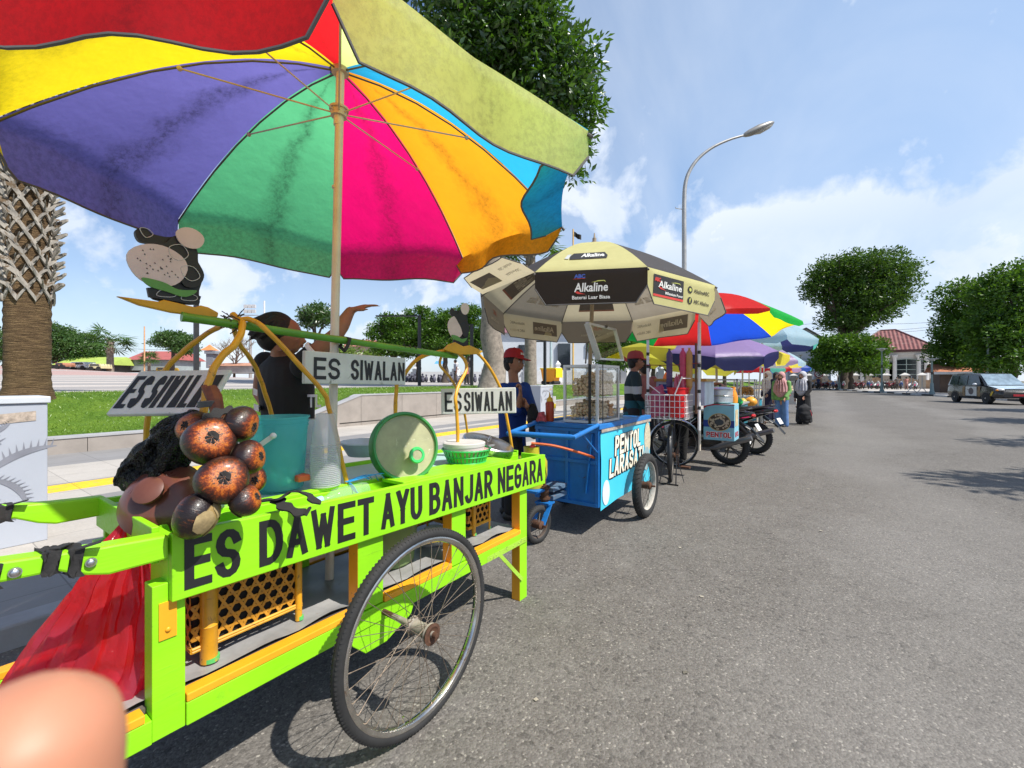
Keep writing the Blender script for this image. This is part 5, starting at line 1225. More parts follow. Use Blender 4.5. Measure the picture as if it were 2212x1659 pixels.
# --- man in red cap and striped hooded top behind the blue cart
def at(u,k): p=ray(u,HV)*k; return V((p.x,p.y,0))
ro=at(1366,6.0); f=V((.45,-.89,0)).normalized(); J,ff,r=stand(ro,math.atan2(f.y,f.x),1.68,.02,{'l':((.02,.04,-.28),(.16,-.02,-.45)),'r':((.02,.04,-.28),(.16,-.02,-.45))})
def stripes():
    t=NT('striped_hoodie'); sp=t.n('ShaderNodeSeparateXYZ'); t.l(t.coord(),sp.inputs[0])
    n=t.noise(5,4,.6); z=t.math('ADD',sp.outputs[2],t.math('MULTIPLY',n.outputs[0],.05))
    c=t.ramp(t.math('DIVIDE',z,1.6),[(0,(.02,.09,.12)),(.66,(.015,.018,.022)),(.715,(.42,.42,.43)),(.78,(.03,.045,.05))],'CONSTANT'); return t.done(t.bsdf(c,.9,0,.2))
t,body,tp=person('man in red cap and dark striped hooded top behind the blue cart',ro,J,S_br,stripes(),cloth('dark_trousers2',(.02,.02,.025)),res=.012,facedir=f,long_sleeve=True)
capp(body,J['head']+V((0,0,.01)),f,mat('faded_red_cap',(.36,.05,.045),.8,var=.2),1.05,badge=False); hairpiece(body,J['head']-f*.004-V((0,0,.005)),f,.90,amp=.004)
def simple(label,u,k,yaw,H,sk,top,bot,group=None,z=None,arms=None,hair=True,stride=0.,res=.02,long_sleeve=False,pos=None,lean=0,feat=False):
    ro=at(u,k) if pos is None else V(pos); ro.z=(z if z is not None else 0); J,ff,r=stand(ro,yaw,H,lean,arms,stride)
    t,body,tp=person(label,ro,J,sk,top,bot,group,res=res,facedir=ff,hands=res<.014,long_sleeve=long_sleeve,feat=feat)
    if hair: hairpiece(body,J['head'],ff,1.0,amp=.004,size=.012)
    return t,body,J,ff,r
simple('man in dusty pink shirt with his back turned behind the striped hooded man',1392,6.9,R_(60),1.62,S_br,cloth('dusty_pink',(.30,.11,.11)),cloth('navy_trousers',(.02,.025,.05)),res=.014)
# seated-stall vendor in brown batik reaching to the steamer
def batik():
    t=NT('brown_batik'); v=t.n('ShaderNodeTexVoronoi'); v.inputs['Scale'].default_value=16; t.l(t.coord(),v.inputs['Vector'])
    return t.done(t.bsdf(t.ramp(v.outputs['Distance'],[(.2,(.30,.17,.05)),(.35,(.05,.03,.02)),(.6,(.10,.06,.03))]),.85))
ro=at(1466,7.0); ro.z=0; f=V((.85,-.5,0)).normalized(); J,ff,r=stand(ro,math.atan2(f.y,f.x),1.58,.05)
J['er']=PD(1518,832,6.72); J['wr']=PD(1556,829,6.52); J['hr']=(PD(1570,838,6.46)-PD(1556,829,6.52),V((0,-.1,1)),.7,1); J['sr']=PD(1488,822,6.8); J['sl']=PD(1452,822,7.1); J['chest']=PD(1470,850,7.0); J['head']=PD(1482,792,6.95)
t,body,tp=person('vendor in brown batik shirt stretching an arm to the steamer pot',ro,J,S_dk,batik(),cloth('black_trousers3',(.012,.012,.013)),res=.012,facedir=f); hairpiece(body,J['head'],ff,1.0,amp=.006,size=.01)
# far figures on and round the square
zp=lambda u,k:tz(at(u,k).x,at(u,k).y)+.012
simple('man in orange shirt seen behind the hanging cup sleeves',1441,13,R_(-70),1.68,S_br,cloth('orange_shirt',(.80,.16,.02)),cloth('grey_trousers',(.1,.1,.11)),z=.11,res=.016)
simple('man in grey shirt and dark trousers walking across the square',984,29,R_(150),1.68,S_dk,cloth('pale_grey_shirt',(.42,.42,.45)),cloth('brown_trousers',(.05,.035,.03)),'walkers on the square',z=zp(984,29),stride=.12)
simple('person in pink shirt and black trousers walking on the square',1008,29.5,R_(-60),1.60,S_dk,cloth('rose_shirt',(.52,.17,.18)),cloth('black_trousers4',(.02,.02,.022)),'walkers on the square',z=zp(1008,29.5),stride=.10)
simple('person in white shirt standing past the pink shirted walker',1047,36,R_(30),1.62,S_dk,cloth('white_shirt',(.6,.6,.58)),cloth('dark_trousers5',(.03,.03,.04)),'walkers on the square',z=zp(1047,36))
simple('person in green safety vest beside the yellow bin under the trees',826,52,R_(-90),1.65,S_dk,cloth('safety_green',(.25,.6,.08)),cloth('navy_trousers6',(.02,.03,.06)),'walkers on the square',z=zp(826,52))
simple('person in black bending under the trees on the square',868,52,R_(-20),1.6,S_dk,cloth('black_shirt',(.02,.02,.03)),cloth('black_trousers7',(.015,.015,.02)),'walkers on the square',z=zp(868,52),lean=.2)
# --- schoolgirls in head scarves
def hijabi(label,u,v,H,yaw,scarf,robe,skirt=None,legs=None,bagm=None,z=0):
    ro=G(u,v); J,ff,r=stand(ro,yaw,H,.03,{'l':((.02,.03,-.27),(.17,-.02,-.46)),'r':((-.02,.03,-.28),(.06,.02,-.53))})
    t=thing('person',label,'person',ro,'girls in head scarves at the stalls'); up=V((0,0,1)); s=H/1.65
    b=MB(); torso(b,J['hip'],J['chest'],J['sl'],J['sr'],.13,.09,.14); head(b,J['head'],ff); nb=(J['sl']+J['sr'])/2; limb(b,[nb,J['head']-V((0,0,.07))],[.05,.048])
    for q in 'lr':
        limb(b,[J['s'+q],J['e'+q],J['w'+q]],[.042,.034,.022]); hand(b,J['w'+q],(J['w'+q]-J['e'+q]),r,.95,.5); limb(b,[J['hip'],J['k'+q],J['a'+q]],[.08,.05,.035]); limb(b,[J['a'+q]-V((0,0,.04)),J['a'+q]+ff*.12-V((0,0,.05))],[.032,.025])
    body=vox('body',b,.014,S_lt,t,2); face(body,J['head'],ff)
    # scarf: hood open at the face, falling over shoulders and chest
    b=MB(); hc=J['head']; b.sph(hc-ff*.018+up*.012,(.115,.102,.122),18,12,Matrix((ff,r,up)).transposed()); c2=(J['sl']+J['sr'])/2
    b.loft([(hc-ff*.03-up*.03,r*.10,ff*.095),(hc-ff*.025-up*.11,r*.105,ff*.10),(c2+up*.0-ff*.015,r*.185,ff*.125),(c2-up*.14,r*.215,ff*.15),(c2-up*.26+ff*.02,r*.20,ff*.15),(c2-up*.36+ff*.06,r*.12,ff*.10),(c2-up*.42+ff*.08,r*.05,ff*.05)],22)
    for i in range(8):
        a=-1.3+i*.37; d=r*sin(a)+ff*cos(a); limb(b,[hc-up*.08+d*.10,c2-up*.05+d*.17,c2-up*.27+d*.19],[.012,.02,.02],6)
    fm=V(hc+ff*.125-up*.02)
    sc=vox('head_scarf',b,.012,scarf,t,2)
    # open the hood at the face
    me=sc.data; bm=bmesh.new(); bm.from_mesh(me); off=OFF[sc.name]
    kill=[v for v in bm.verts if (lambda p:((p-r*p.dot(r)*.0-fm).dot(ff)>-.10 and ((p-fm).dot(r)/.060)**2+((p-fm+up*.012).dot(up)/.080)**2<1))(v.co+off)]
    bmesh.ops.delete(bm,geom=kill,context='VERTS'); bm.to_mesh(me); bm.free()
    b=MB()
    if robe is not None:
        torso(b,J['hip'],J['chest'],J['sl'],J['sr'],.155,.11,.17,grow=.012)
        for q in 'lr': limb(b,[J['s'+q],J['e'+q],J['e'+q].lerp(J['w'+q],.9)],[.066,.062,.050])
        if legs is None:
            h=J['hip']; b.loft([(h+up*.1,r*.16,ff*.13),(h-up*.1,r*.18,ff*.15),(V((h.x,h.y,ro.z+.45)),r*.19,ff*.165),(V((h.x,h.y,ro.z+.06)),r*.21,ff*.19),(V((h.x,h.y,ro.z+.045)),r*.20,ff*.18)],20)
            for i in range(9): a=i*.7; d=r*sin(a)*.19+ff*cos(a)*.165; limb(b,[h+d*.85-up*.1,V((h.x,h.y,ro.z+.09))+d*1.06],[.018,.03],6)
        vox('robe',b,.014,robe,t,2)
    if legs is not None:
        b=MB()
        for q in 'lr': limb(b,[J['hip']+(J['s'+q]-nb)*.45,J['k'+q],J['a'+q]-V((0,0,.03))],[.095,.082,.088])
        vox('trousers',b,.014,legs,t,2)
    for q in 'lr': b=MB(); limb(b,[J['a'+q]-ff*.04-V((0,0,.03)),J['a'+q]+ff*.15-V((0,0,.05))],[.04,.032]); vox('shoe',b,.012,mat('dark_shoe',(.03,.028,.026),.6),t,1)
    return t,J,ff,r
hijabi('girl in black robe and pale grey head scarf carrying a black bag',1736,916,1.56,R_(150),cloth('pale_grey_scarf',(.46,.46,.49),var=.12),cloth('black_robe',(.010,.010,.012)))
bag('school_bag','black school bag hanging from the hand of the girl in the black robe','bag',[(PD(1738,872,12.75),.03,.03),(PD(1738,880,12.75),.17,.10),(PD(1739,893,12.75),.20,.13),(PD(1741,904,12.75),.15,.10),(PD(1742,908,12.75),.05,.05)],cloth('black_nylon',(.014,.014,.016)),.03,5,26,4)
b=MB(); b.bar(PD(1748,886,12.7),PD(1752,898,12.7),.10,.012); tag(b.build('folder',mat('red_pink_folder',(.75,.10,.13),.5),bevel=.004),'red folder sticking out behind the black school bag','folder')
t_,J_,f_,r_=hijabi('girl in pink head scarf with green apron and blue jeans',1689,921,1.53,R_(165),cloth('pink_scarf',(.52,.27,.27),var=.15),cloth('green_top',(.16,.34,.10)),legs=cloth('blue_jeans',(.10,.20,.42),var=.3))
bag('backpack','pink fabric backpack on the girl in blue jeans','bag',[(J_['chest']-f_*.20+V((0,0,.10)),.08,.06),(J_['chest']-f_*.22-V((0,0,.05)),.14,.11),(J_['chest']-f_*.22-V((0,0,.25)),.16,.12),(J_['chest']-f_*.2-V((0,0,.36)),.06,.06)],cloth('pink_nylon',(.42,.16,.16)),.03,5,24,4)
hijabi('girl in beige head scarf and dark blue dress at the fruit stall',1661,908,1.60,R_(140),cloth('beige_scarf',(.58,.50,.47),var=.12),cloth('navy_dress',(.015,.015,.045)))
hijabi('girl in black with dark head scarf between the beige and pink scarves',1676,903,1.58,R_(200),cloth('dark_scarf',(.03,.03,.035)),cloth('black_dress',(.012,.012,.014)))
# --- fingertip of the photographer at the lens
fc_=PD(70,1560,.075); up=V((0,0,1)); rt=V((SS,-CC,0)); fw=V((CC,SS,0)); b=MB()
fd=(rt*.42+up*.90).normalized(); tipc=PD(62,1575,.053); fd=(up*.98+rt*.12+fw*.02).normalized()
limb(b,[tipc-fd*.085-fw*.006,tipc-fd*.062,tipc-fd*.040,tipc-fd*.018,tipc-fd*.002],[.0115,.0102,.0110,.0104,.0098],18)
pb_=tipc-fd*.10-fw*.004
b.loft([(pb_+fd*.012,rt*.018,fw*.013),(pb_-fd*.02-rt*.02,rt*.032,fw*.016),(pb_-fd*.06-rt*.025,rt*.038,fw*.018),(pb_-fd*.10-rt*.025,rt*.028,fw*.020),(pb_-fd*.16-rt*.03,rt*.030,fw*.024)],16)
for i in range(3):
    q=pb_-rt*(.022+.017*i)-fd*.004; limb(b,[q,q+fd*.03+fw*.018,q+fd*.006+fw*.042],[.0105,.0098,.0085],10)
q=pb_-fd*.05+rt*.012; limb(b,[q,q+rt*.022+fd*.022,q+rt*.02+fd*.05+fw*.012],[.0125,.0115,.009],10)
hnd=vox('finger',b,.0022,skin('fingertip',(.50,.22,.13)),None,6,org=pb_); tag(hnd,'fingertip of the photographer, pale and out of focus in front of the lens','finger')

# ============================================================ the blue meatball cart
M_blue=mat('sky_blue_paint',(.012,.17,.52),.45,var=.25,scale=4,bump=.15,bscale=30,wear=(.05,.035,.03),wearamt=.04,wscale=9)
M_banner=mat('printed_blue_banner',(.06,.56,.78),.4,var=.06,scale=3,bump=.2,bscale=5)
M_alu=mat('anodised_aluminium',(.62,.63,.64),.35,metal=.75,var=.08); M_white=mat('white_enamel',(.78,.78,.77),.35,var=.08); M_bk=mat('satin_black',(.015,.015,.016),.4)
M_glass=glass('pane_glass',(.97,.98,.98),.06); up=V((0,0,1)); rt=V((SS,-CC,0)); fw=V((CC,SS,0))
bc=thing('food_cart','sky blue cart with PENTOL LARASATI banner, glass case and three spoked wheels','cart',(4.0,1.85,0))
X0,X1,Y0,Y1,Z0,Z1=3.37,4.63,1.50,2.12,.255,.925
b=MB(); b.box((X0,Y0+.006,Z0+.02),(X1,Y1,Z1-.03)); b.build('body',M_blue,bc,smooth=0,bevel=.006)
b=MB()
for y in (Y0+.02,1.80,Y1-.02): b.bar((X0-.006,y,Z0),(X0-.006,y,Z1-.03),.03,.02,(1,0,0))
for z in (Z0+.012,.62,Z1-.045): b.bar((X0-.008,Y0+.02,z),(X0-.008,Y1,z),.022,.028)
b.bar((X0-.012,1.62,.36),(X0-.012,1.56,.86),.012,.03,(1,0,0)); b.build('frame_bar',M_blue,bc,smooth=0)
b=MB(); n=20; b.v=[V((X0+.004+(X1-X0-.01)*i/n,Y0-.004-.006*abs(sin(i*.55+j*.4))*(j<5),Z0-.03*(1-i/n)**6+(Z1-.03-Z0)*j/6)) for j in range(7) for i in range(n+1)]
b.f=[(j*(n+1)+i,j*(n+1)+i+1,(j+1)*(n+1)+i+1,(j+1)*(n+1)+i) for j in range(6) for i in range(n)]; b.mi=[0]*len(b.f); bn=b.build('banner',M_banner,bc)
yb=Y0-.0115
def onban(u,v): p=PY(u,v,yb); return p
def btext(s,u0,v0,u1,v1,h,sl):   # tilted brush letters: dark shadow, then cream face
    p=onban(u0,v0); q=onban(u1,v1); ex=(q-p); w_=ex.length; ex.normalize(); ey=V((0,0,1)); ey=(ey-ex*ex.z).normalized()
    brushtext('letter_shadow',s,mat('banner_ink',(.02,.02,.025),.5),p+ex*.012-up*.014,ex,ey,w_,h,bn,stroke=.27,gap=.18,lift=.001,slant=.12)
    brushtext('letter_outline',s,mat('banner_ink',(.02,.02,.025),.5),p-ex*.004-up*.005,ex,ey,w_+.008,h+.010,bn,stroke=.27,gap=.18,lift=.003,slant=.12)
    brushtext('letters',s,mat('banner_cream',(.80,.76,.62),.5,var=.05),p,ex,ey,w_,h,bn,stroke=.19,gap=.22,lift=.005,slant=.12)
btext('PENTOL',1327,986,1382,962,.175,0); btext('LARASATI',1315,1034,1388,997,.165,0)
def disc(cx,cz,rx,rz,m,nm,y,par,n=30,a0=0,a1=360):
    b=MB(); pts=[(cx+rx*cos(R_(a0+(a1-a0)*i/n)),y,cz+rz*sin(R_(a0+(a1-a0)*i/n))) for i in range(n if a1-a0==360 else n+1)]; b.add(pts,[tuple(range(len(pts)))]); return b.build(nm,m,par,smooth=0)
disc(4.53,.70,.095,.17,mat('printed_pale_bowl',(.58,.52,.38),.5,var=.35,scale=30),'printed_bowl',yb-.001,bn)
disc(4.50,.50,.10,.12,mat('printed_grey_disc',(.30,.42,.44),.5,var=.2,scale=8),'printed_bowl',yb-.0016,bn)
disc(3.47,.36,.075,.105,mat('printed_pale_patch',(.62,.74,.80),.5,var=.08),'printed_patch',yb-.001,bn)
b=MB(); b.box((X0-.03,Y0-.012,Z1-.028),(X1+.01,Y0+.05,Z1+.012)); b.box((X0-.03,Y1-.04,Z1-.028),(X1+.01,Y1+.02,Z1+.012)); b.box((X0-.03,Y0+.051,Z1-.028),(X0+.05,Y1-.041,Z1+.011)); b.box((X0+.051,Y0+.051,Z1-.02),(X1,Y1-.041,Z1-.005)); b.build('top_frame',M_blue,bc,smooth=0,bevel=.004)
b=MB(); b.bar((X0,Y0-.014,Z1-.042),(X1,Y0-.014,Z1-.040),.006,.024); b.build('trim_strip',mat('bare_trim',(.42,.36,.30),.6,var=.4,scale=20),bc,smooth=0)
A,B=G(1240,945,.925),G(1098,936,.925)
b=MB(); q=[V((X0,Y0+.02,.93)),A+V((.04,.01,0)),A,A+V((-.005,.04,0)),B+V((0,-.04,0)),B,B+V((.05,.01,0)),V((X0,Y1-.02,.93))]; b.tube(q,.017,10); b.cyl(A+V((.0,.02,.0)),B,.019,12); b.cyl((2.95,1.47,.92),(X0,1.52,.70),.008,8); b.build('push_handle',M_blue,bc)
def moto_tyre(c,R,w,par,axis=(0,1,0),spokes=18,rimc=None,name='wheel',alloy=False,label=None):
    c=V(c); ax=V(axis).normalized(); e1=ax.cross(V((0,0,1))).normalized(); e2=V((0,0,1)); n=40
    o=bpy.data.objects.new(name,None); COL.objects.link(o); o.parent=par; OFF[o.name]=OFF[par.name]
    P=lambda a,r,y:c+(e1*cos(a)+e2*sin(a))*r+ax*y
    b=MB(); b.rings([[P(2*PI*j/n,R-w*.5+w*.5*cos(q*PI/6),w*.5*1.0*sin(q*PI/6)) for q in range(12)] for j in range(n)],closed=True)
    for j in range(44):
        a=2*PI*j/44
        for s in (-1,1): b.bar(P(a,R-w*.16,s*w*.36),P(a+.05,R+w*.015,s*w*.12),w*.14,w*.06,ax)
    b.build('tyre',M_tyre,o)
    b=MB(); r1=R-w*.85; b.rings([[P(2*PI*j/n,r,y) for r,y in ((r1+w*.12,-w*.36),(r1-w*.08,-w*.30),(r1-w*.18,0),(r1-w*.08,w*.30),(r1+w*.12,w*.36),(r1+.0,0))] for j in range(n)],closed=True); b.build('rim',rimc or M_white,o)
    b=MB()
    if alloy:
        for j in range(5):
            a=2*PI*j/5
            for s in (-.13,.13): b.bar(P(a+s*.6,.03,0),P(a+s,r1-w*.1,0),.016,.022,ax)
    else:
        for j in range(spokes):
            a=2*PI*j/spokes; s=1 if j%2 else -1; b.tube([P(a+1.1*(1 if (j//2)%2 else -1),.03,s*.03),P(a,r1-w*.1,0)],.0017,5)
    b.build('spokes',rimc if alloy and rimc else M_dsteel,o)
    b=MB(); b.tube([P(0,0,-.055),P(0,0,-.045),P(0,0,.045),P(0,0,.055)],[.02,.034,.034,.02],16); b.tube([P(0,0,-.09),P(0,0,.09)],.009,8); b.build('hub',M_rust if not alloy else M_dsteel,o)
    return o
moto_tyre((4.17,1.385,.30),.30,.085,bc,rimc=mat('dusty_white_rim',(.52,.48,.42),.5,var=.3,scale=12)); moto_tyre((4.17,2.24,.30),.30,.085,bc,rimc=mat('dusty_white_rim',(.52,.48,.42),.5))
moto_tyre((2.99,1.865,.15),.15,.05,bc,axis=(.18,1,0),spokes=10,rimc=mat('muddy_rim',(.10,.075,.06),.7))
b=MB()
for s in (-1,1): b.bar((2.99,1.865+s*.045,.15),(3.10,1.865+s*.05,.30),.012,.04,(0,1,0))
b.box((3.05,1.80,.295),(3.15,1.93,.31)); b.build('fork',M_blue,bc,smooth=0)
b=MB(); b.cyl((3.10,1.865,.31),(3.10,1.865,.44),.032,14); b.cyl((3.10,1.865,.33),(3.10,1.865,.345),.045,14); b.cyl((3.10,1.865,.42),(3.10,1.865,.43),.045,14); b.cyl((3.10,1.865,.44),(3.10,1.865,.49),.010,8); b.build('steering_post',M_rust,bc)
b=MB(); b.box((3.13,1.80,.32),(X0,1.93,.355)); b.box((3.13,1.80,.385),(X0,1.93,.42)); b.build('axle_bracket',mat('rusty_blue',(.10,.17,.26),.6,var=.4,wear=(.20,.08,.04),wearamt=.12,wscale=8),bc,smooth=0,bevel=.004)
b=MB(); b.tube(bez([V((2.95,1.9,.80)),V((3.05,1.75,.78)),V((3.2,1.60,.72)),V((X0,1.55,.66))],6),.010,8); b.build('gas_hose',mat('orange_hose',(.62,.13,.03),.5),bc)
# gas cylinder
gc=G(1180,1010,.42); gc=V((3.08,1.98,.42)); t=thing('gas_cylinder','yellow green gas cylinder beside the blue cart','gas cylinder',gc); Mg=mat('gas_yellow',(.50,.46,.03),.4,var=.2,wear=(.3,.25,.1),wearamt=.0)
b=MB(); b.lathe([(.10,0),(.105,.03),(.09,.035),(.12,.06),(.13,.10),(.131,.15),(.130,.155),(.131,.16),(.13,.21),(.11,.25),(.05,.27),(.004,.272)],gc,28); b.build('tank',Mg,t); b=MB(); b.lathe([(.065,.25),(.068,.33),(.06,.33)],gc,20,cap=False); b.build('collar',Mg,t)
b=MB(); b.sph(gc+V((.0,-.01,.31)),(.03,.03,.045),9,6); b.build('regulator',mat('red_regulator',(.7,.04,.03),.5),t)
b=MB(); b.box(gc+V((-.13,-.13,-.02)),gc+V((.13,.13,-.002))); b.bar(gc+V((.1,0,-.01)),V((3.37,2.02,.42)),.03,.02); b.build('shelf',M_blue,bc,smooth=0)
# glass display case
cx0,cx1,cy0,cy1,cz0,cz1=3.385,3.86,1.525,1.85,.94,1.435
gk=thing('display_case','aluminium framed glass case full of meatballs with its lid propped open','display case',(3.62,1.69,.94))
fr=.022; b=MB()
for x in (cx0,cx1-fr):
    for y in (cy0,cy1-fr): b.box((x,y,cz0),(x+fr,y+fr,cz1))
for z in (cz0,cz1-fr):
    for y in (cy0-.001,cy1-fr+.001): b.box((cx0+fr,y,z),(cx1-fr,y+fr,z+fr))
    for x in (cx0-.001,cx1-fr+.001): b.box((x,cy0+fr,z),(x+fr,cy1-fr,z+fr))
b.build('frame',M_alu,gk,smooth=0,bevel=.002)
b=MB(); b.box((cx0+.09,cy0-.003,cz0),(cx0+.105,cy0+.0,cz1)); b.box((cx0-.004,cy0+.06,cz0),(cx0-.001,cy0+.085,cz1)); b.build('black_stile',M_bk,gk,smooth=0)
for nm,a,c in (('pane',(cx0+fr,cy0+.008,cz0+fr),(cx1-fr,cy0+.011,cz1-fr)),('pane',(cx0+.008,cy0+fr,cz0+fr),(cx0+.011,cy1-fr,cz1-fr)),('pane',(cx1-.011,cy0+fr,cz0+fr),(cx1-.008,cy1-fr,cz1-fr)),('pane',(cx0+fr,cy1-.011,cz0+fr),(cx1-fr,cy1-.008,cz1-fr))):
    b=MB(); b.box(a,c); b.build(nm,M_glass,gk,smooth=0)
b=MB(); b.box((cx0+fr,cy0+.03,1.145),(cx1-fr,cy1-.03,1.153)); b.build('shelf',M_glass,gk,smooth=0)
p=[PY(1293,775,1.53),PY(1345,778,1.53),PY(1328,712,1.60),PY(1268,698,1.60)]
b=MB()
for i in range(4): b.bar(p[i],p[(i+1)%4],.016,.05 if i in (3,) else .028,(0,1,0))
lf=b.build('lid_frame',M_alu,gk,smooth=0); b=MB(); b.add(p,[(0,1,2,3)]); b.build('lid_pane',glass('lid_glass',(.88,.9,.62),.2),lf,smooth=0)
b=MB(); b.tube([PY(1265,785,1.6),PY(1268,742,1.62),PY(1290,725,1.58)],.006,6); b.sph(PY(1268,742,1.62),.011,8,6); b.sph(PY(1310,705,1.58),.014,8,6); b.build('lid_stay',M_dsteel,lf)
def heap(name,label,lo,hi,n,r,m,top=.6):
    """Packed layers of balls, piled highest towards the back right corner."""
    b=MB(); lo,hi=V(lo),V(hi); s=r*1.9; nx=max(1,int((hi.x-lo.x)/s)); ny=max(1,int((hi.y-lo.y)/s)); nz=max(1,int((hi.z-lo.z)/(s*.8)))
    for k in range(nz):
        for i in range(nx):
            for j in range(ny):
                x=lo.x+s*(i+.5+.25*(k%2))+rnd(-.55,.55)*r; y=lo.y+s*(j+.5+.25*(k%2))+rnd(-.55,.55)*r; f_=(k+.5)/nz
                e=top*.85*(.75*(1-(i+.5)/nx)+.35*abs(2*(j+.5)/ny-1)**2)+.12*noise.noise((x*9,y*9,3))
                if f_>1-e or (0<i<nx-1 and 0<j<ny-1 and (k+1.6)/nz<1-e-.25): continue
                q=r*rnd(.88,1.08); b.sph((x,y,lo.z+r+s*.8*k+rnd(-.4,.3)*r),(q,q*rnd(.92,1.06),q*rnd(.92,1.04)),10,7)
    return tag(b.build(name,m,smooth=80),label,kind='stuff')
Mb=mat('meatball',(.80,.62,.40),.55,var=.3,scale=30,bump=.3,bscale=90); Mb2=mat('pale_meatball',(.78,.59,.36),.55,var=.3,scale=30,bump=.3,bscale=90); Mb3=mat('fried_snack',(.60,.27,.06),.6,var=.35,scale=40,bump=.4)
heap('meatballs','brown meatballs heaped on the upper shelf of the glass case',(3.42,1.56,1.165),(3.83,1.81,1.40),300,.0165,Mb,.5)
heap('meatballs','pale meatballs heaped on the floor of the glass case',(3.42,1.56,.975),(3.72,1.81,1.135),220,.016,Mb2,.4); heap('fried_snacks','orange fried snacks heaped at the right of the glass case floor',(3.72,1.555,.975),(3.83,1.80,1.13),150,.015,Mb3,.2)
# things on the blue cart top
c=V((3.385,1.985,.94)); t=thing('sauce_bottle','squeeze bottle of red chilli sauce with yellow nozzle left of the glass case','bottle',c); b=MB(); b.lathe([(.036,0),(.038,.01),(.038,.10),(.039,.16),(.02,.185),(.004,.19)],c,20); b.build('body',plastic_film('chilli_red',(.62,.10,.04),.9,.3,.4),t); b=MB(); b.lathe([(.030,.175),(.026,.20),(.010,.215),(.004,.255),(.001,.256)],c,16); b.build('nozzle',mat('yellow_nozzle',(.75,.42,.02),.4),t)
for i,(dx,dz,l) in enumerate(((0,0,'clear lidded tub at the bottom of the pair right of the glass case'),(0,.052,'clear lidded tub on top of the pair right of the glass case'),(.075,0,'small clear tub standing beside the stacked pair'))):
    c=V((3.96+dx,1.60,.94+dz)); t=thing('food_tub',l,'tub',c,'clear tubs on the blue cart'); b=MB(); b.rings([[c+V((.037*k*sx,.03*k*sy,z)) for sx,sy in ((-1,-1),(1,-1),(1,1),(-1,1))] for k,z in ((.85,0),(1,.04))]); b.build('body',plastic_film('tub_film',(.75,.78,.72),.6,.2),t,smooth=0); b=MB(); b.box(c+V((-.04,-.033,.04)),c+V((.04,.033,.049))); b.build('lid',plastic_film('lid_film',(.8,.82,.8),.7,.2),t,smooth=0)
b=MB(); c=V((3.30,2.02,.945)); b.loft([(c+V((0,0,.016*i)),V((.06-.007*i,0,0)),V((0,.05-.005*i,0))) for i in range(6)],16)
for v in b.v: v+=noise.noise_vector(v*25)*.02
tag(b.build('rag',mat('red_check_rag',(.42,.07,.08),.9,var=.9,scale=45)),'crumpled red and white rag on the corner of the blue cart','cloth')
# ------------------------------------------------------------ printed parasol over the blue cart
def printed(name,front,back):
    t=NT(name); gm=t.n('ShaderNodeNewGeometry'); n=t.noise(6,5,.7)
    c=t.mix(gm.outputs['Backfacing'],front,back); c=t.mix(t.ramp(n.outputs[0],[(.35,.25),(.65,0.)]),c,t.mix(1.,c,(.6,.58,.52),'MULTIPLY'))
    a=t.n('ShaderNodeBsdfDiffuse'); b=t.n('ShaderNodeBsdfTranslucent'); t.l(c,a.inputs[0]); t.l(t.mix(.5,c,back),b.inputs[0])
    x=t.n('ShaderNodeMixShader'); x.inputs[0].default_value=.38; t.l(a.outputs[0],x.inputs[1]); t.l(b.outputs[0],x.inputs[2]); return t.done(x.outputs[0])
P_l=printed('print_lime',(.66,.63,.30),(.72,.63,.42)); P_k=printed('print_black',(.014,.014,.02),(.34,.29,.22)); P_g=printed('print_grey',(.10,.10,.11),(.40,.35,.27))
hubk=PD(1284,528,4.2)
alk=parasol('parasol','lime and black parasol printed Alkaline over the blue cart',hubk,1.06,.55,.008,[P_l,P_g],(3.90,1.86,.90),sgn=1,tilt=(.058,.018),valance=.25,sag=.0,bulge=.0,wav=0,vt=[(.0,1,.0),(.05,1,0),(-.40,.80,.01),(.1,1,.01),(.02,1,.008),(.05,1,.008),(.1,1,.01),(-.95,-.35,.01)],
    pw=1.5,vmat=[P_k,P_l],pole_r=.019,pole_mat=mat('khaki_pole',(.34,.27,.19),.5,var=.2),corner=.05,axis=None)
I_w=mat('print_white',(.72,.72,.68),.7); I_r=mat('print_red',(.62,.05,.04),.7); I_b=mat('print_blue',(.05,.10,.40),.7); I_k=mat('print_ink',(.02,.02,.022),.7); I_y=mat('print_lime_ink',(.48,.50,.12),.7)
def pside(par,k):
    surf,ang,P,hub,a,e1,e2,val,vt=SURF[par.name]; b,grid,nu,nv,hem,pn=surf[k]
    T0,T1=P(ang[k],1),P(ang[k+1],1); H0,H1=b.v[hem[2]],b.v[hem[-3]]
    rad=(T0+T1)/2-hub; rad.z=0; rad.normalize(); dn=V((0,0,-val)); inw=vt[k][0]; dnv=V((0,0,-1))*val*vt[k][1]-rad*val*inw
    nrm=(T1-T0).cross(dnv).normalized(); nrm=nrm if nrm.dot(rad)>0 else -nrm
    L,Rr=(T0,T1)
    if (T1-T0).cross(V((0,0,1))).dot(rad)<0: L,Rr=T1,T0; 
    fv=lambda x,y,o=.004:L.lerp(Rr,x)+dnv*(1-y)+nrm*o            # valance, y up, text reads from outside
    def fc_(x,y,o=.006):
        s=1-y*.999; s=max(.02,s); f=x if L is T0 else 1-x; p=P(ang[k],s).lerp(P(ang[k+1],s),f); return p+ (nrm*.5+V((0,0,.9))).normalized()*o
    return fv,fc_,pn
def sub(fn,x0,x1,y0,y1,o): return lambda a,b_:fn(x0+(x1-x0)*a,y0+(y1-y0)*b_,o)
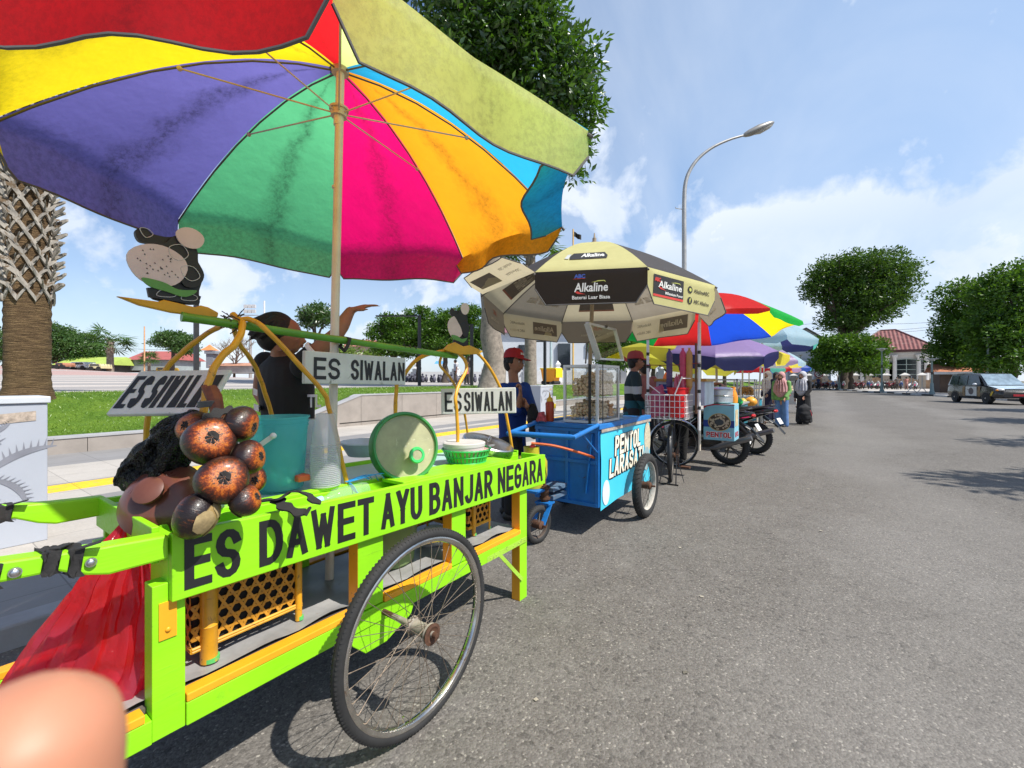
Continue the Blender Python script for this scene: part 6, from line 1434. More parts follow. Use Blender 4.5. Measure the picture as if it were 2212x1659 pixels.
def logo(fn,pn,x0,x1,y0,y1,o,tagline='Baterai Luar Biasa',ink=None,small=True):
    w=x1-x0; h=y1-y0
    letter_map('printed_word','Alkaline',ink or I_w,sub(fn,x0,x1,y0+h*.36,y0+h*.80,o),pn,bold=.02,shear=.1)
    poly_map('printed_swoosh',[(x0+.02*w,y0+h*.36),(x0+.1*w,y0+h*.27),(x0+.34*w,y0+h*.24),(x0+.2*w,y0+h*.31),(x0+.1*w,y0+h*.40)],I_r,sub(fn,0,1,0,1,o),pn)
    poly_map('printed_swoosh',[(x0+.50*w,y0+h*.80),(x0+.72*w,y0+h*.90),(x0+.90*w,y0+h*.90),(x0+.95*w,y0+h*.80),(x0+.88*w,y0+h*.86),(x0+.72*w,y0+h*.85)],I_y,sub(fn,0,1,0,1,o),pn)
    letter_map('printed_tagline',tagline,ink or I_w,sub(fn,x0-.06*w if small else x0+.3*w,x1+.06*w,y0,y0+h*.18,o),pn,bold=.02)
fv,fcn,pn=pside(alk,0)
logo(fv,pn,.36,.66,.14,.74,.004); letter_map('printed_word','ABC',I_b,sub(fv,.36,.46,.76,.88,.004),pn,bold=.05); poly_map('printed_bar',[(.35,.735),(.46,.745),(.46,.755),(.35,.745)],I_r,sub(fv,0,1,0,1,.0045),pn)
poly_map('printed_battery',[(.26,.17),(.68,.17),(.70,.22),(.68,.29),(.26,.29),(.24,.23)],I_k,sub(fcn,0,1,0,1,.006),pn,4); letter_map('printed_word','Alkaline',I_w,sub(fcn,.38,.66,.195,.268,.009),pn,bold=.03,shear=.1); poly_map('printed_cap',[(.19,.19),(.24,.18),(.24,.275),(.19,.265)],mat('print_silver',(.5,.52,.5),.5),sub(fcn,0,1,0,1,.0062),pn)
fv,fcn,pn=pside(alk,1)
poly_map('printed_battery',[(.08,.30),(.50,.30),(.50,.86),(.08,.86)],I_k,sub(fv,0,1,0,1,.004),pn); poly_map('printed_bar',[(.08,.24),(.50,.24),(.50,.30),(.08,.30)],I_r,sub(fv,0,1,0,1,.004),pn); logo(fv,pn,.14,.47,.34,.80,.007,'Millennium Power',small=False)
letter_map('printed_word','ABC',I_r,sub(fv,.09,.17,.66,.78,.007),pn,bold=.05)
for yy,tx in ((.66,'AlkalineABC'),(.33,'ABC Alkaline')):
    poly_map('printed_disc',[(.60+.035*cos(i*PI/8),yy+.11*sin(i*PI/8)) for i in range(16)],I_k,sub(fv,0,1,0,1,.004),pn); letter_map('printed_word',tx,I_k,sub(fv,.66,.90,yy-.06,yy+.06,.004),pn,bold=.02)
    if yy<.5: letter_map('printed_word','f',I_y,sub(fv,.588,.612,yy-.07,yy+.07,.006),pn,bold=.05)
    else: poly_map('printed_ring',[(.60+.018*cos(i*PI/8),yy+.055*sin(i*PI/8)) for i in range(16)],I_y,sub(fv,0,1,0,1,.006),pn)
I_gh=mat('showthrough_pale',(.62,.55,.42),.8); I_gd=mat('showthrough_dark',(.20,.165,.13),.8); I_gr=mat('showthrough_red',(.42,.16,.10),.8)
for k in (2,3,4,5,6,7):      # the print shows through on the underside, reversed
    fv,fcn,pn=pside(alk,k)
    if k%2==0:
        poly_map('showthrough_battery',[(.22,.14),(.78,.14),(.78,.44),(.22,.44)],I_gd,sub(fcn,0,1,0,1,-.014),pn,3); letter_map('showthrough_word','Alkaline',I_gh,sub(fcn,.32,.76,.22,.38,-.020),pn,bold=.02); poly_map('showthrough_bar',[(.22,.125),(.78,.125),(.78,.14),(.22,.14)],I_gr,sub(fcn,0,1,0,1,-.0145),pn)
        letter_map('showthrough_word','Baterai Luar Biasa',I_gh,sub(fv,.34,.72,.30,.42,-.004),pn,bold=.01); letter_map('showthrough_word','ABC',I_gr,sub(fv,.42,.60,.56,.76,-.004),pn,bold=.04)
    else:
        letter_map('showthrough_word','Alkaline',I_gh,sub(fcn,.22,.80,.30,.46,-.014),pn,bold=.02); letter_map('showthrough_word','Baterai Luar Biasa',I_gh,sub(fcn,.18,.82,.16,.25,-.014),pn,bold=.02)
        poly_map('showthrough_battery',[(.10,.26),(.52,.26),(.52,.80),(.10,.80)],I_gd,sub(fv,0,1,0,1,-.004),pn); letter_map('showthrough_word','Alkaline',I_gh,sub(fv,.16,.50,.42,.66,-.007),pn,bold=.02)
        for yy,tx in ((.66,'AlkalineABC'),(.34,'ABC Alkaline')): letter_map('showthrough_word',tx,I_gd,sub(fv,.66,.90,yy-.07,yy+.05,-.004),pn)
# ------------------------------------------------------------ parasols further along the street
def C(nm,c): return fabric('cloth_'+nm,c,.6,0)
hu=PD(1512,642,6.0); ax=(.10,.05)
q4=[C('green2',(.02,.55,.08)),C('red2',(.86,.03,.03)),C('blue2',(.02,.10,.75)),C('yellow2',(.95,.72,.01))]
parasol('parasol','red, blue, yellow and green parasol over the white bicycle basket',hu,1.15,.46,4.79,q4,V((hu.x-.03,hu.y+.0,.35)),sgn=-1,tilt=ax,valance=.10,detail=False,pole_r=.018,vt=[(0,.25,.01),(0,.25,.01),(0,.25,.01),(0,.2,.01),(-.1,.9,.01),(.1,.6,.01),(.2,.6,.01),(0,.9,.01)],sub=8)
lilac=C('lilac',(.42,.30,.62)); navy=C('navy',(.03,.035,.13)); lb=C('light_blue',(.50,.70,.82)); pk=C('pink',(.86,.36,.36)); yl=C('lemon',(.88,.76,.10)); teal=C('teal',(.12,.50,.42)); lav=C('lavender',(.50,.36,.60)); royal=C('royal',(.06,.14,.55)); rd=C('crimson',(.72,.03,.04)); wht=C('white_cloth',(.74,.76,.76)); limeb=C('lime_yellow',(.70,.66,.08))
def far_par(label,u,v,k,R,drop,cols,lean=(0,0),val=.16,phase=.3,vt=None,base_u=None,vmat=None):
    h=PD(u,v,k); bs=V((h.x,h.y,0))
    if base_u: q=at(base_u,k*1.01); bs=V((q.x,q.y,0))
    return parasol('parasol',label,h,R,drop,phase,cols,bs,'parasols of the stalls along the street',tilt=lean,valance=val,detail=False,sub=5,vt=vt,vmat=vmat,pole_r=.02)
far_par('lilac parasol with dark navy valance tilted behind the red and blue parasol',1545,722,8.1,1.04,.28,[lilac,lilac,lilac,lilac],(-.18,-.10),.24,.2,vmat=[navy],base_u=1552)
far_par('light blue, pink and teal parasol beyond the red and blue parasol',1650,692,10.2,1.12,.48,[lb,pk,teal,navy,lb,navy,teal,lb],(.05,-.05),.18,.5,base_u=1633)
pw=far_par('yellow POWER parasol hanging low behind the navy parasol',1604,748,11.5,1.05,.26,[yl,yl,yl,yl],(0,0),.26,.1)
fv,fcn,pn=pside(pw,3) if False else (None,None,None)
sf=SURF[pw.name]
best=None
for k in range(8):
    m_=(sf[2](sf[1][k],1)+sf[2](sf[1][k+1],1))/2-sf[3]; q=m_.dot(toeye(sf[3]))
    if best is None or q>best[0]: best=(q,k)
SURF[pw.name]=sf[:8]+([(.05,1,.012)]*8,); fv,fcn,pn=pside(pw,best[1]); letter_map('printed_word','POWER',I_k,sub(fv,.30,.86,.35,.72,.014),pn,bold=.04,shear=.15)
far_par('lime yellow canvas parasol behind the hanging cup sleeves',1470,738,8.8,1.15,.30,[limeb,limeb,C('maroon',(.35,.05,.07)),limeb,limeb,limeb,limeb,limeb],(.1,-.12),.24,.6)
far_par('pale blue, yellow and lavender parasol above the head scarves',1650,748,14,1.15,.50,[lb,yl,lav,lb,wht,yl,lb,lav],(.03,-.03),.16,.2)
far_par('small rainbow parasol low behind the yellow POWER parasol',1618,776,16.5,1.2,.36,[rd,teal,yl,lav,rd,royal,yl,teal],(0,-.02),.16,.7)
far_par('orange, lavender and green parasol just left of the blue one',1655,777,18.5,1.25,.38,[yl,lav,rd,teal,yl,C('orange2',(.9,.35,.05)),lav,rd],(0,-.02),.16,.1)
far_par('plain blue parasol furthest along the street',1684,776,20,1.3,.42,[royal,royal,teal,royal],(0,0),.16,.4)
# ============================================================ bicycle stall
Mf=mat('black_frame_paint',(.015,.016,.018),.35,var=.3,wear=(.15,.13,.11),wearamt=-.02,wscale=20)
bk=thing('bicycle','old black bicycle on its stand carrying a white wire basket','bicycle',(6.2,1.68,0))
RW,FW=V((5.80,1.60,.345)),V((6.85,1.84,.345))
moto_tyre(RW,.345,.04,bk,axis=(-.22,1,0),spokes=32,rimc=M_dsteel); moto_tyre(FW,.345,.04,bk,axis=(.93,.35,0),spokes=32,rimc=M_chrome)
dB=(FW-RW).normalized(); BBk=RW+dB*.45+up*-.06; ST=RW+dB*.30+up*.44; HT=FW-dB*.16+up*.42
b=MB()
for a,c,r in ((BBk,ST,.015),(BBk,HT-up*.10,.016),(ST-up*.02,HT,.014),(BBk,RW,.010),(ST-up*.05,RW,.009),(HT+up*.12,FW+up*.36,.018)): b.cyl(a,c,r,10)
sfo=V((.93,.35,0)).normalized()*.06
for s in (-1,1): b.tube([FW+up*.37+sfo*s*.5,FW+up*.1+sfo*s,FW+sfo*s],.010,8)
b.build('frame',Mf,bk)
e1=V((.93,.35,0)).normalized().cross(up)
def fender(c,e,R,w,axv,a0,a1):
    b=MB(); rs=[]
    for i in range(17):
        a=R_(a0+(a1-a0)*i/16); o=V(c)+e*cos(a)*R+up*sin(a)*R; n=(e*cos(a)+up*sin(a)); rs.append([o+axv*w*q+n*(-.012*q*q*1.0)*1.0+n*dz for q,dz in ((-1,0),(-.5,.010),(0,.013),(.5,.010),(1,0),(.5,.006),(0,.009),(-.5,.006))])
    b.rings(rs); return b
fender(FW,e1,.375,.030,V((.93,.35,0)).normalized(),10,190).build('fender',M_chrome,bk); fender(RW,-dB,.375,.030,V((-.22,1,0)).normalized(),-20,120).build('fender',Mf,bk)
b=MB(); b.sph(ST+up*.14,(.12,.08,.03),14,8); b.cyl(ST,ST+up*.13,.012,8); b.build('saddle',mat('brown_saddle',(.10,.05,.03),.5),bk)
b=MB(); hb=HT+up*.2; b.tube(bez([hb+V((.12,-.30,.05)),hb+V((.02,-.22,.08)),hb,hb+V((.02,.22,.08)),hb+V((.12,.30,.05))],5),.011,8); b.cyl(HT,hb,.012,8); b.build('handlebar',M_chrome,bk)
b=MB(); sx=RW-dB*.06
for s in (-1,1): b.tube([RW+V((0,s*.07,0)),sx+V((-.14,s*.10,-.33))],.007,6); b.tube([RW+V((0,s*.07,0)),sx+V((.05,s*.15,-.335))],.004,6); b.tube([RW+V((0,s*.06,0)),RW+V((-.02,s*.14,.47))],.005,6)
b.bar(sx+V((-.14,-.13,-.335)),sx+V((-.14,.13,-.335)),.02,.012); b.build('stand',Mf,bk)
b=MB(); pc=BBk; b.bar(pc+V((.04,-.10,-.17)),pc+V((.04,-.22,-.17)),.09,.022); b.bar(pc+V((0,-.06,0)),pc+V((.02,-.08,-.17)),.012,.02); b.lathe([(.09,-.003),(.095,.0),(.09,.003)],pc+V((0,-.06,0)),24,Matrix(((1,0,0),(0,0,1),(0,-1,0)))); b.build('pedal',M_rust,bk)
# wire basket
bx0,bx1,by0,by1,bz0,bz1=5.40,5.78,1.33,1.80,.835,1.125
wb=thing('wire_basket','white wire basket over the back wheel of the bicycle','basket',((bx0+bx1)/2,(by0+by1)/2,bz0)); b=MB(); r=.0042
def wire(a,c): b.tube([a,c],r,5)
for i in range(9):
    y=by0+(by1-by0)*i/8
    for x in (bx0,bx1): wire((x,y,bz0),(x,y,bz1))
    wire((bx0,y,bz0),(bx1,y,bz0))
for i in range(7):
    x=bx0+(bx1-bx0)*i/6
    for y in (by0,by1): wire((x,y,bz0),(x,y,bz1))
for i in range(5):
    z=bz0+(bz1-bz0)*i/4
    for x in (bx0,bx1): wire((x,by0,z),(x,by1,z))
    for y in (by0,by1): wire((bx0,y,z),(bx1,y,z))
b.build('wires',M_white,wb); b=MB(); b.tube([(bx0,by0,bz1),(bx1,by0,bz1),(bx1,by1,bz1),(bx0,by1,bz1)],.008,6,closed=True); b.tube([(bx0,1.45,bz1),(bx0-.01,1.36,bz1+.22)],.007,6); b.tube([(bx0,1.36,bz1+.2),(bx0+.2,1.30,bz1+.2)],.006,6); b.tube([(bx0,1.78,bz1+.14),(bx0,1.62,bz1+.02)],.007,6); b.build('rim_wire',M_white,wb)
c=V((5.56,1.45,bz0+.02)); t=thing('bucket','red plastic bucket standing in the white wire basket','bucket',c); b=MB(); b.lathe([(.10,0),(.125,.34),(.132,.345),(.132,.36),(.12,.35),(.10,.02)],c,28); b.build('pail',mat('red_plastic',(.62,.008,.012),.35,var=.1),t)
bag('plastic_bag','clear and pink plastic bags bunched in the left half of the white basket','bag',[(V((5.58,1.68,.86)),.10,.12),(V((5.58,1.68,1.0)),.12,.13),(V((5.57,1.69,1.12)),.11,.11),(V((5.55,1.66,1.22)),.05,.06),(V((5.55,1.64,1.25)),.01,.01)],plastic_film('pink_film',(.75,.20,.34),.75,.2,.4),.03,8,30,4)
b=MB()
for i in range(7):
    p=c+V((rnd(-.05,.05),rnd(-.06,.06),.30)); b.tube([p,p+V((rnd(-.03,.03),rnd(-.03,.03),rnd(.10,.24)))],[.03,.006],7)
tag(b.build('bag_bundle',plastic_film('pink_bag_film',(.88,.30,.42),.8,.3,.5)),'pink pointed snack bags standing in the red bucket','bags',kind='stuff')
# cooler box behind the basket
cl=thing('cooler_box','white and blue ice cream box with wooden rim on the bicycle stall','cooler',(6.2,1.5,.98)); b=MB(); b.box((5.95,1.22,.98),(6.5,1.84,1.285)); b.build('body',mat('cool_white',(.55,.62,.74),.4,var=.35,scale=3),cl,smooth=0,bevel=.01)
b=MB(); b.box((5.93,1.20,1.287),(6.52,1.86,1.325)); b.build('rim',mat('ochre_wood',(.50,.28,.06),.5,var=.2),cl,smooth=0,bevel=.006); b=MB(); b.box((5.944,1.64,1.10),(5.948,1.80,1.25)); lb_=b.build('label',mat('dark_blue_label',(.02,.05,.28),.5),cl,smooth=0)
b=MB(); b.box((5.9425,1.67,1.17),(5.944,1.77,1.185)); b.build('print_line',M_white,lb_,smooth=0)
st_=thing('stall_frame','pair of white posts with black tape and a red cord at the bicycle stall','frame',(5.62,1.55,.6))
for y in (1.22,1.84):
    b=MB(); b.cyl((5.62,y,.70),(5.62,y,2.0),.017,12); p_=b.build('post',M_white,st_)
    for z in (.95,1.15,1.46,1.62): b=MB(); b.cyl((5.62,y,z),(5.62,y,z+.04),.0195,12); b.build('tape_band',M_bk,p_)
b=MB(); b.tube(bez([V((5.60,1.86,1.50)),V((5.60,1.55,1.49)),V((5.60,1.20,1.51))],6),.005,6); b.build('cord',mat('dark_red_cord',(.25,.02,.03),.6),st_); b=MB(); b.bar((5.64,1.26,.9),(5.64,1.26,1.75),.035,.02); b.build('plank',mat('brown_batten',(.16,.08,.045),.7),st_)
for (u,col,l,tail) in ((1446,(.20,.15,.34),'violet plastic cup sleeve hanging left at the bicycle stall',0),(1475,(.85,.16,.30),'pink plastic cup sleeve hanging in the middle at the bicycle stall',1),(1489,(.80,.52,.18),'amber plastic cup sleeve hanging next to the white post',1)):
    c=PX(u,835,5.60); pr=[(.004,-.10),(.015,-.05)] if tail else [(.03,-.02)]
    for i in range(9): pr+=[(.036,i*.045),(.039,i*.045+.004),(.036,i*.045+.01)]
    pr+=[(.034,.41),(.012,.45),(.018,.47)]; b=MB(); b.lathe(pr,c,18,cap=False); tag(b.build('cup_sleeve',plastic_film('sleeve_%s'%l.split()[0],col,.8,.25,.45),smooth=30),l,'cup sleeve','hanging sleeves of plastic cups')
# ------------------------------------------------------------ scooters
def scooter(label,body,accent,seat=None,loc=(0,0,0)):
    t=thing('motor_scooter',label,'motorcycle',(0,0,0)); y=V((0,1,0))
    moto_tyre((-.63,0,.285),.285,.10,t,spokes=0,rimc=M_dsteel,alloy=True); moto_tyre((.63,0,.285),.285,.08,t,spokes=0,rimc=M_dsteel,alloy=True)
    def lo(name,secs,m,n=14,par=t):
        b=MB(); b.loft([((x,0,z),(0,w,0),(tx,0,h)) for x,z,w,h,tx in secs],n); return b.build(name,m,par,smooth=50)
    lo('tail_fairing',[(-.98,.80,.02,.02,0),(-.90,.79,.07,.05,0),(-.70,.74,.12,.09,0),(-.40,.66,.15,.13,0),(-.15,.55,.14,.16,0),(.02,.45,.12,.13,0),(.10,.40,.09,.08,0)],body)
    lo('seat',[(-.86,.83,.06,.02,0),(-.70,.82,.12,.04,0),(-.40,.78,.14,.05,0),(-.10,.76,.12,.05,0),(.06,.74,.08,.035,0)],seat or M_bk)
    lo('floorboard',[(.02,.33,.12,.07,0),(.25,.30,.15,.05,0),(.45,.33,.13,.06,0)],M_bk); lo('leg_shield',[(.40,.34,.10,.08,0),(.47,.50,.17,.10,-.03),(.50,.70,.19,.10,-.05),(.52,.88,.13,.08,-.05),(.52,.98,.07,.04,-.03)],body)
    lo('front_fender',[(.42,.50,.04,.02,0),(.55,.585,.055,.03,0),(.70,.585,.055,.03,0),(.88,.47,.045,.02,0)],accent); lo('rear_mudguard',[(-.78,.66,.07,.03,0),(-.95,.56,.07,.02,0),(-1.10,.40,.06,.015,0)],M_bk)
    lo('side_trim',[(-.92,.755,.075,.012,0),(-.62,.70,.137,.016,0),(-.30,.60,.163,.02,0)],accent)
    for s in (-1,1):
        for nm,pp,rr_ in (('fork_leg',[(.50,s*.05,.72),(.63,s*.055,.285)],.022),('swing_arm',[(-.15,s*.11,.32),(-.63,s*.11,.29)],.02),('shock_absorber',[(-.35,s*.10,.56),(-.60,s*.12,.31)],.028)): b=MB(); b.tube(pp,rr_,10); b.build(nm,M_dsteel,t)
    b=MB(); b.box((-.55,-.11,.24),(-.05,.11,.40)); b.build('engine',M_dsteel,t,bevel=.02)
    b=MB(); b.tube(bez([V((.0,.13,.22)),V((-.4,.15,.25)),V((-.65,.16,.34)),V((-.98,.16,.46))],4),[.02]*5+[.045]*7+[.04],12) ; b.build('exhaust',mat('heat_shield_grey',(.22,.22,.23),.35,metal=.7),t)
    b=MB(); b.tube(bez([V((.34,-.33,.98)),V((.46,-.2,1.0)),V((.50,0,.97)),V((.46,.2,1.0)),V((.34,.33,.98))],4),.013,8); h=b.build('handlebar',M_bk,t)
    for s in (-1,1):
        b=MB(); b.tube([(.44,s*.22,1.0),(.46,s*.28,1.12)],.006,6); b.sph((.46,s*.30,1.16),(.012,.055,.035),10,6); b.build('mirror',M_bk,h)
    b=MB(); b.sph((.60,0,.90),(.05,.09,.065),12,8); b.build('headlight',mat('lamp_glass',(.6,.62,.62),.1,var=.05),t); b=MB(); b.sph((-.965,0,.775),(.03,.085,.03),10,6); b.build('tail_light',mat('tail_red',(.45,.01,.01),.2),t)
    b=MB(); b.bar((-1.00,0,.655),(-1.055,0,.56),.19,.006,(1,0,.5)); b.build('number_plate',mat('plate_white',(.68,.68,.66),.5),t); b=MB(); b.tube([(-.62,-.13,.80),(-.92,-.10,.88),(-.92,.10,.88),(-.62,.13,.80)],.013,8); b.build('grab_rail',M_dsteel,t)
    t.location=loc; return t
Mblk=mat('gloss_black_fairing',(.012,.012,.014),.2,var=.1,coat=.6); Mred_=mat('gloss_pink_trim',(.65,.04,.16),.3); Mwht_=mat('pearl_white_fairing',(.62,.63,.64),.25,coat=.4); Mblu_=mat('gloss_blue_fairing',(.03,.09,.30),.25,coat=.4); Mmar=mat('maroon_fairing',(.22,.02,.03),.25,coat=.4)
s1=scooter('black motorcycle with pink trim parked tail to the road behind the PENTOL box',Mblk,Mred_); wp=G(1577,1003); s1.location=(wp.x+.02,wp.y+.63,0); s1.rotation_euler=(0,0,R_(84))
s2=scooter('black and silver motorcycle parked beside the green fruit stall',Mblk,mat('silver_trim',(.50,.50,.51),.25,metal=.5)); wp=G(1637,980); s2.location=(wp.x+.1,wp.y+.66,0); s2.rotation_euler=(0,0,R_(78))
# PENTOL box and steamer
p0=V((6.72,1.00,.46)); x0,x1,y0_,y1_,z0_,z1_=6.72,7.10,1.00,1.40,.46,.97
pb2=thing('food_box','pale blue and red food box lettered PENTOL hung on the motorcycle','food box',((x0+x1)/2,1.2,z0_)); b=MB(); b.box((x0,y0_,z0_),(x1,y1_,z1_)); b.build('body',mat('pale_print_blue',(.24,.52,.64),.45,var=.12),pb2,smooth=0,bevel=.004)
def fpan(pts,m,nm,d): b=MB(); b.add([(x0-d,y1_-(y1_-y0_)*a,z0_+(z1_-z0_)*c) for a,c in pts],[tuple(range(len(pts)))]); return b.build(nm,m,pb2,smooth=0)
M_pr=mat('print_crimson',(.45,.02,.04),.5); fpan([(0,1),(0,.86),(.12,.93),(.4,.97),(1,.97),(1,1)],M_pr,'printed_band',.002); fpan([(0,.36),(1,.36),(1,.55),(0,.55)],mat('print_deep_blue',(.015,.05,.28),.5),'printed_band',.002)
el=lambda cx,cy,rx,ry,n=28:[(cx+rx*cos(2*PI*i/n),cy+ry*sin(2*PI*i/n)) for i in range(n)]
fpan(el(.52,.50,.37,.245),mat('print_gold',(.55,.42,.16),.5),'printed_bowl',.004); fpan(el(.52,.50,.345,.225),mat('print_bowl_dark',(.07,.05,.035),.5,var=.5,scale=30),'printed_bowl',.006)
b=MB()
for i in range(70):
    a=rnd(0,6.28); q=rnd(.42,.93); cx=.52+.33*q*cos(a); cy=.50+.215*q*sin(a); pts=el(cx,cy,rnd(.022,.04),rnd(.018,.03),9); b.add([(x0-.008-.0001*i,y1_-(y1_-y0_)*aa,z0_+(z1_-z0_)*c) for aa,c in pts],[tuple(range(9))])
b.build('printed_meatballs',mat('print_beige',(.52,.43,.31),.5,var=.25,scale=30),pb2,smooth=0); fpan(el(.52,.50,.15,.085),mat('print_slate',(.05,.06,.07),.5),'printed_sauce',.016)
brushtext('letter_outline','PENTOL',M_white,(x0,y1_-.032,z0_+.034),(0,-1,0),(0,0,1),.336,.088,pb2,stroke=.30,gap=.14,lift=.006); brushtext('letters','PENTOL',mat('print_scarlet',(.55,.01,.03),.5),(x0,y1_-.040,z0_+.042),(0,-1,0),(0,0,1),.32,.072,pb2,stroke=.2,gap=.2,lift=.008)
brushtext('side_letters','PENTOL',M_pr,(x0+.04,y0_,z0_+.05),(1,0,0),(0,0,1),.28,.07,pb2,stroke=.22,gap=.2,lift=.004)
b=MB(); b.add([(x0+.06,y0_-.003,z0_+.2),(x0+.3,y0_-.003,z0_+.2),(x0+.3,y0_-.003,z1_-.08),(x0+.06,y0_-.003,z1_-.08)],[(0,1,2,3)]); b.build('side_print',mat('print_pale_gold',(.62,.50,.30),.5,var=.5,scale=14),pb2,smooth=0)
c=V((6.93,1.22,.985)); t=thing('steamer_pot','two tier aluminium steamer pot on top of the PENTOL box','pot',c)
for z,h in ((0,.09),(.095,.085)): b=MB(); b.lathe([(.16,z),(.168,z+.01),(.168,z+h-.012),(.174,z+h-.008),(.174,z+h)],c,32); b.build('tier',M_alu,t)
b=MB(); b.lathe([(.172,.185),(.174,.195),(.15,.21),(.08,.225),(.002,.23)],c,32); l=b.build('lid',M_alu,t); b=MB(); b.sph(c+V((0,0,.245)),.02,10,6); b.build('knob',M_bk,l)
for i,(dx,dy,col,l) in enumerate(((.20,-.14,(.90,.30,.02),'orange sauce jug on the corner of the PENTOL box'),(-.16,.26,(.55,.56,.56),'grey thermos flask left of the steamer pot'))):
    c=V((6.93+dx,1.22+dy,.975)); b=MB(); b.lathe([(.06,0),(.065,.08),(.05,.14),(.03,.19),(.035,.23),(.002,.235)],c,20); tag(b.build('sauce_jug' if i==0 else 'flask',mat('jug%d'%i,col,.35)),l,'jug' if i==0 else 'flask')
# stalls further along: glass cases on carts
def stall(label,u,v,k,cols,case=True,w=.9,h=.85):
    p=at(u,k); t=thing('food_stall',label,'stall',p,'food stalls further along the street'); x,y=p.x,p.y
    b=MB(); b.box((x,y-.3,.35),(x+w,y+.3,h)); b.build('counter',cols,t,smooth=0,bevel=.006); b=MB(); b.box((x-.03,y-.33,h),(x+w+.03,y+.33,h+.03)); b.build('counter_top',M_alu,t,smooth=0,bevel=.004)
    for sx in (.15,w-.15): moto_tyre((x+sx,y-.35,.25),.25,.05,t,spokes=14)
    if case:
        b=MB(); z0,z1=h+.032,h+.48
        for xx in (x+.05,x+.5):
            for yy in (y-.24,y+.20): b.box((xx,yy,z0),(xx+.025,yy+.025,z1))
        for z in (z0,z1-.03): b.box((x+.05,y-.24,z),(x+.525,y-.215,z+.029)); b.box((x+.05,y+.2,z),(x+.525,y+.225,z+.029)); b.box((x+.051,y-.214,z),(x+.075,y+.199,z+.029)); b.box((x+.50,y-.214,z),(x+.524,y+.199,z+.029))
        b.build('case_frame',M_alu,t,smooth=0); b=MB(); b.box((x+.06,y-.22,z0+.03),(x+.51,y+.2,z1-.03)); b.build('case_glass',M_glass,t,smooth=0)
        heap('snacks','yellow snacks heaped in the glass case of the stall '+('behind the steamer' if k<9 else 'under the light blue parasol' if k<11 else 'at the far end of the row'),(x+.1,y-.18,z0+.06),(x+.47,y+.16,z0+.28),90,.025,(Mb2,Mb3,Mb)[int(k)%3],.3)
    return t
stall('food stall with large glass case behind the steamer pot',1562,0,8.3,mat('stall_teal',(.02,.20,.26),.45,var=.2)); stall('teal fruit stall with glass case where the girls stand',1606,0,10.6,mat('stall_teal2',(.015,.24,.33),.45,var=.2)); stall('white food stall with open glass case beyond the black robed girl',1700,0,17.5,mat('stall_white',(.5,.5,.48),.5,var=.2),h=.8)
for u,v,k,col,r,l in ((1592,868,8.0,(.02,.45,.10),.10,'green plastic bowl by the stall glass case'),(1622,868,9.6,(.85,.35,.03),.13,'bag of orange fruit on the teal stall counter'),(1600,884,9.2,(.06,.05,.02),.10,'dark melon on the stall behind the motorcycles'),(1604,868,9.3,(.55,.42,.05),.09,'yellow mango pile on the stall behind the motorcycles')):
    c=PD(u,v,k); b=MB(); b.sph(c,(r,r,r*.8),12,8); b.sph(c+V((.05,0,r*.3)),(r*.6,r*.6,r*.6),10,6); tag(b.build('produce',mat('produce%d'%u,col,.4,var=.4,scale=20)),l,'produce')
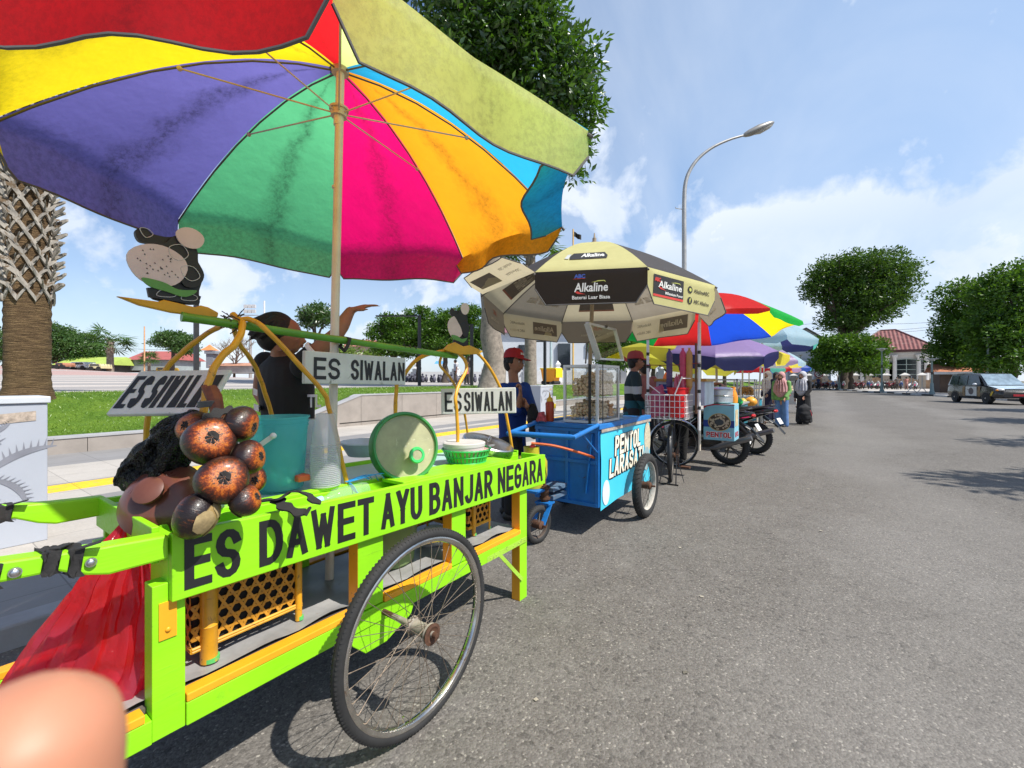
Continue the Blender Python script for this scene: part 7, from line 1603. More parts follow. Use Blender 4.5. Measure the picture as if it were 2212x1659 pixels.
# ------------------------------------------------------------ people carrier on the road
def loftcar(label,paint,low,loc,yaw,detail=True):
    t=thing('car',label,'car',(0,0,0)); L=2.29
    xs=[(-2.29,.42,.75,.70),(-2.25,.36,.95,.80),(-1.9,.30,1.02,.86),(-1.0,.27,1.03,.875),(0,.27,1.03,.88),(.9,.28,1.02,.88),(1.25,.30,1.0,.88),(1.8,.33,.92,.86),(2.15,.36,.80,.80),(2.29,.42,.68,.66)]
    def sec(x,z0,z1,w): return [(x,-w*.93,z0),(x,-w,z0+.12),(x,-w,(z0+z1)/2),(x,-w*.96,z1-.04),(x,-w*.86,z1),(x,w*.86,z1),(x,w*.96,z1-.04),(x,w,(z0+z1)/2),(x,w,z0+.12),(x,w*.93,z0)]
    b=MB(); b.rings([sec(*q) for q in xs]); b.build('body',low,t,smooth=40)
    b=MB(); b.rings([[(x,-.86*s,1.0),(x+dx,-.74*s,zt_-.03),(x+dx,-.66*s,zt_),(x+dx,.66*s,zt_),(x+dx,.74*s,zt_-.03),(x,.86*s,1.0)] for x,dx,zt_,s in ((-2.2,.10,1.45,.94),(-1.9,.02,1.70,.98),(-.6,0,1.745,1),(.35,-.05,1.70,1),(.5,-.05,1.66,1),(1.35,.0,1.02,.98))]); b.build('cabin',paint,t,smooth=40)
    gm=mat('car_glass',(.03,.04,.05),.06,var=.1,spec=.8)
    for s in (-1,1):
        for a,c in ((-1.92,-1.12),(-1.04,-.28),(-.20,.62)):
            b=MB(); top=1.60; b.add([(a,s*.868,1.05),(c+(.34 if c>.5 else 0),s*.868,1.05),(c-(.06 if c>.5 else .03),s*.772,top),(a+(.12 if a<-1.5 else .03),s*.772,top)],[(0,1,2,3)]); b.build('window',gm,t,smooth=0)
        b=MB(); b.sph((.72,s*1.02,1.08),(.09,.10,.075),12,8); b.build('mirror',mat('mirror_white',(.62,.66,.70),.3),t)
        b=MB(); b.sph((2.06,s*.66,.80),(.22,.16,.085),12,8); b.build('headlight',mat('lamp_lens',(.66,.66,.64),.12,var=.1),t); b=MB(); b.sph((2.10,s*.80,.78),(.10,.06,.05),8,6); b.build('indicator',mat('amber_lens',(.85,.30,.02),.2),t)
        for z in (.72,.86): b=MB(); b.bar((-.2,s*.884,z+.06),(-.05,s*.884,z+.06),.02,.02); b.build('door_handle',M_bk,t) if z<.8 else None
        for x in (-1.37,1.37):
            cw=V((x,s*.79,.32)); o=bpy.data.objects.new('wheel',None); COL.objects.link(o); o.parent=t; OFF[o.name]=V((0,0,0)); Mx=Matrix(((1,0,0),(0,0,1),(0,-1,0)))
            b=MB(); b.lathe([(.20,-.11),(.30,-.11),(.32,-.08),(.32,.08),(.30,.11),(.20,.11)],cw,30,Mx); b.build('tyre',M_tyre,o)
            b=MB(); b.lathe([(.20,-.112),(.18,-.09),(.05,-.095),(.04,-.12),(.002,-.12)],cw,26,Mx,cap=False); b.lathe([(.20,.112),(.18,.09),(.05,.095),(.04,.12),(.002,.12)],cw,26,Mx,cap=False); b.build('rim',mat('alloy_rim',(.45,.46,.47),.3,metal=.6),o)
            b=MB(); rs=[(x+.38*cos(R_(a)),s*.8855,.32+.38*sin(R_(a))) for a in range(-8,189,10)]; b.add(rs,[tuple(range(len(rs)))]); b.build('wheel_arch',M_bk,t,smooth=0)
    b=MB(); b.add([(1.33,-.78,1.045),(1.33,.78,1.045),(.52,.66,1.655),(.52,-.66,1.655)],[(0,1,2,3)]); b.v=[v+V((.012,0,.012)) for v in b.v]; b.build('windscreen',mat('screen_glass',(.22,.30,.36),.05,var=.5,scale=3,spec=.9),t,smooth=0)
    b=MB()
    for i in range(4): b.box((2.20,-.5,.62+.05*i),(2.275-.02*i,.5,.645+.05*i))
    b.build('grille',M_chrome,t,smooth=0); b=MB(); b.box((2.27,-.62,.40),(2.30,.62,.56)); b.build('bumper_intake',M_bk,t,smooth=0); b=MB(); b.box((2.295,-.26,.46),(2.315,.26,.57)); b.build('number_plate',mat('plate_red',(.50,.02,.03),.5),t,smooth=0)
    return t
Mcar=mat('car_dark',(.035,.032,.028),.25,var=.3,coat=.5); Mcarl=mat('car_pale_blue',(.45,.56,.66),.25,coat=.5)
car=loftcar('dark people carrier with white emblem panel driving along the road on the right',Mcar,Mcar,None,0)
for s in (-1,1):
    def dec(pts,m,nm,y=.8835): b=MB(); b.add([(x,s*y,z) for x,z in pts],[tuple(range(len(pts)))]); b.build(nm,m,car,smooth=0)
    dec([(-.35,.42),(.62,.42),(.62,.95),(-.35,.95)],mat('decal_white',(.66,.66,.63),.4),'decal_panel'); dec([(.13+.22*cos(i*PI/10),.69+.20*sin(i*PI/10)) for i in range(20)],mat('decal_dark',(.06,.05,.07),.4),'decal_emblem',.8855)
    for x in (-.62,.70): dec([(x,.40),(x+.22,.40),(x+.18,.68),(x+.24,.97),(x+.02,.97),(x-.03,.68)],mat('decal_brown',(.26,.15,.06),.4,var=.5,scale=12),'decal_stripe')
    dec([(1.62,.45),(1.76,.45),(1.95,.70),(1.84,.72)],mat('decal_yellow',(.75,.50,.03),.4),'decal_stripe',.868)
b=MB(); b.add([(1.36,-.83,1.005),(2.16,-.70,.83),(2.16,.70,.83),(1.36,.83,1.005)],[(0,1,2,3)]); b.v=[v+V((0,0,.018)) for v in b.v]; b.build('bonnet_wrap',Mcarl,car,smooth=0)
hd=V((-.96,-.28,0)).normalized(); rr=G(2066,868); cc2=rr+hd*1.37+V((hd.y,-hd.x,0))*-.8; car.location=(cc2.x,cc2.y,0); car.rotation_euler=(0,0,math.atan2(hd.y,hd.x))
# ============================================================ trees
L_dark=leafmat('leaf_deep',(.012,.045,.008),(.07,.16,.015),.10,.32); L_mid=leafmat('leaf_mid',(.018,.065,.008),(.10,.21,.02),.03,.35); L_far=leafmat('leaf_far',(.03,.085,.025),(.10,.19,.045),.04,.35); L_gloss=leafmat('leaf_glossy',(.010,.040,.007),(.085,.20,.016),.07,.32); L_yel=leafmat('leaf_yellowish',(.07,.15,.02),(.22,.32,.05),.06,.4)
def bark(name,c,wear,sc=6): return mat(name,c,.9,var=.45,scale=sc,bump=.8,bscale=14,wear=wear,wearamt=.06,wscale=5)
B_grey=bark('grey_bark',(.26,.22,.18),(.12,.095,.075)); B_dk=bark('dark_bark',(.085,.065,.05),(.15,.12,.09))
def tree(label,base,r,fork,blobs,leaf,n,per,m,bm=B_dk,group=None,name='tree',sp=1.2,shell=.45,up=.25,droop=0,hole=None,asp=.45):
    """Tapered trunk to 'fork', limbs to each crown lobe, leaves in rosettes through the lobes."""
    base=V(base); fork=V(fork); t=thing(name,label,'tree',base,group)
    b=MB(); k=9; pts=[base.lerp(fork,i/k)+V((noise.noise((i*.6,base.x,0))*r*.6,noise.noise((i*.6,base.y,5))*r*.6,0))*(0<i<k) for i in range(k+1)]
    b.tube([pts[0]-V((0,0,.15))]+pts,[r*1.55]+[r*(1.25 if i==0 else 1.0-.28*i/k) for i in range(k+1)],16)
    for c,rad in blobs:
        c=V(c); mid=fork.lerp(c,.5)+V((rnd(-.3,.3),rnd(-.3,.3),rnd(0,.4)))*rad[0]*.4; b.tube(bez([fork-V((0,0,r*.5)),mid,c],5),[r*(.62-.045*i) for i in range(11)],8)
        for q in range(4):
            e=c+V((rnd(-.8,.8)*rad[0],rnd(-.8,.8)*rad[1],rnd(-.2,.8)*rad[2])); b.tube(bez([mid,mid.lerp(e,.55)+V((0,0,.08*rad[2])),e],4),[r*(.30-.03*i) for i in range(9)],6)
    for v in b.v: v+=noise.noise_vector(v*(1.2/r*.5))*r*.07
    b.build('trunk',bm,t,smooth=60)
    pts=blobpts(blobs,n,shell)
    keep=np.array([noise.noise((p[0]*.9/sp,p[1]*.9/sp,p[2]*1.1/sp))>(-.28 if hole is None else hole) for p in pts]); pts=pts[keep]
    leaves('crown',pts,per,leaf,m,t,up=up,droop=droop,spread=sp,asp=asp); return t
def B(u,v,k,rx,rz=None,ry=None,dk=0):   # crown lobe seen at a pixel, radii in pixels
    c=PD(u,v,k+dk); s=k/FPX; return (tuple(c),((rx*s),((ry or rx)*s),((rz or rx)*s)))
def gz(p,extra=.0): return V((p.x,p.y,tz(p.x,p.y)+extra))
k=19.5; bp=gz(at(1062,k)); 
tree('tall broad tree with thick grey trunk rising behind the printed parasol',bp,.50,PD(1063,330,k),[B(1045,40,k,150,120),B(1135,105,k,125,100),B(1190,165,k,110,80),B(1222,235,k,85,70),B(1245,330,k,32,70),B(1000,-140,k,210,150),B(1120,-170,k,180,140),B(980,140,k,120,90),B(1130,250,k,90,60)],.36,8200,6,L_gloss,B_grey,sp=1.15,shell=.5,up=-.05,asp=.40,hole=-.16)
# thick fan palm at the left edge
pb=gz(at(60,9.0)); t=thing('palm_tree','thick palm trunk with criss-crossed old leaf bases at the left edge','tree',pb)
def ringbark():
    m=NT('fibrous_palm_bark'); sp=m.n('ShaderNodeSeparateXYZ'); m.l(m.coord(),sp.inputs[0]); n=m.noise(3,5,.7); mp=m.n('ShaderNodeMapping'); mp.inputs['Scale'].default_value=(1.5,1.5,26); m.l(m.coord(),mp.inputs[0]); n2=m.noise(2.2,5,.75,mp.outputs[0],.3)
    c=m.ramp(n2.outputs[0],[(.30,(.035,.022,.013)),(.5,(.15,.095,.05)),(.62,(.30,.20,.10)),(.75,(.44,.34,.22))]); c=m.mix(m.ramp(n.outputs[0],[(.4,.3),(.65,0.)]),c,(.09,.06,.035)); return m.done(m.bsdf(c,.9,0,.2,m.bump(n2.outputs[0],1.,.06)))
b=MB(); rs=[]; n=40
for i in range(46):
    z=-.15+i*.09; rr=.335*(1+.38*max(0,1-i/6)**2)+.012*(i%2)
    rs.append([pb+V((rr*(1+.03*noise.noise((j*.5,i*.6,0)))*cos(2*PI*j/n),rr*(1+.03*noise.noise((j*.5,i*.6,0)))*sin(2*PI*j/n),z)) for j in range(n)])
b.rings(rs); b.tube([pb+V((0,0,3.8)),pb+V((0,0,6.6))],.30,20); b.build('trunk',ringbark(),t,smooth=60)
b=MB()
for row in range(19):
    z=pb.z+1.98+row*.225; m_=9
    for j in range(m_):
        s=rnd(.85,1.15)
        for q in (1,-1):
            a0=2*PI*(j+.5*(row%2))/m_+row*.06; rs=[]; w=.062*s if q>0 else .05
            for i in range(8):
                f_=i/7; a=a0-q*.62*f_; rr=(.345 if q<0 else .37)+.012*sin(i)+(.17*s*max(0,f_-.62)/.38 if q>0 else .10*max(0,f_-.7)/.3); o=V((cos(a),sin(a),0)); zz=z+.40*f_+(.03*rnd(-1,1) if i>5 else 0); tn=V((sin(a)*q*.55,-cos(a)*q*.55,.0))+V((0,0,.83)); nn=V((sin(a)*q*.83,-cos(a)*q*.83,0))*0+V((0,0,1)); wv=w*(1-.35*f_)*(1 if i<7 else .6)
                c_=V((pb.x,pb.y,zz))+o*rr; rs.append([c_-nn*wv+o*-.012,c_+nn*wv+o*-.012,c_+nn*wv*.9+o*.02,c_-nn*wv*.9+o*.02])
            b.rings(rs)
b.build('leaf_bases',mat('weathered_leaf_base',(.34,.31,.27),.8,var=.5,scale=4,bump=.5,bscale=40,wear=(.13,.085,.045),wearamt=.12,wscale=5),t,smooth=0)
def fanfronds(par,c,n,L,R,m,droop=.35,seed=3):
    b=MB(); rr=random.Random(seed); c=V(c)
    for i in range(n):
        a=2*PI*i/n*1.618*2; el=rr.uniform(-.45,1.15); d=V((cos(a)*cos(el),sin(a)*cos(el),sin(el))); e=c+d*L+V((0,0,-droop*L*.25)); b.tube([c,c.lerp(e,.5)+V((0,0,.05*L)),e],[.03*L,.02*L,.014*L],5)
        d2=(e-c).normalized(); s=d2.cross(up).normalized(); u2=s.cross(d2)
        for q in range(15):
            th=R_(-115+230*q/14); v=(d2*cos(th)+s*sin(th)); tip=e+v*R*rr.uniform(.85,1.05)+V((0,0,-R*(.16+.18*abs(sin(th)))))+u2*R*.06*(-1)**q; w=(u2.cross(v)).normalized()*R*.055
            b.add([e,e.lerp(tip,.55)+w,tip,e.lerp(tip,.55)-w],[(0,1,2,3)])
    o=b.build('fronds',m,par,smooth=0); a_=o.data.attributes.new('tone','FLOAT','POINT'); a_.data.foreach_set('value',NPR.uniform(0,1,len(o.data.vertices)).astype(np.float32)); return o
fanfronds(t,pb+V((0,0,6.5)),22,1.5,1.2,L_mid)
def palm(label,u,k,v_top,r,L,R,z=None,bm=None,m=L_mid,seed=1,group=None,zb=None):
    p=at(u,k); p.z=tz(p.x,p.y) if z is None else z; t=thing('palm_tree',label,'tree',p,group); top=PD(u,v_top,k); top=V((p.x,p.y,top.z)); b=MB()
    b.tube([p.lerp(top,i/8) for i in range(9)],[r*(1.25-.04*i+.04*(i%2)) for i in range(9)],12)
    for i in range(26):
        a=i*2.4; q=p.lerp(top,.55+.45*i/26); o=V((cos(a),sin(a),0)); b.bar(q+o*r*.6,q+o*r*1.6+up*r*.9,r*.55,r*.2,o)
    b.build('trunk',bm or B_grey,t); fanfronds(t,top,24,L,R,m,seed=seed); return t
palm('fan palm with grey trunk behind the young man in blue',1146,23,540,.27,1.25,1.1,seed=5)
# trees across the square
gA='spreading trees along the far side of the square'
for i,(u,k,vt,l) in enumerate(((848,42,690,'spreading tree nearest the vendor along the far side of the square'),(905,44,676,'spreading tree behind the black angled lamp on the square'),(962,41,684,'dense spreading tree left of the far hoops'),(1010,43,672,'spreading tree half hidden by the printed parasol'))):
    p=at(u,k); p=gz(p); fk=V((p.x,p.y,PD(u,770,k).z)); tree(l,p,.28,fk,[B(u-26,vt+32,k,34,24),B(u+24,vt+38,k,36,22),B(u,vt+8,k,34,22),B(u-8,vt+62,k,44,20),B(u+34,vt+70,k,26,16)],.27,2300,6,L_mid,B_dk,gA,sp=1.0)
for i,(u,k,vt,l) in enumerate(((1335,44,722,'leafy tree behind the open lid of the glass case'),(1412,46,716,'leafy tree behind the lime yellow parasol'),(1490,48,722,'leafy tree behind the lilac parasol'),(1565,55,728,'leafy tree behind the light blue parasol'))):
    p=gz(at(u,k)); tree(l,p,.24,PD(u,785,k),[B(u-26,vt+30,k,36,24),B(u+24,vt+34,k,36,22),B(u,vt+8,k,34,22),B(u-8,vt+60,k,44,18)],.27,1700,6,L_mid,B_dk,gA,sp=1.0)
p=gz(at(682,40)); tree('small dark round tree beyond the black jersey',p,.22,PD(682,735,40),[B(682,682,40,34,28),B(666,692,40,22,18),B(702,690,40,20,18)],.30,700,6,L_dark,B_dk,sp=1.1)
p=gz(at(716,47)); tree('low bushy tree seen under the green pole beside the sign',p,.2,PD(716,780,47),[B(716,762,47,36,20),B(752,768,47,36,16),B(788,772,47,34,14)],.34,700,6,L_yel,B_dk)
p=gz(at(372,58)); tree('umbrella shaped tree with flat crown beyond the left sign',p,.28,PD(374,762,58),[B(360,740,58,32,13),B(390,738,58,34,14),B(375,728,58,34,11),B(400,756,58,26,11)],.32,1500,6,L_far,B_dk)
gB='dark trees behind the far left edge of the square'
for i,(u,k,v,rx,l) in enumerate(((120,70,722,38,'dark tall tree next to the palm trunk behind the square'),(150,72,738,40,'dark tree left of the fan palm behind the square'),(185,70,746,36,'yellowish dark tree just left of the far fan palm'),(60,80,735,46,'dark tree hidden mostly behind the thick palm trunk'),(12,75,735,40,'tree glimpsed left of the thick palm trunk'))):
    p=gz(at(u,k)); tree(l,p,.4,PD(u,775,k),[B(u,v,k,rx,26),B(u-rx*.5,v+16,k,rx*.7,20),B(u+rx*.55,v+18,k,rx*.7,18),B(u,v+34,k,rx,16)],.38,1700,6,L_far,B_dk,gB)
palm('tall fan palm standing right of the dark trees far across the square',238,62,735,.35,1.9,1.7,m=L_far,seed=7,bm=B_grey); palm('small palm in front of the red roofed hall',322,64,775,.16,.9,.9,m=L_far,seed=9)
# leafless tree
p=gz(at(506,66)); t=thing('bare_tree','bare grey leafless tree behind the bamboo hoops','tree',p); b=MB(); rr=random.Random(4)
def twig(a,d,L,r,dep):
    e=a+d*L; b.tube([a,a.lerp(e,.5)+V((rr.uniform(-.1,.1),rr.uniform(-.1,.1),0))*L,e],[r,r*.8,r*.6],5)
    if dep: 
        for q in range(3): twig(a.lerp(e,rr.uniform(.55,1)),(d+V((rr.uniform(-.9,.9),rr.uniform(-.9,.9),rr.uniform(-.1,.5)))).normalized(),L*rr.uniform(.55,.8),r*.6,dep-1)
for i in range(5): twig(p+V((0,0,1.6)),V((rr.uniform(-.7,.7),rr.uniform(-.7,.7),1)).normalized(),2.3,.10,4)
b.tube([p,p+V((0,0,1.8))],[.2,.15],8); b.build('branches',mat('bare_twig',(.22,.19,.16),.9),t)
# rain tree at the road bend and the trees on the right
k=62; p=at(1822,k); p.z=.1
tree('big rain tree with domed crown at the bend of the road',p,.62,PD(1824,742,k),[B(1862,585,k,95,42),B(1800,600,k,58,46),B(1925,600,k,58,36),B(1775,628,k,44,34),B(1845,640,k,80,50),B(1915,640,k,60,34),B(1830,690,k,62,32),B(1880,672,k,55,32)],.42,9000,7,leafmat('leaf_raintree',(.012,.05,.008),(.085,.17,.02),.03,.35),B_dk,sp=1.1,shell=.35,hole=-.10)
p=at(1838,k-4); p.z=.1; tree('low spreading tree below the rain tree in front of the house',p,.3,PD(1838,800,k-4),[B(1800,752,k-4,46,28),B(1845,750,k-4,48,28),B(1885,752,k-4,32,24),B(1790,785,k-4,38,22),B(1850,782,k-4,50,24),B(1885,790,k-4,26,22)],.40,3600,7,L_mid,B_dk,sp=1.1)
gR='leafy trees along the right side of the road'
for i,(u,k,l,bl) in enumerate(((2108,43,'leafy tree furthest along the right side of the road',[(2095,650,70,50),(2060,710,46,34),(2130,700,60,50),(2060,765,52,40),(2110,770,60,38)]),(2190,36,'tall leafy tree cut by the right edge of the photo',[(2180,640,70,60),(2225,610,70,60),(2150,710,60,46),(2210,730,80,60),(2170,775,70,36)]))):
    p=at(u,k); p.z=.12; tree(l,p,.32,PD(u,775,k),[B(a,c,k,rx,rz) for a,c,rx,rz in bl],.32,5200,7,L_mid,B_dk,gR,sp=1.1,hole=-.12)
for i,(x,y,H,l) in enumerate(((8.6,-8.1,7.6,'roadside tree right of the camera that shades the near road'),(14,-9.4,7.4,'roadside tree beyond the first one that shades the road'),(21,-10.5,8.0,'roadside tree shading the road before the car'),(28.5,-12.0,8.4,'roadside tree shading the road around the car'))):
    tree(l,(x,y,0),.22,(x,y,H*.42),[((x,y,H*.72),(1.5,1.7,1.3)),((x+.7,y+1.1,H*.62),(1.0,1.2,.8)),((x-.6,y-.6,H*.85),(1.0,1.0,.9)),((x-.3,y+1.3,H*.78),(1.0,1.1,.7))],.24,800,6,L_mid,B_dk,gR)
# ============================================================ street lamps, poles, wires
M_galv=mat('galvanised_steel',(.42,.41,.39),.45,metal=.5,var=.15); M_lamp=mat('green_grey_lamp_paint',(.20,.27,.26),.5,var=.2); M_pblk=mat('black_lamp_paint',(.018,.018,.02),.5)
kl=13.5; p=at(1478,kl); p.z=.112
t=thing('street_lamp','tall grey street lamp with curved arm reaching over the road','street lamp',p); z_=lambda v:PD(1478,v,kl).z
P_=lambda u,v:PD(u,v,kl)
b=MB(); pts=[p,V((p.x,p.y,z_(560))),V((p.x,p.y,z_(440)))]+[P_(1481,395),P_(1492,365),P_(1511,340),P_(1540,318),P_(1575,302),P_(1608,292)]
q=bez(pts,5); b.tube(q,[.075-.045*i/len(q) for i in range(len(q))],14); b.build('mast',M_galv,t)
d=(P_(1672,264)-P_(1606,293)); L=d.length; d.normalize(); sd=d.cross(up).normalized(); u2=sd.cross(d); o=P_(1606,293); b=MB()
b.loft([(o+d*L*f,sd*w,u2*h) for f,w,h in ((0,.04,.04),(.06,.07,.07),(.2,.12,.10),(.5,.16,.12),(.8,.13,.09),(.95,.07,.05),(1.0,.02,.02))],18); hd_=b.build('lamp_head',mat('lamp_head_grey',(.30,.29,.27),.4,metal=.3),t); b=MB(); b.loft([(o+d*L*f-u2*.045,sd*w,u2*h) for f,w,h in ((.28,.05,.06),(.5,.12,.11),(.8,.10,.08),(.93,.03,.03))],16); b.build('lens',mat('lamp_lens_glass',(.45,.43,.38),.15,var=.1),hd_)
b=MB(); b.tube([V((p.x,p.y,z_(452)))+rt*-.06,V((p.x,p.y,z_(450)))+rt*-.26,V((p.x,p.y,z_(447)))+rt*-.27],.012,6); b.build('bracket',M_galv,t)
def plamp(label,u,k,v_top,z=.13):
    p=at(u,k); p.z=z; H=PD(u,v_top,k).z-z; t=thing('park_lamp',label,'street lamp',p,'green grey lamps along the far pavement'); b=MB(); b.lathe([(.22,0),(.2,.15),(.14,.3),(.12,.9),(.075,1.0),(.065,H*.92),(.10,H*.93),(.06,H*.95)],p,14); b.build('post',M_lamp,t)
    b=MB(); b.lathe([(.06,H*.94),(.30,H*.985),(.46,H*.99),(.46,H),(.02,H*1.01)],p,20); b.build('lamp_shade',mat('lamp_shade_pale',(.50,.53,.52),.4),t); b=MB(); b.lathe([(.068,H*.55),(.075,H*.56),(.075,H*.62),(.068,H*.63)],p,12); b.build('collar',M_pblk,t)
for a in (('green grey lamp beside the no parking sign',1729,66,766),('green grey lamp in front of the low spreading tree',1813,60,760),('green grey lamp at the corner of the house',1905,46,753),('green grey lamp behind the crowd barriers',2013,38,775),('green grey lamp rising behind the car',2134,36,729)): plamp(*a)
def angled(label,u,k,v_top,arm_u,h=.10,zb=None,m=M_pblk,w=.13):
    p=gz(at(u,k)); top=PD(u,v_top,k); t=thing('plaza_lamp',label,'street lamp',p,'black angled lamps on the square'); b=MB(); b.box((p.x-w/2,p.y-w/2,p.z-.1),(p.x+w/2,p.y+w/2,top.z)); b.build('post',m,t,smooth=0); a=PD(arm_u,v_top,k); b=MB(); b.bar(V((p.x,p.y,top.z-.04)),V((a.x,a.y,top.z-.04)),.12,.07); b.build('arm',m,t,smooth=0)
angled('black angled lamp post in front of the spreading trees',906,24,681,812); angled('black angled lamp post beside the big grey trunk',1019,23,700,985); angled('black angled lamp post left of the glass case',1177,25,736,1150); angled('black square lamp post behind the near sign and cut-out',424,15,610,395)
def pole(label,u,k,v_top,r,m,nm='pole',base=None,ub=None):
    p=gz(at(u,k)); H=PD(u,v_top,k).z; b=MB(); b.tube([p-V((0,0,.1)),V((p.x,p.y,H))],[r,r*.8],10); return tag(b.build(nm,m),label,'pole')
pole('pale blue grey pole behind the blue cart',1190,34,735,.11,mat('pale_blue_pole',(.38,.48,.52),.5)); fl=pole('slim yellow flag pole behind the printed parasol',1238,26,495,.05,mat('yellow_pole',(.72,.42,.08),.5),'flag_pole')
b=MB(); c=PD(1238,500,26); b.v=[c+rt*(.05+.11*i)+V((0,0,-.06*i-.10*j+.05*sin(i*2))) +fw*.08*sin(i*1.7) for j in range(4) for i in range(5)]; b.f=[(j*5+i,j*5+i+1,(j+1)*5+i+1,(j+1)*5+i) for j in range(3) for i in range(4)]; b.mi=[0]*12; tag(b.build('flag',M_cloth),'small black flag at the top of the yellow pole','flag')
pole('thin white pole behind the vendor',571,70,650,.14,M_white); pole('orange stemmed mast in front of the red roofed hall',312,63,705,.10,mat('orange_mast',(.62,.35,.18),.6))
p=gz(at(541,80)); t=thing('floodlight_mast','grey floodlight mast standing left of the vendor','floodlight mast',p); b=MB(); b.tube([p,PD(541,685,80)],[.28,.18],10); b.build('mast',M_galv,t); c=PD(541,668,80)
for i in range(3):
    for j in range(2): b=MB(); o=c+rt*(.75*(i-1))+up*(j*.9-.4); b.bar(o,o-fw*.35,.6,.6); b.build('floodlight',mat('flood_glass',(.55,.56,.56),.3),t,smooth=0)
b=MB(); b.bar(c-rt*1.4-up*1.1,c+rt*1.4-up*1.1,.15,.12); b.build('platform',M_galv,t,smooth=0)
def wirel(label,pts,sag=.8,r=.03):
    b=MB(); q=[V(a) for a in pts]; out=[]
    for a,c in zip(q,q[1:]): out+=[a.lerp(c,i/8)-V((0,0,sag*4*(i/8)*(1-i/8))) for i in range(8)]
    b.tube(out+[q[-1]],r,5); tag(b.build('power_line',M_pblk),label,'cable','power lines across the far sky')
for v0,v1,l in ((703,688,'upper power line running to the right behind the rain tree'),(722,697,'middle power line sagging behind the rain tree'),(726,703,'lowest power line sagging above the tiled house'),):
    wirel(l,[PD(1600,v0-2,95),PD(1790,v0-8,90),PD(2040,v1+6,85),PD(2230,v1,80)],.5)
wirel('thin power line above the red roofed hall',[PD(100,735,90),PD(260,752,90),PD(470,756,90)],.2)
# no parking sign
p=at(1768,64); p.z=.13; t=thing('road_sign','round red and white no parking sign by the road bend','road sign',p); c=PD(1768,808,64); b=MB(); b.cyl(p,V((p.x,p.y,c.z)),.04,8); b.build('post',M_galv,t); Mq=(EYEP-c).normalized().to_track_quat('Z','Y').to_matrix()
b=MB(); b.lathe([(.55,-.02),(.55,.02),(.002,.02)],c-fw*.1,24,Mq); f_=b.build('face',mat('sign_red',(.38,.05,.05),.5),t); b=MB(); b.lathe([(.42,.024),(.002,.025)],c-fw*.1,22,Mq,cap=False); b.build('white_field',M_white,f_)
b=MB(); o=c-fw*.14+Mq@V((0,0,.02)); ex=Mq@V((1,0,0)); ey=Mq@V((0,1,0)); lettering('letter','S',M_bk,o-ex*.16-ey*.28,ex,ey,.32,.56,f_,bold=.03,ext=0,lift=.02); b.bar(o-ex*.36+ey*.36,o+ex*.36-ey*.36,.05,.02,Mq@V((0,0,1))); b.build('slash',mat('sign_red',(.38,.05,.05),.5),f_)
# ============================================================ buildings
M_wall=mat('white_house_wall',(.62,.60,.57),.85,var=.12,scale=.8,wear=(.42,.40,.37),wearamt=.05,wscale=.9); M_tile=NT('roof_tiles'); _v=M_tile.n('ShaderNodeTexWave',wave_type='BANDS',bands_direction='Y'); _v.inputs['Scale'].default_value=.62; _v.inputs['Distortion'].default_value=.3; M_tile.l(M_tile.coord(),_v.inputs['Vector']); _n=M_tile.noise(1.6,5,.7); _c=M_tile.mix(_v.outputs[0],(.09,.035,.04),(.30,.13,.12)); _c=M_tile.mix(M_tile.ramp(_n.outputs[0],[(.5,0.),(.75,.5)]),_c,(.36,.25,.22)); M_tile=M_tile.done(M_tile.bsdf(_c,.8,0,.2,M_tile.bump(_v.outputs[0],.6,.1)))
M_maroon=mat('maroon_fascia',(.11,.035,.035),.6); M_pane=mat('dark_window_pane',(.02,.025,.035),.08,var=.2,spec=.8); M_sash=mat('pale_green_sash',(.42,.50,.46),.5)
XH=92.0; yL=PX(1846,800,XH).y; yR=PX(2012,800,XH).y; zE=PX(1950,759,XH).z; zA=PX(1941,712,XH+5).z; zB=.13
hs=thing('house','white single storey house with arched windows and maroon tiled hip roof','house',(XH,(yL+yR)/2,zB))
def house_window(par,xw,y,z0,w,h,arch=True,depth=.06):
    o=MB(); n=10; sh=h*.72 if arch else h; pts=[(y-w/2,z0),(y+w/2,z0),(y+w/2,z0+sh)]+([(y+w/2*cos(PI*i/n),z0+sh+(h-sh)*sin(PI*i/n)) for i in range(1,n)] if arch else [])+[(y-w/2,z0+sh)]
    o.prism([(a,c) for a,c in pts],(xw,0,0),(0,-1,0) if False else (0,1,0),(0,0,1),-.03 if False else .03); wn=o.build('window',M_pane,par,smooth=0)
    f=MB(); t_=.09; x0=xw-.05; x1=xw-.005
    for yy in (y-w/2,y,y+w/2): f.box((x0,yy-t_/2,z0),(x1,yy+t_/2,z0+(sh if yy!=y else h)))
    for yy in (y-w/4,y+w/4): f.box((x0+.015,yy-.03,z0),(x1,yy+.03,z0+h*.9))
    for zz in (z0,z0+sh*.33,z0+sh*.66,z0+sh): f.box((x0+.005,y-w/2,zz-.04),(x1-.001,y+w/2,zz+.04))
    if arch: f.tube([(x0+.02,y+w/2*cos(PI*i/n),z0+sh+(h-sh)*sin(PI*i/n)) for i in range(n+1)],.06,6)
    f.build('window_frame',M_sash,wn,smooth=0)
b=MB(); b.box((XH,yR,zB),(XH+10,yL,zE)); b.build('wall',M_wall,hs,smooth=0)
b=MB(); e=.9; A=[(XH-e,yR-e,zE+.25),(XH-e,yL+e,zE+.25),(XH+10+e,yL+e,zE+.25),(XH+10+e,yR-e,zE+.25)]; r0=(XH+5,(yL+yR)/2-1.0,zA); r1=(XH+5,(yL+yR)/2+1.0,zA); b.add(A+[r0,r1],[(0,4,5,1),(1,5,2),(2,5,4,3),(3,4,0)]); rf=b.build('roof',M_tile,hs,smooth=0)
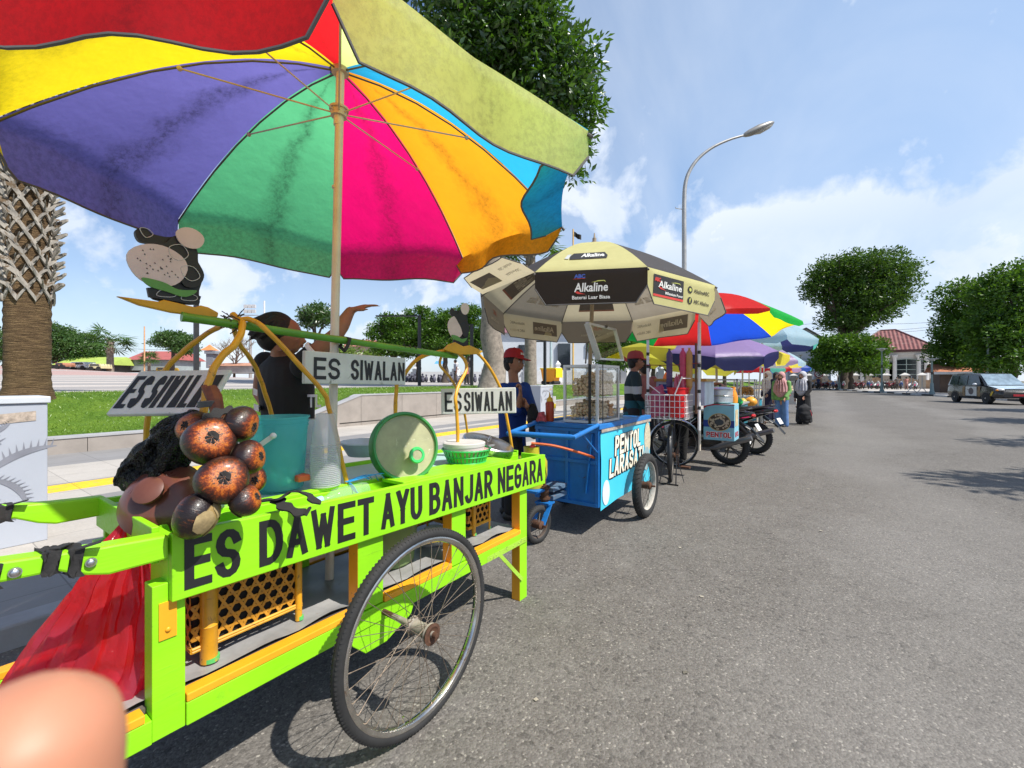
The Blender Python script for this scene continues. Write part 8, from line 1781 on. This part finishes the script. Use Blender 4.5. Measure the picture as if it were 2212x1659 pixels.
b=MB(); b.tube([A[0],r0],.14,6); b.tube([A[1],r1],.14,6); b.tube([r0,r1],.14,6); b.build('ridge_tiles',M_maroon,rf)
b=MB(); b.box((XH-e,yR-e,zE-.12),(XH-e+.08,yL+e,zE+.25)); b.build('fascia',M_maroon,hs,smooth=0)
b=MB(); b.box((XH-.25,yR-.2,zE-.55),(XH-.02,yL+.2,zE-.125)); b.build('cornice',mat('white_trim_paint',(.70,.69,.67),.7),hs,smooth=0)
for u in (1862,1916,1932,1984,2000):
    y=PX(u,800,XH).y; b=MB(); b.lathe([(.36,0),(.36,.25),(.27,.35),(.24,zE-1.2),(.30,zE-1.1),(.40,zE-.85),(.42,zE-.70)],(XH-.35,y,zB),14); b.build('column',mat('white_trim_paint',(.70,.69,.67),.7),hs)
for u in (1892,1958):
    y=PX(u,800,XH).y; house_window(hs,XH-.01,y,1.5,4.6,3.2)
# pale blue grey house at the left of the rain tree
XG=100; yl2=PX(1655,800,XG).y; yr2=PX(1795,800,XG).y; z2=PX(1740,745,XG).z; za2=PX(1740,708,XG).z; gh=thing('house','pale grey gabled house in shade left of the rain tree','house',(XG,(yl2+yr2)/2,.1)); Mgw=mat('pale_grey_house_wall',(.36,.40,.45),.85,var=.12,scale=.8)
b=MB(); b.box((XG,yr2,.1),(XG+9,yl2,z2)); ym=PX(1742,720,XG).y; b.prism([(yr2,z2+.002),(yl2,z2+.002),(ym,za2-.3)],(XG+.3,0,0),(0,1,0),(0,0,1),.3); b.build('wall',Mgw,gh,smooth=0)
b=MB(); b.add([(XG-.8,yr2-.8,z2-.2),(XG-.8,ym,za2),(XG+9,ym,za2),(XG+9,yr2-.8,z2-.2)],[(0,1,2,3)]); b.add([(XG-.8,yl2+.8,z2-.2),(XG-.8,ym,za2),(XG+9,ym,za2),(XG+9,yl2+.8,z2-.2)],[(3,2,1,0)]); b.build('roof',mat('grey_roof_sheet',(.16,.17,.19),.6,var=.2,scale=1),gh,smooth=0)
b=MB(); b.box((XG-.5,yr2,4.5),(XG,yl2,5.1)); b.build('balcony_band',mat('pale_blue_band',(.42,.47,.53),.8),gh,smooth=0); house_window(gh,XG-.01,PX(1736,795,XG).y,3.0-.2,4.5,1.9)
for u in (1700,1718,1757,1772): y=PX(u,800,XG).y; b=MB(); b.lathe([(.3,0),(.24,.3),(.24,4.3),(.34,4.4)],(XG-.6,y,.1),12); b.build('column',Mgw,gh)
# fence wall with pillars along the far pavement
XF=85.0; fn=thing('boundary_wall','low ochre boundary wall with white capped pillars in front of the house','wall',(XF,-8,.13)); y0f=PX(1700,800,XF).y; y1f=PX(2045,800,XF).y
b=MB(); n=44
for i in range(n):
    a=y1f+(y0f-y1f)*i/n; c=y1f+(y0f-y1f)*(i+1)/n; h=1.5+.28*sin((i+.5)*.8); b.box((XF,a,.1),(XF+.18,c,h))
b.build('panel',mat('ochre_plaster',(.42,.27,.16),.85,var=.3,scale=1.2,wear=(.55,.48,.38),wearamt=.08),fn,smooth=0)
for u in (1714,1748,1782,1815,1847,1877,1914,1955,1992,2030):
    y=PX(u,800,XF).y; b=MB(); b.box((XF-.12,y-.38,.1),(XF+.30,y+.38,2.0)); p_=b.build('pillar',mat('pale_pillar',(.42,.36,.29),.85,var=.25,scale=1.2),fn,smooth=0); b=MB(); b.rings([[(XF+.09+sx*r*.62,y+sy*r,z) for sx,sy in ((-1,-1),(1,-1),(1,1),(-1,1))] for r,z in ((.56,2.0),(.56,2.12),(.06,2.42))]); b.build('cap',mat('white_cap',(.66,.64,.60),.7),p_,smooth=0)
# tiled hut at the right
XT=58; ya,yc=PX(2030,800,XT).y,PX(2150,800,XT).y; ht=thing('hut','low brown hut with orange tiled roof behind the car','hut',(XT,(ya+yc)/2,.13)); zt0=PX(2080,797,XT).z; b=MB(); b.box((XT,yc,.1),(XT+4,ya,zt0-.3)); b.build('wall',mat('brown_boards',(.12,.085,.065),.85,var=.3,scale=2),ht,smooth=0)
b=MB(); b.add([(XT-.7,yc-.5,zt0-.28),(XT-.7,ya+.5,zt0-.28),(XT+2,ya+.5,zt0+.55),(XT+2,yc-.5,zt0+.55),(XT+4.6,ya+.5,zt0-.28),(XT+4.6,yc-.5,zt0-.28)],[(0,3,2,1),(3,5,4,2)]); b.build('roof',mat('orange_tiles',(.50,.20,.10),.8,var=.35,scale=3),ht,smooth=0); b=MB(); b.box((XT-.72,yc-.5,zt0-.5),(XT-.66,ya+.5,zt0-.26)); b.build('fascia',M_white,ht,smooth=0)
# white villa and wall behind the square
kv=60; vc=at(1262,kv); zV=tz(vc.x,vc.y); W=lambda u,v,k=kv:PD(u,v,k)
vl=thing('villa','white two storey villa with dark arched opening behind the square','house',(vc.x,vc.y,zV)); fx=rt; b=MB()
def slab(u0,v0,u1,v1,k,d,m,name,par,bev=0):
    b=MB(); p=W(u0,v1,k); w_=(W(u1,v1,k)-p).dot(rt); h_=PD(u0,v0,k).z-PD(u0,v1,k).z; b.prism([(0,0),(w_,0),(w_,h_),(0,h_)],p,rt,up,-d); return b.build(name,m,par,smooth=0)
slab(1080,718,1420,830,kv,8,mat('villa_white',(.56,.60,.64),.8,var=.08,scale=.6),'wall',vl); slab(1070,706,1430,718,kv-.5,9,mat('pink_eaves',(.42,.20,.24),.7),'eaves',vl); slab(1090,690,1410,706,kv,8,mat('dark_red_roof',(.20,.06,.07),.8),'roof',vl)
for u0,v0,u1,v1,nm in ((1205,742,1232,800,'arched_opening'),(1300,745,1325,790,'window'),(1270,735,1290,762,'window'),(1350,750,1375,790,'window'),(1120,745,1145,790,'window')):
    slab(u0,v0,u1,v1,kv-.35,.3,M_pane,nm,vl)
slab(1060,800,1420,803,kv-.6,.4,mat('villa_trim',(.66,.67,.68),.7),'balcony_rail',vl)
kf=52; wf=thing('white_wall','long white wall with lantern topped pillars behind the square','wall',gz(at(1180,kf)))
Mwf=mat('wall_white',(.62,.63,.64),.8,var=.1,scale=.8)
for i,(ua,uc) in enumerate(((820,900),(900,985),(985,1075),(1075,1138),(1138,1205),(1205,1275),(1275,1350),(1350,1430),(1430,1510))):
    slab(ua+3,803,uc-3,826,kf,.2,Mwf,'panel',wf); 
    b=MB(); c=W(uc,826,kf); c.z=PD(uc,828,kf).z; hh=PD(uc,797,kf).z-c.z; b.box(c-V((.35,.35,0)),c+V((.35,.35,hh))); p_=b.build('pillar',Mwf,wf,smooth=0); b=MB(); b.lathe([(.5,hh),(.5,hh+.12),(.3,hh+.2),(.42,hh+.55),(.02,hh+1.0)],c,4); b.build('lantern_cap',mat('villa_trim',(.66,.67,.68),.7),p_,smooth=0)
# buildings far across the square, left
def shed(label,u0,u1,v_e,v_r,v_b,k,wm,rm,name='hall',hip=6):
    p=at((u0+u1)/2,k); t=thing(name,label,'building',gz(p)); slab(u0,v_e,u1,v_b,k,6,wm,'wall',t); b=MB(); a=W(u0-4,v_e,k-.4); c=W(u1+4,v_e,k-.4); h=PD(u0,v_r,k).z-PD(u0,v_e,k).z; wd=(c-a).dot(rt); b.add([a,c,a+rt*(wd-hip*k/950)+fw*3.4+up*h,a+rt*(hip*k/950)+fw*3.4+up*h,c+fw*7,a+fw*7],[(0,1,2,3),(1,4,2),(0,3,5),(3,2,4,5)]); b.build('roof',rm,t,smooth=0); return t
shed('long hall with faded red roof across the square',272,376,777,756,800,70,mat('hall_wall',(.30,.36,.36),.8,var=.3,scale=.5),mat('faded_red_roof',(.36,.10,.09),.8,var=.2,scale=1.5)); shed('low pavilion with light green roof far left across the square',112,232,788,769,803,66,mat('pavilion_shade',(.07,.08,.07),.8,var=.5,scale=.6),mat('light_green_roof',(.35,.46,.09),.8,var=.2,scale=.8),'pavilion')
shed('brick red roofed building behind the sign on the square',742,800,748,730,790,72,mat('pale_brick',(.42,.34,.30),.8),mat('brick_roof',(.38,.15,.11),.8,var=.2),'hall'); shed('low terracotta roofed shop row right of the bare tree',452,560,790,782,806,64,mat('shop_front',(.42,.40,.38),.8,var=.6,scale=.5),mat('terracotta_roof',(.48,.24,.15),.8,var=.3,scale=2),'shop_row')
p=gz(at(451,68)); t=thing('lookout_tower','small grey tower with orange pyramid roof beyond the hoops','tower',p); slab(445,764,460,795,68,1.2,mat('tower_grey',(.22,.24,.27),.8),'shaft',t); slab(441,758,464,764,67.8,1.6,mat('tower_grey',(.22,.24,.27),.8),'gallery',t)
b=MB(); c=W(453,757,68.5); s=14*68/950; b.rings([[c+rt*sx*s*q+fw*sy*s*q*.8+up*z for sx,sy in ((-1,-1),(1,-1),(1,1),(-1,1))] for q,z in ((1,0),(.45,.45),(.05,.9))]); b.build('roof',mat('orange_roof',(.72,.24,.08),.7),t,smooth=0)
for i,(u,v,k,w_,h_,c,l) in enumerate(((352,797,60,30,11,(.85,.48,.02),'yellow kiosk van in front of the red roofed hall'),(168,796,62,34,12,(.62,.66,.66),'white minibus parked before the light green roof'),(205,798,60,26,10,(.66,.60,.34),'pale yellow stall awning right of the white minibus'),(128,800,60,18,8,(.45,.2,.12),'orange stall beside the thick palm trunk'))):
    p=gz(at(u,k)); t=thing('minibus' if i<2 else 'market_stall',l,'vehicle' if i<2 else 'stall',p); s=k/950; a=p-rt*w_*s/2; b=MB(); b.rings([[a+rt*x+fw*y+up*(z+.35) for x,z in ((0,.0),(w_*s,0),(w_*s,h_*s*.55),(w_*s*.88,h_*s),(w_*s*.08,h_*s),(0,h_*s*.8))] for y in (0,1.7)]); b.build('body',mat('van%d'%i,c,.4),t,smooth=0)
    b=MB(); b.prism([(w_*s*.1,h_*s*.55+.35),(w_*s*.86,h_*s*.55+.35),(w_*s*.8,h_*s*.9+.35),(w_*s*.12,h_*s*.9+.35)],a,rt,up,.02); b.build('window',M_pane,t,smooth=0)
    for q in (.2,.8): b=MB(); b.cyl(a+rt*w_*s*q+up*.3-fw*.05,a+rt*w_*s*q+up*.3+fw*.2,.32,14); b.build('wheel',M_tyre,t)
# ============================================================ things on the lawn and pavement
def cabinet(label,px,py,w,d,h,z=.112,relief=True):
    t=thing('utility_cabinet',label,'cabinet',(px+w/2,py+d/2,z),'white utility cabinets on the pavement'); Mc=mat('cabinet_white',(.40,.43,.49),.45,var=.06,scale=2,wear=(.42,.42,.43),wearamt=-.02,wscale=6); b=MB(); b.box((px,py,z),(px+w,py+d,z+h-.05)); b.build('body',Mc,t,smooth=0,bevel=.006); b=MB(); b.box((px-.015,py-.015,z+h-.048),(px+w+.015,py+d+.015,z+h)); b.build('lid',mat('cabinet_lid',(.55,.58,.62),.45,var=.05),t,smooth=0,bevel=.006)
    if not relief: return t
    b=MB(); Mo=mat('cabinet_ornament',(.22,.23,.27),.6,var=.2)
    def feather(cx,cz,ang,L,bend,wd,barbs):
        q=[V((cx,0,cz))]; a=ang
        for i in range(12): a+=bend/12; q.append(q[-1]+V((cos(a),0,sin(a)))*L/12)
        Lr=[];Rr=[]
        for i,p in enumerate(q):
            d=(q[min(i+1,12)]-q[max(i-1,0)]).normalized(); n=V((-d.z,0,d.x)); w0=wd*sin(PI*(i+.6)/13.2); Lr.append(p+n*w0); Rr.append(p-n*w0*.3)
            if barbs and 1<i<12: b.add([V((px+q_.x,py-.004,z+q_.z)) for q_ in (p+n*w0,p+n*(w0+L*.13)+d*L*.07,p+n*w0*1.0+d*L*.035)],[(0,1,2)])
        for i in range(12): b.add([V((px+q_.x,py-.0035,z+q_.z)) for q_ in (Lr[i],Lr[i+1],Rr[i+1],Rr[i])],[(0,1,2,3)])
    rr=random.Random(8)
    for (cx,cz,an,L,be,wd,br) in ((w-.55,.80,.3,.34,-.9,.02,1),(w-.30,.52,.9,.40,-.8,.035,1),(w-.30,.50,-.2,.30,-1.2,.03,1),(w-.62,.62,.1,.26,1.2,.03,0),(w-.60,.50,.6,.30,-1.6,.04,0),(w-.55,.36,.2,.34,-.8,.03,1),(w-.34,.36,-.3,.22,-1.2,.018,0),(w-.50,.24,.4,.36,-1.0,.03,1),(w-.30,.80,.2,.16,.9,.02,1),(w-.75,.70,1.2,.3,-1.6,.03,1),(w-.8,.40,.9,.3,1.5,.03,1)): feather(cx,cz,an,L,be,wd,br)
    b.build('ornament',Mo,t,smooth=0); b=MB(); b.add([(px+w-.26,py-.004,z+h-.19),(px+w-.06,py-.004,z+h-.175),(px+w-.06,py-.004,z+h-.105),(px+w-.24,py-.004,z+h-.12)],[(0,1,2,3)]); b.build('torn_sticker',mat('torn_sticker',(.46,.38,.31),.7,var=.5,scale=30),t,smooth=0); return t
c0=G(103,1166,.112); cabinet('white cabinet with grey feather ornament at the left edge',c0.x-.82,c0.y,.82,.42,1.07); c1=G(1196,893,.112); cabinet('white cabinet with scratched drawing behind the young man in blue',c1.x-.9,c1.y,.85,.5,1.02)
def bin_(label,u,k,s=1.0):
    p=gz(at(u,k)); t=thing('waste_bin',label,'waste bin',p,'yellow waste bins on the square'); My=mat('bin_orange',(.88,.33,.01),.5,var=.1); b=MB(); b.rings([[p+V((sx*.42*q*s,sy*.55*q*s,z*s)) for sx,sy in ((-1,-1),(1,-1),(1,1),(-1,1))] for q,z in ((.8,.18),(1,1.0))]); b.build('body',My,t,smooth=0,bevel=.02); b=MB(); b.box(p+V((-.46*s,-.62*s,1.002*s)),p+V((.46*s,.6*s,1.10*s))); b.box(p+V((-.44*s,-.66*s,.45*s)),p+V((.44*s,-.60*s,1.0*s))); b.build('lid',mat('bin_yellow',(.90,.62,.01),.45,var=.08),t,smooth=0,bevel=.02)
    for sy in (-.4,.4): b=MB(); b.cyl(p+V((-.42*s,sy*s,.12*s)),p+V((.42*s,sy*s,.12*s)),.12*s,12); b.build('wheel',M_tyre,t)
bin_('orange and yellow waste bin right of the grey palm trunk',1190,34,1.15); bin_('yellow waste bin beside the cart sign under the trees',807,40,1.1)
p=at(331,9.6); p.z=tz(p.x,p.y); t=thing('lawn_sign','low yellow notice board on metal legs in the lawn','sign',p); a,c=PD(306,905,9.6),PD(352,901,9.6)
b=MB(); b.bar(a,c,.22,.02,(.0,-.6,.8)); b.build('board',mat('notice_yellow',(.85,.60,.02),.5),t,smooth=0)
for q in (.15,.85): b=MB(); o=a.lerp(c,q); b.cyl(o,V((o.x,o.y,p.z-.05)),.012,8); b.build('leg',M_galv,t)
p=gz(at(1193,17)); t=thing('lawn_sign','small white and yellow post sign on the lawn near the blue cart','sign',p); b=MB(); c=PD(1193,868,17); b.bar(c-up*.25,c+up*.22,.28,.03,fw); b.build('board',mat('notice_white',(.62,.62,.58),.5),t,smooth=0); b=MB(); b.bar(c-up*.25-fw*.02,c-up*.08-fw*.02,.27,.03,fw); b.build('yellow_field',mat('notice_yellow',(.85,.60,.02),.5),t,smooth=0)
for q in (-.1,.1): b=MB(); b.cyl(c+rt*q-up*.25,c+rt*q-up*.55,.02,6); b.build('leg',M_galv,t)
# people sitting under the trees: too small to tell apart
b=MB()
for i in range(70):
    u=rnd(805,1050); k=rnd(47,51); p=gz(at(u,k)); s=rnd(.8,1.1); b.sph(p+up*.35*s,(.22*s,.2*s,.36*s),7,5); b.sph(p+up*.8*s,.12*s,6,4)
tag(b.build('seated_crowd',mat('mixed_clothes',(.12,.12,.16),.9,var=1.0,scale=1.2)),'crowd sitting in the shade under the spreading trees',kind='stuff')
b=MB(); p=at(952,48); b.add([W(938,786,48),W(966,786,48),W(960,780,49),W(942,780,49)],[(0,1,2,3)]); tag(b.build('tarpaulin',mat('sky_blue_tarp',(.10,.35,.75),.6),smooth=0),'sky blue tarpaulin above the seated crowd','tarpaulin')
# ------------------------------------------------------------ scooters parked along the boundary wall
far=[scooter('far scooter A',Mwht_,Mred_),scooter('far scooter B',Mblu_,Mblk),scooter('far scooter C',Mmar,Mblk),scooter('far scooter D',Mblk,Mwht_)]
lab=['white','blue','maroon','black']; us=[1752,1764,1776,1789,1800,1812,1825,1838,1851,1863,1876,1888,1899,1911,1922,1934,1946,1962,1978]
seen={}
for i,u in enumerate(us):
    q=(i*7+i//3)%4; p=PX(u,835,77.5+.6*(i%2)); ref='under the rain tree' if u<1860 else 'in front of the house windows'; seen[q,ref]=seen.get((q,ref),0)+1
    l='%s %s scooter parked by the boundary wall %s'%(['first','second','third','fourth','fifth'][seen[q,ref]-1],lab[q],ref)
    if far[q].get('used') is None and not seen.get(('f',q)): o=far[q]; seen['f',q]=1
    else: o=dup(far[q],(0,0,0))
    o.location=(p.x,p.y,.13); o.rotation_euler=(0,0,R_(165+12*sin(i*2.1))); o['label']=l; o['group']='scooters parked along the boundary wall'; o.scale=(1.1,1.1,1.1)
for i,(u,k,yaw,a,c,l,e) in enumerate(((1938,56,170,'grey_uniform','slate_trousers','man in grey uniform walking past the parked scooters',0),(1958,57,10,'rose_dress','rose_skirt','woman in rose clothes walking on the far pavement',0),(2020,46,90,'pale_shirt_far','jeans_far','man in pale shirt and dark cap standing left of the car',0),(2033,47,120,'black_top_far','black_trousers_far','person in black standing behind the car',0),(1768,60,200,'dark_blue_top','dark_trousers_far','person in dark blue beside the parked scooters under the tree',0))):
    cols={'grey_uniform':(.2,.17,.15),'slate_trousers':(.06,.05,.05),'rose_dress':(.45,.2,.17),'rose_skirt':(.4,.22,.19),'pale_shirt_far':(.5,.5,.52),'jeans_far':(.06,.09,.2),'black_top_far':(.03,.03,.03),'black_trousers_far':(.02,.02,.03),'dark_blue_top':(.03,.05,.14),'dark_trousers_far':(.02,.02,.02)}
    simple(l,u,k,R_(yaw),1.65,S_br,cloth(a,cols[a]),cloth(c,cols[c]),'people on the far pavement',z=.13,res=.03,stride=.1 if i<2 else 0)
# crowd barriers
def barrier(label,u,k):
    p=at(u,k); t=thing('crowd_barrier',label,'barrier',V((p.x,p.y,.13)),'grey barrier stands at the kerb'); b=MB(); o=V((p.x,p.y,.13))
    for s in (-1,1): b.cyl(o+rt*.5*s,o+up*.55,.03,6)
    b.cyl(o-rt*.55,o+rt*.55,.03,6); b.build('foot',M_galv,t); b=MB(); b.cyl(o+up*.5,o+up*1.6,.035,8); b.build('post',M_galv,t)
barrier('grey barrier stand at the kerb left of the lamp',1969,41); barrier('grey barrier stand at the kerb right beside the lamp',1992,41)
# small litter and leaves on the road
b=MB()
for i in range(60):
    x,y=rnd(1.5,14),rnd(-6,1.2); s=rnd(.006,.02); a=rnd(0,6); b.add([(x+s*cos(a+q*1.57)*rnd(.6,1.2),y+s*sin(a+q*1.57),.003+rnd(0,.004)) for q in range(4)],[(0,1,2,3)])
tag(b.build('road_litter',mat('litter_pale',(.42,.38,.30),.8,var=.9,scale=3),smooth=0,org=(5,0,0)),'scattered specks of litter and dry leaves on the asphalt',kind='stuff')
